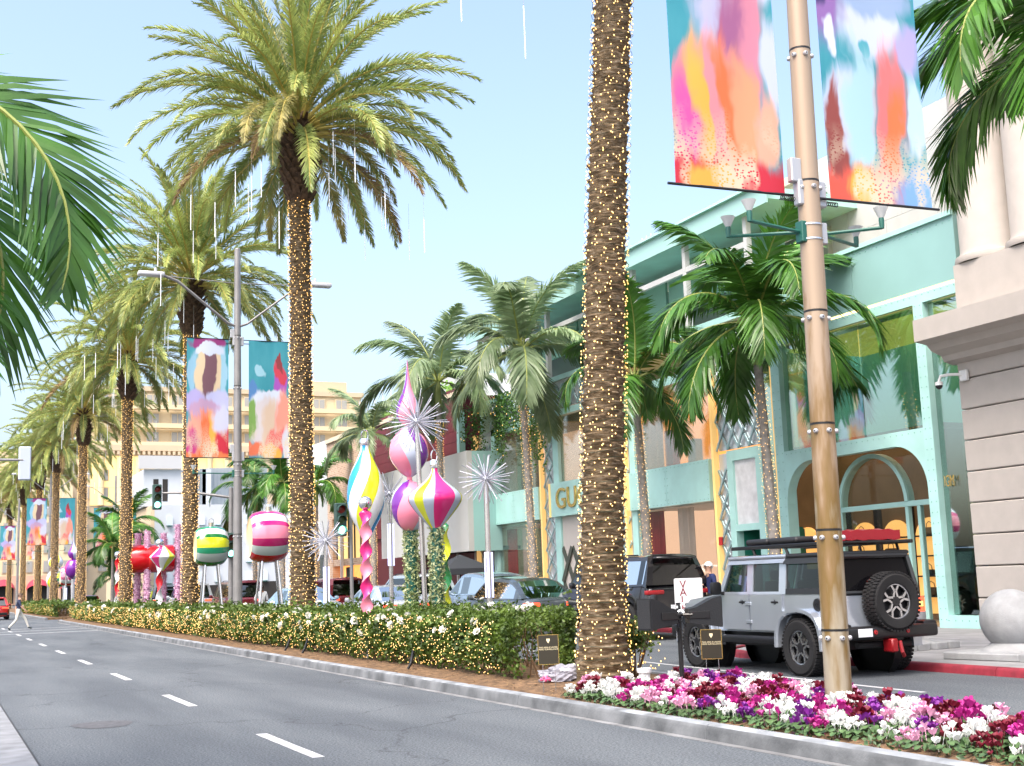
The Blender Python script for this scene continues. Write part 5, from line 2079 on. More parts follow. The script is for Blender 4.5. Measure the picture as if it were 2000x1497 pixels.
# ================================================================== holiday ornaments
HP = mat('hot_pink_gloss', (.72, .02, .20), .12, coat=.6)
SP = mat('soft_pink_gloss', (.84, .25, .36), .14, coat=.6)
LV = mat('lavender_grey_gloss', (.46, .52, .66), .14, coat=.6)
PU = mat('purple_gloss', (.16, .015, .28), .12, coat=.6)
LM = mat('lime_gloss', (.66, .70, .02), .14, coat=.6)
BL = mat('blue_gloss', (.01, .28, .62), .14, coat=.6)
WH = mat('white_gloss', (.76, .78, .80), .16, coat=.6)
GN = mat('green_gloss', (.005, .16, .03), .14, coat=.6)
RD = mat('red_gloss', (.50, .004, .012), .14, coat=.6)
CR = mat('chrome', (.82, .82, .84), .06, metal=1)
SILV = mat('silver_rod', (.62, .63, .68), .25, metal=.7)


def smooth_prof(pts, n=44):
    """Catmull-Rom through (r, z) points."""
    out = []
    P = [pts[0]] + list(pts) + [pts[-1]]
    m = len(pts) - 1
    for i in range(n + 1):
        f = min(m - 1e-6, i / n * m)
        k = int(f)
        t = f - k
        a, b, c, d = P[k], P[k + 1], P[k + 2], P[k + 3]
        out.append(tuple(.5 * (2 * b[q] + (c[q] - a[q]) * t + (2 * a[q] - 5 * b[q] + 4 * c[q] - d[q]) * t * t + (3 * b[q] - a[q] - 3 * c[q] + d[q]) * t ** 3) for q in (0, 1)))
    return [(max(.004, r), z) for r, z in out]


def striped(prof, cols, seq, twist, seg=64):
    """lathe with stripes: seq = material index per stripe, laid round the body and twisted along z."""
    z0, z1 = prof[0][1], prof[-1][1]
    n = len(seq)
    mb = MB()
    per = seg // n
    mb.lathe(prof, per * n, lambda i, k: seq[k // per], lambda z: twist * (z - z0) / (z1 - z0))
    return mb


def ornament_cap(parent, z, r, loop=True):
    mb = MB()
    mb.lathe([(r, 0), (r * 1.08, .02), (r * 1.08, .14), (r * .95, .16), (.005, .17)], 20)
    mb.build('cap', CR, parent, (0, 0, z), smooth=40)
    if loop:
        mb = MB()
        mb.tube([(r * .75 * cos(t), 0, .25 + .12 * sin(t)) for t in [2 * pi * i / 16 for i in range(17)]], .014, 6)
        mb.build('cap_loop', CR, parent, (0, 0, z), smooth=60)


def leafy_column(parent, z1, r, n, m, size=.06, seed=1):
    R = random.Random(seed)
    mb = MB()
    mb.lathe([(r * .8, 0), (r * .8, z1)], 14)
    mb.build('column_core', DGREEN, parent, smooth=40)
    pts = []
    for i in range(n):
        th = R.uniform(0, 2 * pi)
        q = r * R.uniform(.8, 1.1)
        pts.append((q * cos(th), q * sin(th), R.uniform(0, z1)))
    leaf_cloud(MB(), pts, size, R).build('column_foliage', m, parent, fix=False, kind='stuff')


CG = mat('pale_column_leaf', (.32, .42, .12), .5, var=.5, scale=9, rnd=.1, col2=(.62, .66, .40), trans=.2)
# teardrop
t = thing('teardrop_ornament', 'tall yellow, blue and white twisted teardrop ornament', 'ornament', (9.2, 28.3, .15))
pr = smooth_prof([(.03, 2.45), (.18, 2.72), (.38, 3.12), (.445, 3.52), (.38, 3.98), (.22, 4.35), (.115, 4.6), (.11, 4.72)])
striped(pr, None, [0, 1, 2, 1, 0, 1, 2, 1], 2.2).build('body', [LM, WH, BL], t, smooth=60)
ornament_cap(t, 4.72, .115)
mb = MB()
mb.lathe([(.05, 0), (.05, 2.55)], 12)
mb.build('post', SILV, t, smooth=40)
# stacked onions
t = thing('stacked_ornament', 'tall stack of pink, purple and lavender onion ornaments with a spire', 'ornament', (9.5, 26.1, .15))
leafy_column(t, 2.7, .155, 2600, CG, .062, 3)
for k, (prof, tw) in enumerate(((smooth_prof([(.08, 2.58), (.26, 2.72), (.41, 3.02), (.39, 3.38), (.22, 3.62), (.07, 3.70), (.055, 3.78)]), 1.3),
                                (smooth_prof([(.055, 3.78), (.24, 3.92), (.42, 4.22), (.40, 4.56), (.22, 4.80), (.07, 4.92)]), -1.3),
                                (smooth_prof([(.07, 4.92), (.20, 5.02), (.27, 5.2), (.22, 5.45), (.11, 5.72), (.05, 6.0), (.012, 6.4)]), 1.6))):
    striped(prof, None, [0, 0, 1, 2, 0, 0, 1, 2], tw).build('onion', [SP, LV, PU], t, smooth=60)
mb = MB()
mb.lathe([(.06, 3.72), (.06, 3.86)], 14)
mb.build('neck', SP, t, smooth=40)
# magenta onion
t = thing('onion_ornament', 'wide magenta, lime and lavender striped onion ornament on a leafy column', 'ornament', (9.05, 23.4, .15))
leafy_column(t, 2.55, .14, 2600, CG, .058, 4)
pr = smooth_prof([(.10, 2.52), (.28, 2.72), (.50, 3.00), (.54, 3.14), (.46, 3.27), (.22, 3.46), (.09, 3.62), (.075, 3.72)])
striped(pr, None, [0, 0, 1, 2, 1, 0, 0, 1, 2, 1, 0, 0, 1, 2, 1], .25, 75).build('body', [HP, LV, LM], t, smooth=60)
ornament_cap(t, 3.72, .085)
# twisted candy poles: a flat ribbon section twisted on its way up
def candy(loc, label, z0, z1, w, turns, ms, ball=None, tip=True, n=110, grp=None):
    t = thing('twisted_pole', label, 'ornament', loc, 0, grp)
    mb = MB()
    vs = []
    sec = 8
    for j in range(n + 1):
        u = j / n
        z = lerp(z0, z1, u)
        k = 1.0
        if tip:
            k = min(1, u / .06 + .12)
        k *= min(1, (1 - u) / .05 + .25)
        a = turns * 2 * pi * u
        for i in range(sec):
            th = 2 * pi * i / sec
            x, y = w * k * cos(th), w * .55 * k * sin(th)
            vs.append((x * cos(a) - y * sin(a), x * sin(a) + y * cos(a), z))
    o = len(mb.v)
    mb.v.extend(vs)
    for j in range(n):
        for i in range(sec):
            mb.f.append((o + j * sec + i, o + j * sec + (i + 1) % sec, o + (j + 1) * sec + (i + 1) % sec, o + (j + 1) * sec + i))
            mb.m.append(0 if i < sec / 2 else 1)
    mb.build('twisted_body', ms, t, smooth=60)
    if ball:
        mb = MB()
        mb.ball((0, 0, z1 + ball * .8), ball, 22)
        mb.build('mirror_ball', CR, t, smooth=60)
    mb = MB()
    mb.lathe([(.02, 0), (.02, z0 + .1)], 8)
    mb.build('post', SILV, t)
    return t


candy((7.95, 24.5, .15), 'twisted pink and magenta pole with a mirror ball, in front of the hedge', .72, 3.0, .128, 3.1, [SP, HP], .14)
candy((10.0, 25.4, .15), 'twisted lime and dark green pole behind the leafy columns', .4, 2.75, .15, 1.9, [LM, GN], None, False)
candy((8.6, 67.5, .15), 'red and white twisted pole left of the red drum', .5, 3.3, .15, 2.2, [WH, RD], .17)
t = candy((8.6, 54.3, .15), 'red and white twisted pole carrying a small striped spinning-top ornament', .55, 3.35, .15, 2.0, [WH, RD], .18)
pr = smooth_prof([(.03, 2.35), (.22, 2.55), (.48, 2.85), (.52, 2.95), (.40, 3.08), (.18, 3.3), (.07, 3.42)])
striped(pr, None, [0, 1, 2, 1, 0, 1, 2, 1], .7).build('spinning_top', [HP, WH, LM], t, (.12, 0, -.02), smooth=60)

# starbursts: every spike is a rod of its own
spike = MB()
spike.tube([(0, 0, .06), (0, 0, 1)], [.0078, .0065], 6)
so = spike.build('spike', mat('pale_spike', (.52, .53, .60), .25, metal=.5), smooth=50)
SPIKE = so.data
bpy.data.objects.remove(so)


def starburst(loc, z, R, n, label, led=None, seed=1, pole=True, lean=0.0):
    rg = random.Random(seed)
    t = thing('starburst', label, 'ornament', loc, 0, 'starburst ornaments on the median')
    dx = lean
    mb = MB()
    mb.ball((dx, 0, z), R * .13, 14)
    mb.build('hub', SILV, t, smooth=60)
    for i in range(n):
        zz = 1 - 2 * (i + .5) / n
        th = i * 2.39996
        r = sqrt(1 - zz * zz)
        d = Vector((r * cos(th), r * sin(th), zz))
        o = obj('spike', SPIKE, t, (dx, 0, z), d.to_track_quat('Z', 'Y').to_euler())
        L = R * rg.uniform(.82, 1.08)
        o.scale = (1 + R * .3, 1 + R * .3, L)
    if pole:
        mb = MB()
        mb.tube([(0, 0, 0), (dx, 0, z - .05)], .052, 14)
        mb.build('pole', STEEL, t, smooth=50)
    if led:
        for k in range(3):
            a = 2 * pi * k / 3
            mb = MB()
            q0, q1 = led
            mb.tube([(dx * q0 / z + .07 * cos(a), .07 * sin(a), q0), (dx * q1 / z + .07 * cos(a), .07 * sin(a), q1)], .022, 8)
            mb.build('led_tube', mat('violet_led', (.7, .7, 1), .4, emit=(.52, .56, 1.0), estr=.45), t, smooth=50)
    return t


starburst((9.0, 23.9, .15), 4.72, .66, 74, 'tallest starburst on a steel pole in front of the stacked onions', seed=2, lean=-.12)
starburst((9.6, 22.1, .15), 3.40, .53, 66, 'starburst with violet tube left of the nearest palm trunk', (1.15, 2.0), 3)
starburst((9.0, 31.0, .15), 2.60, .62, 62, 'low starburst with violet tube beside the tall palm trunk', (1.05, 1.95), 4)
starburst((10.0, 28.9, .15), 3.62, .56, 56, 'starburst half hidden behind the teardrop and onion', (1.9, 2.9), 5)
starburst((8.9, 98.5, .15), 3.05, .85, 50, 'distant starburst at the far left cluster', (1.0, 2.0), 6)

# striped barrels lying on tripod legs
def barrel(loc, label, r, L, cols, mats_, rz, zc, legs):
    t = thing('barrel_ornament', label, 'ornament', loc, rz, 'striped barrel ornaments')
    prof = [(r * .76, -L / 2), (r * .90, -L * .41), (r * .98, -L * .22), (r, 0), (r * .97, L * .2), (r * .86, L * .38), (r * .62, L / 2)]
    prof = smooth_prof(prof, 22)
    n = 60
    mb = MB()

    def mi(i, k):
        th = (k + .5) / n * 2 * pi           # 0 .. 2pi round the drum's lying axis
        h = sin(th)
        return int(interp(cols, h) + .5) if False else next(c for (lim, c) in cols if h <= lim)
    mb.lathe(prof, n, mi, None, (0, 0, zc), 'x')
    mb.build('drum', mats_, t, smooth=50)
    mb = MB()
    mb.lathe([(r * .76, -L / 2), (r * .76, -L / 2 + .03), (r * .01, -L / 2 + .10)], 40, 0, None, (0, 0, zc), 'x')
    mb.build('front_disc', mat('pale_gold_disc', (.72, .58, .36), .3, metal=.3, emit=(1, .8, .5), estr=.06), t, smooth=50)
    mb = MB()
    mb.lathe([(r * .62, L / 2), (r * .01, L / 2)], 40, 0, None, (0, 0, zc), 'x')
    mb.build('rear_disc', mats_[0], t)
    mb = MB()
    mb.lathe([(.10, 0), (.10, .14), (.01, .15)], 14)
    mb.build('cap', CR, t, (0, 0, zc + r - .02), smooth=40)
    mb = MB()
    mb.tube([(.09 * cos(a), 0, .2 + .09 * sin(a)) for a in [2 * pi * i / 14 for i in range(15)]], .012, 5)
    mb.build('cap_loop', CR, t, (0, 0, zc + r - .02))
    for (x, y, x1, y1) in legs:
        mb = MB()
        mb.tube([(x, y, zc - r * .80), (x1, y1, 0)], .038, 8)
        mb.build('leg', STEEL, t, smooth=50)
    return t


legs4 = [(-.22, -.2, -.42, -.5), (.22, -.2, .42, -.5), (-.22, .2, -.42, .5), (.22, .2, .5, .5)]
barrel((9.2, 46.5, .15), 'green, white and yellow striped barrel ornament on legs', .73, 1.15, [(-.80, 0), (-.45, 3), (-.15, 4), (.45, 2), (.62, 0), (.88, 1), (1.1, 4)], [GN, WH, LM, mat('silver_grey_gloss', (.42, .48, .46), .18), mat('mid_green_gloss', (.02, .26, .13), .14, coat=.6)], rad(-4), 3.05, legs4)
barrel((9.3, 38.2, .15), 'pink, white and crimson striped barrel ornament on legs', .79, 1.18, [(-.75, 0), (-.42, 3), (-.12, 4), (.42, 2), (.60, 5), (.86, 1), (1.1, 5)], [RD, WH, SP, MATS['silver_grey_gloss'], mat('wine_gloss', (.34, .01, .10), .14, coat=.6), HP], rad(-4), 3.02, legs4)
# red drum with tinsel columns
t = thing('red_drum_ornament', 'large red gift drum held between pink tinsel columns', 'ornament', (10.0, 66.2, .15))
mb = MB()
mb.lathe([(.66, -1.15), (.70, -1.1), (.72, 0), (.70, 1.1), (.66, 1.15)], 30, 0, None, (0, 0, 3.15), 'x')
mb.lathe([(.66, -1.15), (.02, -1.15)], 30, 0, None, (0, 0, 3.15), 'x')
mb.lathe([(.66, 1.15), (.02, 1.15)], 30, 0, None, (0, 0, 3.15), 'x')
mb.build('drum', RD, t, smooth=40)
mb = MB()
mb.lathe([(.73, -.14), (.74, -.07), (.73, 0)], 30, 0, None, (0, 0, 3.15), 'x')
mb.build('ribbon_band', mat('bright_red_gloss', (.66, .03, .03), .15), t, smooth=40)
mb = MB()
for s in (-1, 1):
    mb.add([(1.15, s * .25, 3.15 + s * .55), (1.75, s * .3, 3.15 + s * .75), (1.6, s * .1, 3.15 + s * .55), (1.75, s * -.1, 3.15 + s * .35), (1.15, s * -.05, 3.15 + s * .3)], [(0, 1, 2, 3, 4)])
mb.build('ribbon_tail', RD, t)
TINS = mat('pink_tinsel', (.66, .16, .44), .35, var=.5, scale=14, col2=(.85, .60, .76))
for k, (x, y, h) in enumerate(((-.55, .3, 4.45), (-.18, -.35, 4.55), (.75, .4, 4.45), (1.35, -.3, 4.85))):
    R_ = random.Random(k)
    pts = []
    for i in range(900):
        th = R_.uniform(0, 2 * pi)
        pts.append((.15 * cos(th), .15 * sin(th), R_.uniform(0, h)))
    mb = MB()
    mb.lathe([(.15, 0), (.15, h), (.01, h)], 12)
    leaf_cloud(mb, pts, .10, R_)
    mb.build('tinsel_column', TINS, t, (x, y, 0), fix=False)
# distant cluster
t = thing('onion_ornament', 'distant purple and pink stacked onion at the far left', 'ornament', (9.3, 97.5, .15))
for prof, tw in ((smooth_prof([(.1, 2.6), (.45, 2.9), (.6, 3.4), (.4, 3.9), (.12, 4.05)]), 1), (smooth_prof([(.12, 4.05), (.3, 4.2), (.4, 4.5), (.22, 4.85), (.06, 5.3), (.02, 6.2)]), -1)):
    striped(prof, None, [0, 1, 0, 2], tw, 40).build('onion', [PU, HP, LV], t, smooth=60)
mb = MB()
mb.lathe([(.12, 0), (.12, 2.7)], 10)
mb.build('post', SILV, t)
t = thing('teardrop_ornament', 'distant pale green and blue ornament at the far left', 'ornament', (9.3, 112, .15))
for prof in (smooth_prof([(.1, 1.9), (.6, 2.3), (.75, 2.8), (.5, 3.4), (.15, 3.7)]), smooth_prof([(.15, 3.7), (.5, 3.9), (.6, 4.3), (.3, 4.8), (.05, 5.4)])):
    striped(prof, None, [0, 1, 2, 1], 1.2, 40).build('bulb', [BL, WH, LM], t, smooth=60)
mb = MB()
mb.lathe([(.14, 0), (.14, 2.0)], 10)
mb.build('post', SILV, t)
barrel((9.2, 107, .15), 'distant green and yellow striped barrel ornament', .75, 1.2, [(-.80, 0), (-.45, 3), (-.15, 4), (.45, 2), (.62, 0), (.88, 1), (1.1, 4)], [GN, WH, LM, MATS['silver_grey_gloss'], MATS['mid_green_gloss']], 0, 2.9, legs4)
barrel((9.4, 102.5, .15), 'distant pink striped barrel ornament', .75, 1.1, [(-.75, 0), (-.42, 3), (-.12, 4), (.42, 2), (.60, 5), (.86, 1), (1.1, 5)], [RD, WH, SP, MATS['silver_grey_gloss'], MATS['wine_gloss'], HP], 0, 2.9, legs4)

# ================================================================== small things on the median
def sign_plate(loc, rz, label):
    t = thing('surveillance_sign', label, 'sign', loc, rz, 'small black signs on wire stakes')
    mb = MB()
    mb.rbox(-.135, .135, -.004, .004, .36, .74, .003, 1)
    mb.build('plate', mat('sign_black', (.03, .025, .015), .4), t)
    mb = MB()
    for (a, b, c, d) in ((-.135, .135, .735, .742), (-.135, .135, .358, .365), (-.137, -.130, .36, .74), (.130, .137, .36, .74)):
        mb.box(a, b, -.007, -.0045, c, d)
    mb.build('gold_edge', GOLD, t)
    mb = MB()
    mb.prism([(-.022, .690), (.022, .690), (.022, .665), (.0, .63), (-.022, .665)][::-1], -.007, -.0045, 'y')
    mb.build('shield_emblem', mat('sign_cream', (.8, .7, .45), .5), t)
    text_obj('lettering', 'THIS AREA IS UNDER\nVIDEO SURVEILLANCE', .026, MATS['sign_cream'], t, (0, -.006, .565), (pi / 2, 0, 0), ext=.001)
    text_obj('lettering', 'SMILE YOU ARE ON CAMERA\nTWENTY FOUR HOURS', .016, MATS['sign_cream'], t, (0, -.006, .46), (pi / 2, 0, 0), ext=.001) if False else None
    for s in (-.08, .08):
        mb = MB()
        mb.tube([(s, .006, 0), (s, .006, .45)], .004, 5)
        mb.build('wire_stake', STEEL, t)
    return t


sign_plate((7.35, 15.05, .15), -.35, 'small black surveillance sign at the foot of the rose hedge')
sign_plate((9.35, 14.25, .14), -.60, 'small black surveillance sign among the cyclamen in front of the silver off-roader')
# loudspeakers on a post
t = thing('loudspeaker_post', 'black post with two wedge loudspeakers in the flower bed', 'loudspeaker', (8.56, 13.75, .1))
mb = MB()
mb.tube([(0, 0, 0), (0, 0, 1.16)], .030, 10)
mb.build('post', BLACKM, t, smooth=50)
for (sx, ang, m) in ((-1, .15, BLACKM), (1, -.35, BLACKM)):
    mb = MB()
    prof = [(0, -.12), (.42, -.19), (.42, .20), (.30, .17), (.10, .07), (0, .05)]
    mb.prism([(sx * p[0], p[1]) for p in prof], -.14, .14, 'y')
    c = mb.build('speaker_cabinet', mat('speaker_black', (.009, .010, .012), .5, bump=.2, bscale=60), t, (sx * .12, 0, 1.03), (0, 0, ang))
    mb = MB()
    mb.box(sx * .425 - .004, sx * .425 + .004, -.12, .12, -.17, .18)
    mb.build('grille', mat('speaker_grille', (.014, .015, .017), .6, bump=.6, bscale=300), c)
    mb = MB()
    mb.rbox(min(0, sx * .26), max(0, sx * .26), -.155, -.143, -.07, .02, .004, 1)
    mb.tube([(sx * -.1, -.1, -.02), (sx * .04, -.15, -.02)], .02, 6)
    mb.build('mount_plate', BLACKM, c)
mb = MB()
R_ = random.Random(4)
for k in range(6):
    p = Vector((0, -.04, 1.05))
    path = [p]
    for q in range(7):
        p = p + Vector((R_.uniform(-.05, .05), R_.uniform(-.03, .03), R_.uniform(-.08, .02)))
        path.append(p.copy())
    mb.tube(path, .006, 4)
mb.build('cable_tangle', BLACKM, t)
bulbs([(R_.uniform(-.05, .05), -.06 + R_.uniform(-.02, .02), 1.10 + R_.uniform(-.06, .06)) for k in range(8)], .011).build('cable_lights', mat('white_bulb', (1, 1, 1), emit=(1, 1, 1), estr=2.0), t, fix=False, kind='stuff')
# white pot with a lit shrub
t = thing('lit_shrub', 'small light-strung shrub behind the white pot right of the nearest palm trunk', 'shrub', (9.35, 16.3, .12))
pts = []
for i in range(1700):
    d = Vector((rng.gauss(0, 1), rng.gauss(0, 1), rng.gauss(0, 1))).normalized() * rng.uniform(.2, 1)
    if rng.random() < (1.1 - abs(d.z)):
        pts.append((d.x * .36, d.y * .36, .62 + d.z * .34))
leaf_cloud(MB(), pts, .06, rng).build('foliage', HEDGE, t, fix=False, kind='stuff')
mb = MB()
for q in range(14):
    a = q * 2.4
    mb.tube([(0.02 * cos(a), .02 * sin(a), 0), (.15 * cos(a), .15 * sin(a), .35), (.30 * cos(a), .30 * sin(a), .85)], [.012, .008, .004], 4, 0, False)
mb.build('stems', TWIG, t)
bulbs([p for p in [(rng.gauss(0, .2), rng.gauss(0, .2), rng.uniform(.1, .9)) for k in range(130)]], .012).build('light_string', BULB_S, t, fix=False, kind='stuff')
t = thing('plant_pot', 'white plastic plant pot standing in the soil by the lit shrub', 'pot', (9.10, 15.6, .12))
mb = MB()
mb.lathe([(.01, 0), (.075, 0), (.082, .15), (.10, .152), (.105, .21), (.095, .212), (.085, .15), (.01, .14)], 20)
mb.build('pot_body', mat('white_plastic_pot', (.70, .74, .80), .4), t, smooth=35)
# crumpled clear plastic sheet with a pink wrapper
t = thing('plastic_bag', 'crumpled translucent plastic bag lying at the foot of the nearest palm', 'bag', (8.3, 16.45, .17))
bm = bmesh.new()
bmesh.ops.create_icosphere(bm, subdivisions=4, radius=1)
for v in bm.verts:
    n = v.co.copy()
    k = 1 + .22 * sin(7 * n.x + 3 * n.z) * sin(6 * n.y) + .13 * sin(17 * n.x) * sin(15 * n.z + 9 * n.y)
    v.co = Vector((n.x * .40 * k, n.y * .22 * k, max(0, n.z * .15 * k + .06)))
mb = MB()
mb.bm(bm)
mb.build('sheet', mat('clear_plastic', (.42, .42, .48), .2, trans=.35), t, smooth=30)
mb = MB()
for k in range(26):
    mb.ball((-.36 + rng.gauss(0, .07), -.10 + rng.gauss(0, .05), .03 + abs(rng.gauss(0, .02))), .022, 6)
mb.build('pink_wrapper', mat('pink_foil', (.80, .12, .30), .3), t)
# black cables and ground spots along the soil edge
for k, (x, yy) in enumerate(((7.5, 27.8), (7.5, 20.9), (7.55, 29.5))):
    mb = MB()
    mb.tube([(x, yy, .16), (x + .06, yy - .02, .26), (x + .3, yy + .45, .55)], [.02, .028, .028], 8)
    tag(mb.build('ground_spot', BLACKM, smooth=50), ('black ground spotlight below the low starburst', 'black ground spotlight near the surveillance sign by the hedge', 'second black ground spotlight left of the pink twisted pole')[k], 'spotlight', 'ground spotlights')
# fallen leaves and bark chips on the soil
mb = MB()
for k in range(2600):
    x, yy = rng.uniform(7.1, 8.6), rng.uniform(13.5, 42)
    if yy < 15.2 and x > 7.9:
        continue
    p = Vector((x, yy, bedz(x, yy) + .012))
    a = rng.uniform(0, 6.3)
    d, s = Vector((cos(a), sin(a), rng.uniform(-.2, .3))) * rng.uniform(.02, .05), Vector((-sin(a), cos(a), 0)) * .012
    mb.add([p - d, p + s, p + d, p - s], [(0, 1, 2, 3)])
o = mb.build('mulch_chips', mat('mulch_chip', (.24, .15, .07), .9, var=.5, scale=20), fix=False)
o['kind'] = 'stuff'

# ball bollards in front of the stone building
for k, (x, yy, lab) in enumerate(((15.75, 15.3, 'grey concrete ball bollard nearest the right edge'), (16.35, 18.6, 'grey concrete ball bollard half hidden behind the off-roader'))):
    t = thing('ball_bollard', lab, 'bollard', (x, yy, .105), .15, 'concrete ball bollards')
    mb = MB()
    prof = [(.49 * sin(a), .60 - .49 * cos(a)) for a in [pi * (i / 22) for i in range(1, 23)]]
    mb.lathe(prof[2:] , 40)
    CB = mat('bollard_concrete', (.30, .31, .32), .85, var=.16, scale=5, bump=.25, bscale=50)
    mb.build('ball', CB, t, smooth=60)
    mb = MB()
    mb.lathe([(.62, .0), (.60, .04), (.44, .10), (.36, .16), (.33, .18)], 40)
    mb.build('collar', CB, t, (0, 0, .08), smooth=30)
    mb = MB()
    mb.rbox(-.78, .78, -.78, -.62, 0, .12, .015, 1)
    for q in (-.5, .15):
        pass
    mb2 = MB()
    mb2.rbox(-.78, .78, -.62, .78, .001, .125, .02, 1)
    for xx in (-.78, -.42, .06, .42):
        mb2.rbox(xx, xx + .30, -.76, -.62, .0, .124, .012, 1)
    mb2.build('base_slab', CB, t)

# parasol of the restaurant
t = thing('parasol', 'black restaurant parasol with white lettering left of the boutique', 'parasol', (20.4, 50.0, .1))
mb = MB()
mb.tube([(0, 0, 0), (0, 0, 2.6)], .03, 8)
mb.build('pole', BLACKM, t)
mb = MB()
rr = 1.55
for k in range(4):
    a = pi / 4 + k * pi / 2
    b = a + pi / 2
    p, q = Vector((rr * cos(a), rr * sin(a), 2.05)), Vector((rr * cos(b), rr * sin(b), 2.05))
    top = Vector((0, 0, 2.65))
    mb.add([p, q, top], [(0, 1, 2)])
    mb.add([p, q, q + Vector((0, 0, -.25)), p + Vector((0, 0, -.25))], [(0, 1, 2, 3)])
mb.build('canopy', mat('parasol_black', (.03, .035, .045), .8), t)
text_obj('lettering', 'GUCCI\nOSTERIA', .2, WH, t, (-1.115, 0, 1.93), (pi / 2, 0, -pi / 2))
# red alarm box on the boutique
o = MB()
o.rbox(-.06, .0, -.08, .08, 0, .26, .01, 1)
tag(o.build('alarm_box', mat('alarm_red', (.5, .02, .02), .4), None, (XF - .12, 33.2, 2.45)), 'small red alarm box on the lattice column of the boutique', 'alarm box')
# valet sign board
t = thing('valet_sign', 'white valet sign board behind the left loudspeaker', 'sign', (15.1, 23.8, .1), -.45)
mb = MB()
mb.rbox(-.31, .31, -.02, .02, .55, 1.42, .03, 2)
mb.build('board', mat('white_board', (.78, .78, .78), .5), t)
mb = MB()
mb.rbox(-.0, .33, -.03, -.021, .75, 1.48, .02, 2)
mb.build('black_corner', BLACKM, t) if False else None
for k, ch in enumerate('VALET'):
    text_obj('lettering', ch, .24, mat('maroon_print', (.22, .01, .03), .6), t, (-.12, -.024, 1.28 - .17 * k), (pi / 2, 0, 0), ext=.002)
mb = MB()
mb.lathe([(.26, 0), (.26, .04), (.03, .07), (.025, .56)], 16)
mb.build('stand', BLACKM, t, smooth=40)
# ================================================================== vehicles
def paint(name, col, rough=.22):
    return mat(name, col, rough, metal=.55, coat=1.0, var=.03, scale=2)


TYRE = mat('tyre_rubber', (.008, .008, .009), .85, bump=.3, bscale=60)
RIM = mat('alloy_rim', (.52, .53, .55), .25, metal=.9)
RIM_D = mat('dark_rim', (.01, .01, .012), .4)
CGLASS = glass('car_glass', (.16, .24, .23), .03, mx_=.5, blend=.15)
CGLASS_R = glass('reflecting_car_glass', (.20, .28, .28), .30)
CGLASS_D = glass('dark_car_glass', (.05, .06, .065), .10)
TRIM = mat('black_trim', (.006, .006, .007), .45)
TAIL = mat('tail_light', (.5, .02, .02), .2, emit=(1.0, .09, .03), estr=.7)
TAIL_O = mat('tail_light_off', (.32, .015, .02), .15)
AMB = mat('indicator', (.9, .4, .1), .2, emit=(1, .42, .12), estr=.5)
HEADL = mat('headlight_glass', (.72, .76, .80), .1)
PLATE = mat('licence_plate', (.74, .76, .80), .5)
SEAT = mat('car_seat', (.012, .012, .013), .8)


def wheel(parent, loc, r, w, side, tread=True, spokes=5, name='wheel'):
    """wheel with its axle along x; side = -1 when its face looks to -x."""
    wroot = bpy.data.objects.new(name, None)
    COL.objects.link(wroot)
    wroot.parent = parent
    wroot.location = loc
    mb = MB()
    prof = [(r * .60, -w / 2 + .01), (r * .66, -w / 2), (r * .90, -w / 2 - .005), (r * .97, -w * .42), (r, -w * .30), (r, w * .30), (r * .97, w * .42), (r * .90, w / 2 + .005), (r * .66, w / 2), (r * .60, w / 2 - .01)]
    mb.lathe(prof, 44, 0, None, (0, 0, 0), 'x')
    if tread:
        n = 46
        for k in range(n):
            a = 2 * pi * k / n
            for (x0, x1, da) in ((-w * .46, -w * .14, 0), (-w * .12, w * .12, .5), (w * .14, w * .46, 0)):
                aa = a + da * 2 * pi / n
                c, s = cos(aa), sin(aa)
                h = pi / n * r * .62
                vs = []
                for (x, rr) in ((x0, r - .012), (x1, r - .012), (x1, r + .014), (x0, r + .014)):
                    for q in (-h, h):
                        vs.append((x, rr * c - q * s, rr * s + q * c))
                mb.add(vs, [(4, 6, 7, 5), (0, 1, 7, 6), (2, 4, 5, 3), (0, 6, 4, 2), (1, 3, 5, 7)])
    mb.build('tyre', TYRE, wroot, smooth=35)
    mb = MB()
    mb.lathe([(r * .60, -w * .45), (r * .585, -w * .2), (r * .585, w * .2), (r * .60, w * .45)], 36, 0, None, (0, 0, 0), 'x')
    mb.lathe([(r * .58, side * w * .02), (.01, side * w * .02)], 36, 0, None, (0, 0, 0), 'x')
    mb.build('rim_well', RIM_D, wroot, smooth=40)
    mb = MB()
    f = side * w * .36
    for k in range(spokes):
        a = 2 * pi * k / spokes + pi / 2
        for s in (-1, 1):
            p0 = (cos(a + s * .55) * r * .17, sin(a + s * .55) * r * .17)
            p1 = (cos(a + s * .10) * r * .36, sin(a + s * .10) * r * .36)
            p2 = (cos(a + s * .27) * r * .57, sin(a + s * .27) * r * .57)
            for (u, v, wa) in ((p0, p1, .030), (p1, p2, .032)):
                d = Vector((v[0] - u[0], v[1] - u[1]))
                nrm = Vector((-d.y, d.x)).normalized() * wa * r / .42
                q = [(u[0] - nrm.x * .5, u[1] - nrm.y * .5), (v[0] - nrm.x * .5, v[1] - nrm.y * .5), (v[0] + nrm.x * .5, v[1] + nrm.y * .5), (u[0] + nrm.x * .5, u[1] + nrm.y * .5)]
                mb.prism(q, f - side * .04, f, 'x')
    mb.lathe([(r * .57, f - side * .05), (r * .60, f + side * .004), (r * .56, f)], 36, 0, None, (0, 0, 0), 'x')
    mb.build('rim', RIM, wroot, smooth=30)
    mb = MB()
    mb.lathe([(r * .17, f - side * .03), (r * .16, f + side * .005), (.01, f + side * .006)], 14, 0, None, (0, 0, 0), 'x')
    mb.build('hub_cap', RIM_D, wroot, smooth=40)
    return wroot


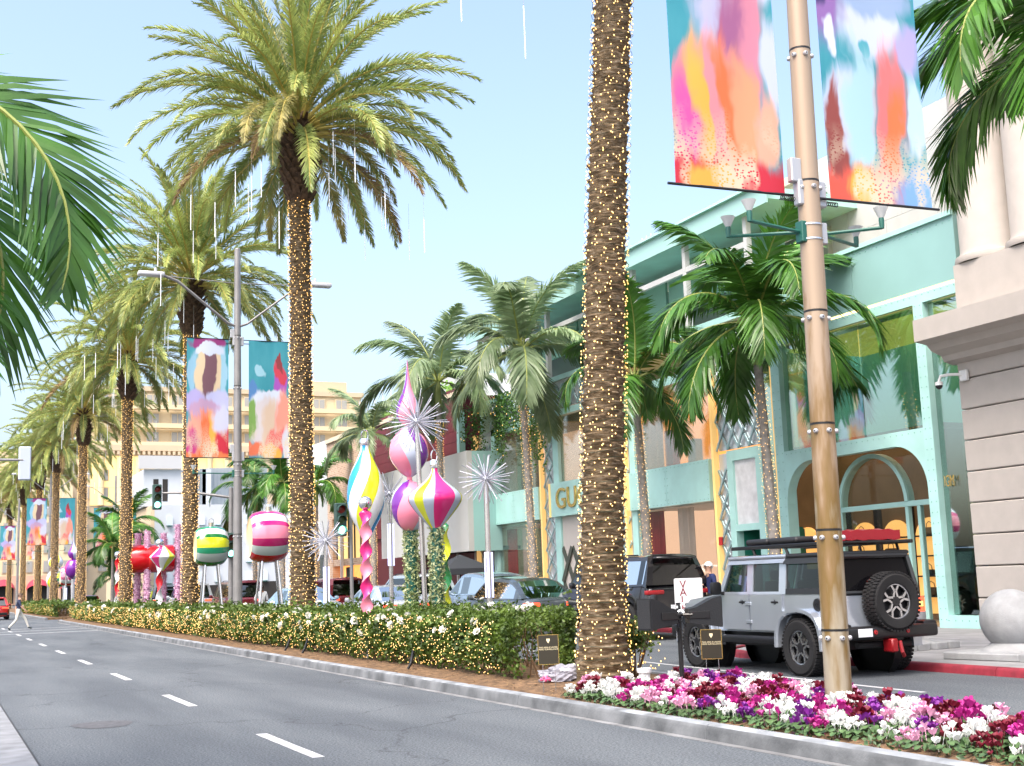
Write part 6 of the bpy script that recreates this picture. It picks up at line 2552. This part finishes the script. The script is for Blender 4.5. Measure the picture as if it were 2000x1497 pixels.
# ------------------------------------------------------------------ silver off-roader with a roof rack
JP = mat('silver_grey_paint', (.44, .49, .56), .16, metal=.5, coat=1.0, var=.04, scale=2)
j = thing('off_road_car', 'silver four-door off-roader with roof rack, red bags and rear spare wheel', 'car', (13.05, 16.05, 0), rad(-1.2), None)
R_, WB = .435, 3.0
for (x, y, s) in ((-.80, 0, -1), (.80, 0, 1), (-.80, WB, -1), (.80, WB, 1)):
    wheel(j, (x, y, R_), R_, .27, s)


def arch_poly(y0, y1, z0, z1, wheels, ra):
    """side outline with wheel arches cut from the lower edge."""
    pts = [(y0, z1), (y0, z0)]
    for yc in wheels:
        a0 = math.acos(max(-1, min(1, 1)))
        h = z0 - R_
        a = math.asin(max(-1, min(1, h / ra)))
        for i in range(15):
            t = pi - a - (pi - 2 * a) * i / 14
            pts.append((yc + ra * cos(t), R_ + ra * sin(t)))
    pts += [(y1, z0), (y1, z1)]
    return pts[::-1]


# tub: sides, doors, tailgate
mb = MB()
mb.prism(arch_poly(-.78, 2.42, .64, 1.24, [0], .56), -.80, .80, 'x')
mb.build('body_tub', JP, j)
mb = MB()
mb.prism(arch_poly(2.42, 3.66, .66, 1.10, [WB], .56), -.70, .70, 'x')
mb.build('engine_bay', JP, j)
mb = MB()
mb.prism([(2.40, 1.10), (3.68, 1.03), (3.70, 1.08), (3.60, 1.15), (2.9, 1.22), (2.40, 1.27)], -.62, .62, 'x')
mb.build('bonnet', JP, j, smooth=30)
mb = MB()
mb.rbox(-.62, .62, 3.66, 3.74, .62, 1.08, .03, 2)
mb.build('front_grille', JP, j)
mb = MB()
mb.rbox(-.85, .85, 3.72, 3.95, .50, .72, .04, 2)
mb.build('front_bumper', TRIM, j, smooth=40)
for s in (-1, 1):
    mb = MB()
    mb.lathe([(.11, 0), (.10, .03), (.01, .05)], 16, 0, None, (s * .42, 3.74, .90), 'y')
    mb.build('headlight', HEADL, j, smooth=50)
# wheel flares: arched bands that stand out of the body
for (yc, s) in ((0, -1), (0, 1), (WB, -1), (WB, 1)):
    mb = MB()
    xin = .79 if yc == 0 else .69
    vs = []
    n = 16
    a0, a1 = pi * 1.02, -.02
    for i in range(n + 1):
        t = lerp(a0, a1, i / n)
        # squared-off arch
        cx, cz = cos(t), sin(t)
        k = 1.0 / max(abs(cx) ** 4 + abs(cz) ** 4, .2) ** .25
        k = lerp(1, k, .55)
        for (x, rr) in ((xin, .60), (.955, .60), (.955, .55), (.93, .53), (xin, .53)):
            vs.append((s * x, yc + rr * k * cx, R_ + rr * k * cz * .98))
    m5 = 5
    mb.add(vs, [(i * m5 + q, i * m5 + (q + 1) % m5, (i + 1) * m5 + (q + 1) % m5, (i + 1) * m5 + q) for i in range(n) for q in range(m5)] + [tuple(range(m5)), tuple(n * m5 + q for q in reversed(range(m5)))])
    mb.build('wheel_flare', JP, j, smooth=35)
    mb = MB()
    mb.lathe([(.56, -.02), (.55, .12), (.01, .13)], 30, 0, None, (0, 0, 0), 'x')
    mb.build('wheel_well', TRIM, j, (s * .52 - .05, yc, R_))
# rock rails, floor
mb = MB()
for s in (-1, 1):
    mb.rbox(s * .86 - .07, s * .86 + .07, .56, 2.42, .46, .58, .03, 2)
mb.build('side_step', TRIM, j, smooth=40)
mb = MB()
mb.box(-.6, .6, -.6, 3.5, .40, .62)
mb.build('chassis', TRIM, j)
# doors with handles and hinges
for s in (-1, 1):
    for (y0, y1) in ((1.42, 2.34), (.50, 1.40)):
        mb = MB()
        if y0 < 1:
            poly = [(y0 + .02, .98), (y0 + .16, .74), (y0 + .26, .67), (y1, .67), (y1, 1.235), (y0 + .0, 1.235)]
        else:
            poly = [(y0 + .02, .67), (y1 - .06, .67), (y1, .74), (y1, 1.235), (y0 + .02, 1.235)]
        mb.prism(poly, s * .802, s * .826, 'x')
        d = mb.build('door', JP, j)
        mb = MB()
        mb.rbox(s * .83 - .004, s * .83 + .030, y0 + .10, y0 + .30, 1.10, 1.135, .012, 2)
        mb.build('door_handle', TRIM, d, smooth=40)
        mb = MB()
        mb.lathe([(.055, 0), (.05, .008), (.02, -.006)], 14, 0, None, (s * .828, y0 + .20, 1.115), 'x')
        mb.build('handle_cup', TRIM, d, smooth=40)
        for z in (.80, 1.09):
            mb = MB()
            mb.rbox(s * .83 - .012, s * .83 + .018, y1 - .04, y1 + .13, z - .03, z + .03, .008, 1)
            mb.build('hinge', JP, d)
# cabin frames: pillars and rails, silver at the doors and dark at the rear quarter
def post(x0, x1, y0, y1, z0, z1, name, m, lean=0, inw=.06):
    """pillar leaning along y by lean and inward by inw at its top."""
    s = 1 if x0 > 0 else -1
    mb = MB()
    vs = []
    for (z, dy, dx) in ((z0, 0, 0), (z1, lean, -s * inw)):
        vs += [(x0 + dx, y0 + dy, z), (x1 + dx, y0 + dy, z), (x1 + dx, y1 + dy, z), (x0 + dx, y1 + dy, z)]
    mb.add(vs, [(0, 3, 2, 1), (4, 5, 6, 7), (0, 1, 5, 4), (1, 2, 6, 5), (2, 3, 7, 6), (3, 0, 4, 7)])
    return mb.build(name, m, j)


DK = mat('hardtop_charcoal', (.016, .018, .020), .45)
for s in (-1, 1):
    a, b = (.76, .81) if s > 0 else (-.81, -.76)
    post(a, b, 2.24, 2.36, 1.24, 1.80, 'windscreen_pillar', JP, -.28)
    post(a, b, 1.33, 1.50, 1.24, 1.80, 'door_pillar', JP, 0)
    post(a, b, .42, .60, 1.24, 1.80, 'door_pillar', JP, 0)
    post(a, b, -.76, -.66, 1.24, 1.80, 'rear_pillar', DK, .10)
    post(a, b, -.70, .42, 1.24, 1.33, 'quarter_sill', DK, 0, .01)
    post(a, b, -.62, .44, 1.71, 1.80, 'quarter_rail', DK, 0, .06)
    post(a, b, .44, 2.05, 1.735, 1.80, 'door_rail', JP, 0, .06)
    post(a, b, .44, 2.30, 1.24, 1.285, 'window_sill', JP, 0, .005)
    for (y0, y1, nm) in ((1.50, 2.20, 'front_door_window'), (.60, 1.33, 'rear_door_window'), (-.66, .42, 'quarter_window')):
        mb = MB()
        x = s * .785
        xt = s * .735
        lean = -.22 if y0 > 1.4 else 0
        mb.add([(x, y0, 1.28), (x, y1, 1.28), (xt, y1 + lean, 1.74), (xt, y0, 1.74)], [(0, 1, 2, 3)])
        mb.build(nm, CGLASS, j)
mb = MB()
mb.add([(-.72, 2.34, 1.26), (.72, 2.34, 1.26), (.68, 2.06, 1.79), (-.68, 2.06, 1.79)], [(0, 1, 2, 3)])
mb.build('windscreen', CGLASS, j)
mb = MB()
mb.rbox(-.765, .765, .43, 2.10, 1.80, 1.875, .035, 2)
mb.build('roof_panel', JP, j, smooth=40)
mb = MB()
mb.rbox(-.765, .765, -.70, .428, 1.80, 1.872, .035, 2)
mb.build('hardtop_rear', DK, j, smooth=40)
# rear end
mb = MB()
mb.rbox(-.70, .70, -.815, -.782, .70, 1.22, .012, 1)
tg = mb.build('tailgate', JP, j)
mb = MB()
mb.add([(-.72, -.775, 1.27), (.72, -.775, 1.27), (.66, -.67, 1.76), (-.66, -.67, 1.76)], [(0, 1, 2, 3)])
mb.build('rear_window', mat('black_rear_glass', (.004, .004, .005), .10, spec=.3), j)
mb = MB()
for (p, q) in (((-.76, -.80, 1.24), (.76, -.80, 1.24)), ((-.70, -.69, 1.79), (.70, -.69, 1.79)), ((-.76, -.80, 1.24), (-.70, -.69, 1.79)), ((.76, -.80, 1.24), (.70, -.69, 1.79))):
    mb.tube([p, q], .038, 6)
mb.build('rear_window_frame', DK, j, smooth=50)
mb = MB()
mb.rbox(-.10, .12, -.80, -.74, 1.40, 1.44, .008, 1)
mb.build('high_brake_light', TAIL, j)
for s in (-1, 1):
    mb = MB()
    mb.rbox(s * .755 - .085, s * .755 + .085, -.86, -.785, .92, 1.16, .015, 2)
    tl = mb.build('tail_light', TAIL if s > 0 else TAIL, j)
    mb = MB()
    mb.rbox(s * .755 - .05, s * .755 + .05, -.868, -.858, 1.00, 1.08, .004, 1)
    mb.build('light_insert', AMB, tl)
mb = MB()
mb.rbox(-.90, .90, -1.06, -.80, .56, .75, .05, 3)
mb.rbox(-.94, -.66, -1.0, -.66, .58, .80, .05, 2)
mb.rbox(.66, .94, -1.0, -.66, .58, .80, .05, 2)
bmp = mb.build('rear_bumper', TRIM, j, smooth=40)
mb = MB()
mb.rbox(-.62, -.36, -1.07, -1.055, .60, .72, .005, 1)
mb.build('licence_plate', PLATE, bmp)
for x in (-.30, .30):
    mb = MB()
    mb.lathe([(.035, 0), (.03, -.012), (.01, -.014)], 12, 0, None, (x, -1.06, .66), 'y')
    mb.build('reflector', TAIL_O, bmp)
mb = MB()
mb.rbox(-.06, .06, -1.12, -.9, .36, .56, .02, 1)
mb.tube([(.10, -1.1, .52), (.10, -1.14, .36), (.16, -1.1, .30)], .03, 8)
mb.build('tow_hook', mat('tow_red', (.25, .006, .01), .4), j, smooth=40)
mb = MB()
mb.tube([(-.5, -.85, .47), (.5, -.85, .47)], .05, 8)
mb.build('axle_beam', TRIM, j)
sw = wheel(j, (.10, -.985, 1.10), .435, .28, -1, name='spare_wheel')
sw.rotation_euler = (0, 0, pi / 2)
mb = MB()
mb.box(-.12, .32, -.86, -.80, .95, 1.25)
mb.build('spare_carrier', TRIM, j)
# fuel cap and badge on the left side
mb = MB()
mb.lathe([(.10, .0), (.095, -.015), (.01, -.02)], 20, 0, None, (-.803, -.38, 1.08), 'x')
mb.build('fuel_cap', TRIM, j, smooth=40)
for s in (-1, 1):
    mb = MB()
    mb.rbox(s * .98 - .10, s * .98 + .10, 2.12, 2.22, 1.24, 1.46, .04, 2)
    mb.tube([(s * .80, 2.2, 1.26), (s * .92, 2.18, 1.28)], .03, 6)
    mb.build('mirror', TRIM, j, smooth=40)
# seats seen through the glass
for (x, y) in ((-.38, 1.25), (.38, 1.25), (-.38, .35), (.38, .35)):
    mb = MB()
    mb.rbox(x - .22, x + .22, y - .10, y + .06, .9, 1.45, .05, 2)
    mb.rbox(x - .12, x + .12, y - .10, y + .02, 1.46, 1.62, .04, 2)
    mb.build('seat', SEAT, j, smooth=40)
# roof rack and its load
mb = MB()
for s in (-1, 1):
    mb.rbox(s * .74 - .03, s * .74 + .03, -.80, 1.95, 1.97, 2.03, .012, 1)
    for y in (-.5, .4, 1.3):
        mb.tube([(s * .72, y, 1.86), (s * .73, y + .05, 1.98)], .025, 6)
rk = mb.build('roof_rack', TRIM, j)
for k in range(13):
    mb = MB()
    mb.rbox(-.72, .72, -.78 + .22 * k, -.70 + .22 * k, 1.985, 2.02, .008, 1)
    mb.build('rack_slat', TRIM, rk)
mb = MB()
for (y0, y1) in ((.2, .95), (1.0, 1.62)):
    mb.rbox(-.70, -.30, y0, y1, 2.032, 2.14, .045, 3)
bag = tag(mb.build('black_roof_case', mat('black_vinyl', (.015, .015, .017), .5), None, smooth=45), 'black case strapped on the front of the off-roader rack', 'case')
mb = MB()
bm = bmesh.new()
bmesh.ops.create_cube(bm, size=1)
bmesh.ops.subdivide_edges(bm, edges=bm.edges[:], cuts=7, use_grid_fill=True)
for v in bm.verts:
    n = v.co.copy()
    k = 1 - .28 * (abs(n.x * 2) ** 4 * .3 + abs(n.y * 2) ** 4 * .3)
    v.co = Vector((n.x * .95, n.y * .85, (n.z + .5) * .17 * k + .012 * sin(n.x * 30) * sin(n.y * 21)))
mb.bm(bm)
red = tag(mb.build('red_roof_bag', mat('red_vinyl', (.26, .006, .016), .3), None, smooth=60), 'red quilted bag strapped on the rear of the off-roader rack', 'bag')
jm = Matrix.Translation(j.location) @ Matrix.Rotation(j.rotation_euler.z, 4, 'Z')
bag.matrix_world = jm
red.matrix_world = jm @ Matrix.Translation((.18, -.22, 2.035))

# ------------------------------------------------------------------ generic cars
def car(label, loc, rz, col, L=4.7, W=1.9, Hc=1.65, belt=.98, hood=.95, kind='suv', tails=TAIL_O, dark=False, grp='cars queueing in the right roadway', glassm=None, wr=.36, roofrail=True, rot_x=0):
    """car heading +y: lower shell with wheel arches, tapered cabin with panes, lights, mirrors, wheels."""
    gm = glassm or CGLASS_D
    t = thing('parked_car', label, 'car', loc, rz, grp)
    pm = col
    w = W / 2
    fa, ra_ = L * .5 - .88, -L * .5 + .92
    rw = wr + .055
    ys = sorted(set([-L / 2, -L / 2 + .04, -L / 2 + .12, -L / 2 + .3, -.2, .3, .8, L / 2 - .3, L / 2 - .12, L / 2 - .03, L / 2] + [c + rw * cos(pi * i / 8) for c in (fa, ra_) for i in range(9)]))

    def sill(y):
        for c in (fa, ra_):
            if abs(y - c) < rw:
                return wr + sqrt(max(0, rw * rw - (y - c) ** 2)) * .98
        return .27
    cab = {'suv': [(-L / 2 + .10, 0), (-L / 2 + .42, .90), (-L / 2 + .75, 1.0), (-.1, 1.02), (.55, .93), (1.22, 0)],
           'coupe': [(-L / 2 + .22, 0), (-L / 2 + 1.05, .80), (-.45, 1.0), (.0, 1.0), (.5, .92), (1.25, 0)],
           'sedan': [(-L / 2 + .62, 0), (-L / 2 + 1.35, .88), (-.4, 1.0), (.0, 1.0), (.42, .92), (1.25, 0)],
           'box': [(-L / 2 + .04, 0), (-L / 2 + .22, .94), (-L / 2 + .5, 1.0), (.0, 1.03), (.75, .95), (1.35, 0)]}[kind]

    def deck(y):
        if y > 1.15:
            return interp([(1.15, belt), (1.5, belt - .02), (L / 2 - .5, hood - .08), (L / 2 - .1, hood - .2), (L / 2, hood - .34)], y)
        return interp([(-L / 2, belt - .16), (-L / 2 + .05, belt - .05), (-L / 2 + .2, belt + .01), (0, belt - .02), (1.15, belt)], y)

    def plan(y):
        return interp([(-L / 2, .80), (-L / 2 + .06, .88), (-L / 2 + .3, .965), (-1, 1), (1, 1), (L / 2 - .5, .95), (L / 2 - .12, .82), (L / 2, .62)], y)
    mb = MB()
    rows = []
    for y in ys:
        d = deck(y)
        s = min(sill(y), d - .12)
        k = plan(y) * w
        half = [(.86 * k, s), (.97 * k, s + (d - s) * .12), (k, s + (d - s) * .42), (.985 * k, s + (d - s) * .72), (.93 * k, d - .03), (.86 * k, d), (.45 * k, d + .025), (0, d + .035)]
        rows.append([(-x, y, z) for x, z in half] + [(x, y, z) for x, z in reversed(half[:-1])])
    n = len(rows[0])
    for r in rows:
        mb.v.extend(r)
    for i in range(len(rows) - 1):
        for q in range(n - 1):
            mb.f.append((i * n + q, i * n + q + 1, (i + 1) * n + q + 1, (i + 1) * n + q)); mb.m.append(0)
    for i in (0, len(rows) - 1):
        mb.f.append(tuple(i * n + q for q in range(n))); mb.m.append(0)
    mb.build('body_shell', pm, t, smooth=38)
    part('underbody', TRIM, t, (-w * .85, w * .85, -L / 2 + .15, L / 2 - .2, .2, .5))
    # cabin
    hh = Hc - belt
    raw = list(cab)
    sm = smooth_prof([(c[1] + .001, c[0]) for c in raw], 30)
    cab_s = sorted((z, max(0, r - .001)) for r, z in sm)
    cy = sorted(set([c[0] for c in cab] + [c[0] for c in cab_s[::2]] + [-.62, -.56]))
    cy = [y for y in cy if cab[0][0] <= y <= cab[-1][0]]

    def crow(y):
        f = interp(cab_s, y)
        zt = belt + max(.02, f * hh)
        k0 = .90 * w
        xt = lerp(k0, .70 * w, f)
        zb = deck(y) - .01
        ln = lambda a: (lerp(k0, xt, a), lerp(zb, zt - .035 * f, a))
        side = [ln(0), ln(.07), ln(.86), ln(1)]
        return [(-x, y, z) for x, z in side] + [(-xt * .80, y, zt), (0, y, zt + .02 * f), (xt * .80, y, zt)] + [(x, y, z) for x, z in reversed(side)]
    R = [crow(y) for y in cy]
    panes = {}
    mb = MB()
    for i in range(len(R) - 1):
        ya, yb = cy[i], cy[i + 1]
        for q in range(len(R[0]) - 1):
            quad = [R[i][q], R[i][q + 1], R[i + 1][q + 1], R[i + 1][q]]
            ym = (ya + yb) / 2
            f = interp(cab, ym)
            pane = None
            if q in (1, len(R[0]) - 3):
                sd = 'l' if q == 1 else 'r'
                if cab[1][0] - .05 < ym < cab[-1][0] - .02 and not (-.62 <= ya and yb <= -.555):
                    pane = ('side_window', sd, 0 if ym < -.6 else 1)
                elif kind in ('coupe', 'suv') and ym > lerp(cab[0][0], cab[1][0], .5):
                    pane = ('side_window', sd, 0)
            elif q in (4, 5) or q in (3, 6):
                if ym > cab[-2][0]:
                    pane = ('windscreen', 0, 0) if q in (4, 5) else None
                elif ym < cab[1][0]:
                    pane = ('rear_window', 0, 0) if q in (4, 5) else None
            if pane:
                panes.setdefault(pane, MB()).add(quad, [(0, 1, 2, 3)])
            else:
                mb.add(quad, [(0, 1, 2, 3)])
    mb.build('cabin_shell', pm, t, smooth=38)
    for (nm, _, _2), m2 in panes.items():
        m2.build(nm, gm, t, smooth=50)
    part('dashboard', SEAT, t, (-w * .75, w * .75, cab[0][0] + .5, 1.0, .5, belt - .02))
    for x in (-.36, .36):
        mb = MB()
        mb.rbox(x - .2, x + .2, -.35, -.2, belt - .2, belt + hh * .62, .05, 1)
        mb.build('seat', SEAT, t)
    # lights
    for s in (-1, 1):
        mb = MB()
        zt = belt - .16
        mb.rbox(min(s * w * .42, s * w * .90), max(s * w * .42, s * w * .90), -L / 2 - .012, -L / 2 + .16, zt - .055, zt + .055, .025, 2)
        mb.build('tail_light', tails, t, smooth=40)
        mb = MB()
        mb.rbox(s * w * .72 - .17, s * w * .72 + .17, L / 2 - .16, L / 2 - .02, .62, .74, .03, 2)
        mb.build('headlight', HEADL, t, smooth=40)
        mb = MB()
        mb.rbox(s * (w + .12) - .09, s * (w + .12) + .09, .72, .86, belt - .02, belt + .14, .045, 2)
        mb.tube([(s * w * .9, .82, belt), (s * (w + .08), .80, belt + .04)], .025, 6)
        mb.build('mirror', pm, t, smooth=40)
        for yc in (fa, ra_):
            wheel(t, (s * (w - .12), yc, wr), wr, .22, s, tread=False)
        for (y0) in (-.95, .05):
            mb = MB()
            mb.rbox(s * w * .985 - .012, s * w * .985 + .016, y0, y0 + .2, belt - .19, belt - .16, .01, 1)
            mb.build('door_handle', pm, t)
        if roofrail and kind in ('suv', 'box'):
            mb = MB()
            mb.tube([(s * w * .62, -L / 2 + .8, Hc + .02), (s * w * .63, -.1, Hc + .05), (s * w * .62, .5, Hc - .02)], .018, 6)
            mb.build('roof_rail', TRIM, t, smooth=50)
    mb = MB()
    mb.rbox(-.26, .26, -L / 2 - .02, -L / 2 + .02, .62, .76, .006, 1)
    mb.build('licence_plate', PLATE, t)
    mb = MB()
    mb.rbox(-w * .8, w * .8, -L / 2 - .05, -L / 2 + .1, .32, .52, .04, 2)
    mb.build('rear_bumper', TRIM, t, smooth=40)
    if kind in ('suv', 'box'):
        mb = MB()
        y = cab[1][0]
        mb.rbox(-w * .58, w * .58, y - .22, y + .06, Hc - .10, Hc - .04, .02, 1)
        mb.build('roof_spoiler', pm, t, smooth=40)
    return t


BLK = mat('gloss_black_paint', (.010, .010, .012), .12, coat=.6)
WHT = paint('white_paint', (.66, .70, .74))
BLG = paint('blue_grey_paint', (.30, .40, .50))
SLV = paint('pale_silver_paint', (.50, .56, .62))
LBL = paint('light_blue_paint', (.42, .60, .70))
DRD = paint('dark_red_paint', (.16, .012, .02))
GRF = paint('graphite_paint', (.09, .11, .12))
car('glossy black full-size sport utility vehicle ahead of the off-roader', (16.95, 29.9, .1), rad(2), BLK, 5.2, 2.08, 2.0, 1.24, 1.15, 'box', TAIL_O, glassm=CGLASS_D, wr=.40)
car('dark graphite car half hidden behind the nearest palm trunk', (15.4, 33.6, .1), rad(1), GRF, 4.8, 1.9, 1.58, .98, .95, 'coupe', TAIL, glassm=CGLASS_R)
car('blue-grey rounded sport utility car left of the nearest palm trunk', (16.7, 38.6, .15), rad(2), BLG, 4.7, 1.92, 1.72, 1.04, 1.0, 'coupe', TAIL_O, glassm=CGLASS_R)
car('pale silver sport utility car behind the starburst pole', (16.4, 45.0, .18), rad(2), SLV, 4.7, 1.92, 1.74, 1.04, 1.0, 'suv', TAIL_O, glassm=CGLASS_D)
car('white saloon with lit tail lights between the leafy columns', (14.3, 42.2, .1), rad(1), WHT, 4.8, 1.86, 1.47, .95, .92, 'sedan', TAIL, glassm=CGLASS_R)
car('dark red sport utility car behind the tall pink twisted pole', (15.8, 53.5, .15), rad(1), DRD, 4.7, 1.94, 1.78, 1.06, 1.0, 'suv', TAIL)
car('light blue car facing the camera left of the pink twisted pole', (13.1, 48.3, .1), rad(184), LBL, 4.8, 1.9, 1.50, 1.0, .98, 'sedan', TAIL_O, glassm=CGLASS_R)
car('dark red boxy car seen between the legs of the barrel ornaments', (14.0, 64.5, .15), rad(0), DRD, 4.8, 1.95, 1.85, 1.08, 1.0, 'box', TAIL)
car('white van-like car at the left of the silver lamp pole', (13.6, 75, .15), rad(0), WHT, 4.9, 1.95, 1.85, 1.08, 1.0, 'box', TAIL)
car('dark sport utility car behind the red drum ornament', (13.8, 87, .15), rad(0), GRF, 4.9, 1.95, 1.85, 1.08, 1.0, 'box', TAIL)
car('bright red car beyond the pedestrian at the left edge', (4.2, 101, .02), rad(0), paint('bright_red_paint', (.5, .02, .02)), 4.7, 1.9, 1.6, 1.0, .95, 'suv', TAIL, grp='cars in the left roadway')
car('dark red car at the far left median gap', (12.6, 118, .02), rad(0), DRD, 4.7, 1.9, 1.5, .96, .92, 'sedan', TAIL)

# ================================================================== people
def person(loc, rz, label, joints, shirt, trousers, skin, hair, shoe, Hs=1.75, cap=None):
    """one continuous figure grown over a skeleton; clothing by body zone; joints = dict of pose overrides."""
    J = {'pelvis': (0, 0, .95), 'waist': (0, .0, 1.10), 'chest': (0, .0, 1.32), 'neck': (0, .01, 1.47), 'head0': (0, .03, 1.56), 'head': (0, .045, 1.64), 'head1': (0, .035, 1.71),
         'shL': (-.18, 0, 1.40), 'elL': (-.24, -.02, 1.13), 'wrL': (-.25, .06, .90), 'haL': (-.25, .09, .80),
         'shR': (.18, 0, 1.40), 'elR': (.24, -.02, 1.13), 'wrR': (.25, .06, .90), 'haR': (.25, .09, .80),
         'hiL': (-.095, 0, .90), 'knL': (-.10, .02, .50), 'anL': (-.10, -.01, .09), 'toL': (-.11, .15, .035),
         'hiR': (.095, 0, .90), 'knR': (.10, .02, .50), 'anR': (.10, -.01, .09), 'toR': (.11, .15, .035)}
    J.update(joints)
    rad_ = {'pelvis': .145, 'waist': .13, 'chest': .155, 'neck': .055, 'head0': .075, 'head': .10, 'head1': .075, 'sh': .075, 'el': .048, 'wr': .034, 'ha': .036, 'hi': .10, 'kn': .062, 'an': .042, 'to': .04}
    names_ = list(J)
    idx = {n_: i for i, n_ in enumerate(names_)}
    E = [('pelvis', 'waist'), ('waist', 'chest'), ('chest', 'neck'), ('neck', 'head0'), ('head0', 'head'), ('head', 'head1')]
    for s in 'LR':
        E += [('chest', 'sh' + s), ('sh' + s, 'el' + s), ('el' + s, 'wr' + s), ('wr' + s, 'ha' + s), ('pelvis', 'hi' + s), ('hi' + s, 'kn' + s), ('kn' + s, 'an' + s), ('an' + s, 'to' + s)]
    k = Hs / 1.75
    me = bpy.data.meshes.new('figure')
    me.from_pydata([tuple(c * k for c in J[n_]) for n_ in names_], [(idx[a], idx[b]) for a, b in E], [])
    tmp = bpy.data.objects.new('figure', me)
    COL.objects.link(tmp)
    md = tmp.modifiers.new('skin', 'SKIN')
    md.use_smooth_shade = True
    for i, n_ in enumerate(names_):
        r = rad_.get(n_, rad_.get(n_[:2], .05)) * k
        me.skin_vertices[0].data[i].radius = (r, r * (.72 if n_ in ('chest', 'pelvis', 'waist') else 1))
        me.skin_vertices[0].data[i].use_root = n_ == 'pelvis'
    sb_ = tmp.modifiers.new('sub', 'SUBSURF')
    sb_.levels = sb_.render_levels = 2
    bpy.context.view_layer.update()
    body = bpy.data.meshes.new_from_object(tmp.evaluated_get(bpy.context.evaluated_depsgraph_get()))
    bpy.data.objects.remove(tmp)
    for m_ in (shirt, trousers, skin, shoe):
        body.materials.append(m_)
    segs = [(Vector(J[a]) * k, Vector(J[b]) * k, a, b) for a, b in E]
    for pl in body.polygons:
        c = pl.center
        best = None
        for (a, b, na, nb) in segs:
            d = b - a
            tt = max(0, min(1, (c - a).dot(d) / d.length_squared))
            dist = (c - a - d * tt).length
            if best is None or dist < best[0]:
                best = (dist, na, nb, tt)
        _, na, nb, tt = best
        if na in ('neck', 'head0', 'head') or nb in ('neck',) and tt > .6 or na[:2] in ('el', 'wr'):
            mi = 2
        elif na[:2] == 'an' or (na[:2] == 'kn' and tt > .93):
            mi = 3
        elif na in ('waist', 'chest') or na[:2] == 'sh' or (na == 'pelvis' and nb == 'waist' and tt > .3):
            mi = 0
        else:
            mi = 1
        pl.material_index = mi
        pl.use_smooth = True
    t = thing('person', label, 'person', loc, rz)
    obj('body', body, t)
    hx, hy, hz = (c * k for c in J['head'])
    bm = bmesh.new()
    bmesh.ops.create_uvsphere(bm, u_segments=16, v_segments=10, radius=.112 * k)
    kill = [v for v in bm.verts if v.co.z < -.02 * k and v.co.y > -.03 * k or v.co.z < -.07 * k]
    bmesh.ops.delete(bm, geom=kill, context='VERTS')
    mb = MB()
    mb.bm(bm)
    mb.build('cap' if cap else 'hair', cap or hair, t, (hx, hy - .012, hz + .022), smooth=70)
    if cap:
        mb = MB()
        mb.rbox(-.07, .07, .06, .19, .0, .015, .005, 1)
        mb.build('cap_visor', cap, t, (hx, hy, hz + .04))
    mb = MB()
    mb.prism([(-.014, -.03), (.014, -.03), (.006, .02), (-.006, .02)], .085 * k, .125 * k, 'y')
    mb.build('nose', skin, t, (hx, hy, hz - .01))
    for s in (-1, 1):
        mb = MB()
        mb.ball((s * .035, .092 * k, .012), .012, 8)
        mb.build('eye', DARK, t, (hx, hy, hz))
        mb = MB()
        mb.ball((s * .10 * k, 0, 0), .024, 8)
        mb.build('ear', skin, t, (hx, hy, hz))
        hn = 'haL' if s < 0 else 'haR'
        wn_ = 'wrL' if s < 0 else 'wrR'
        a, b = Vector(J[wn_]) * k, Vector(J[hn]) * k
        d = (b - a).normalized()
        mb = MB()
        sd = d.cross(Vector((1, 0, 0))).normalized()
        for q in range(4):
            p = b + sd * (.018 * (q - 1.5))
            mb.tube([p - d * .01, p + d * .045, p + d * (.075 + .008 * (q % 3)) + Vector((-s * .012, 0, 0))], [.009, .008, .006], 5)
        p = b - d * .03 + sd * .03
        mb.tube([p, p + sd * .025 + d * .02, p + sd * .03 + d * .05], [.010, .009, .007], 5)
        mb.build('fingers', skin, t, smooth=50)
    return t


SK1 = mat('skin_light', (.52, .30, .21), .55)
SK2 = mat('skin_brown', (.20, .10, .06), .55)
HR = mat('hair_dark', (.02, .014, .01), .6)
NAVY = mat('navy_cloth', (.02, .03, .07), .85)
WHTC = mat('white_cloth', (.70, .72, .72), .85)
CREAMC = mat('pale_trousers', (.62, .60, .54), .85)
BLKC = mat('black_cloth', (.01, .01, .011), .85)
SHOE = mat('dark_shoe', (.02, .03, .03), .5)
# pedestrian striding across the crossing, walking towards +x
person((3.86, 66.4, 0), rad(-95), 'pedestrian in navy shirt and pale trousers striding over the crossing',
       {'hiL': (-.095, .01, .90), 'knL': (-.10, .30, .55), 'anL': (-.10, .46, .12), 'toL': (-.11, .61, .09), 'hiR': (.095, -.01, .90), 'knR': (.10, -.10, .50), 'anR': (.10, -.44, .13), 'toR': (.11, -.34, .03),
        'elL': (-.25, -.12, 1.15), 'wrL': (-.24, -.14, .92), 'haL': (-.23, -.13, .82), 'elR': (.25, .10, 1.15), 'wrR': (.22, .26, .98), 'haR': (.21, .33, .92), 'head': (0, .05, 1.64)},
       NAVY, CREAMC, SK1, mat('hair_brown', (.10, .06, .04), .6), SHOE, 1.78)
person((12.35, 52.0, .0), rad(5), 'man in white T-shirt seen from behind beside the pink barrel legs', {'elL': (-.27, .02, 1.14), 'wrL': (-.22, .16, 1.0), 'haL': (-.18, .22, .98)}, WHTC, BLKC, SK2, HR, SHOE, 1.78)
person((18.0, 27.3, .1), rad(80), 'valet in navy jacket and white cap between the black vehicle and the off-roader', {'elR': (.26, .05, 1.15), 'wrR': (.2, .25, 1.1), 'haR': (.18, .33, 1.12)}, mat('navy_jacket', (.01, .02, .09), .8), BLKC, SK1, HR, SHOE, 1.78, cap=WHTC)
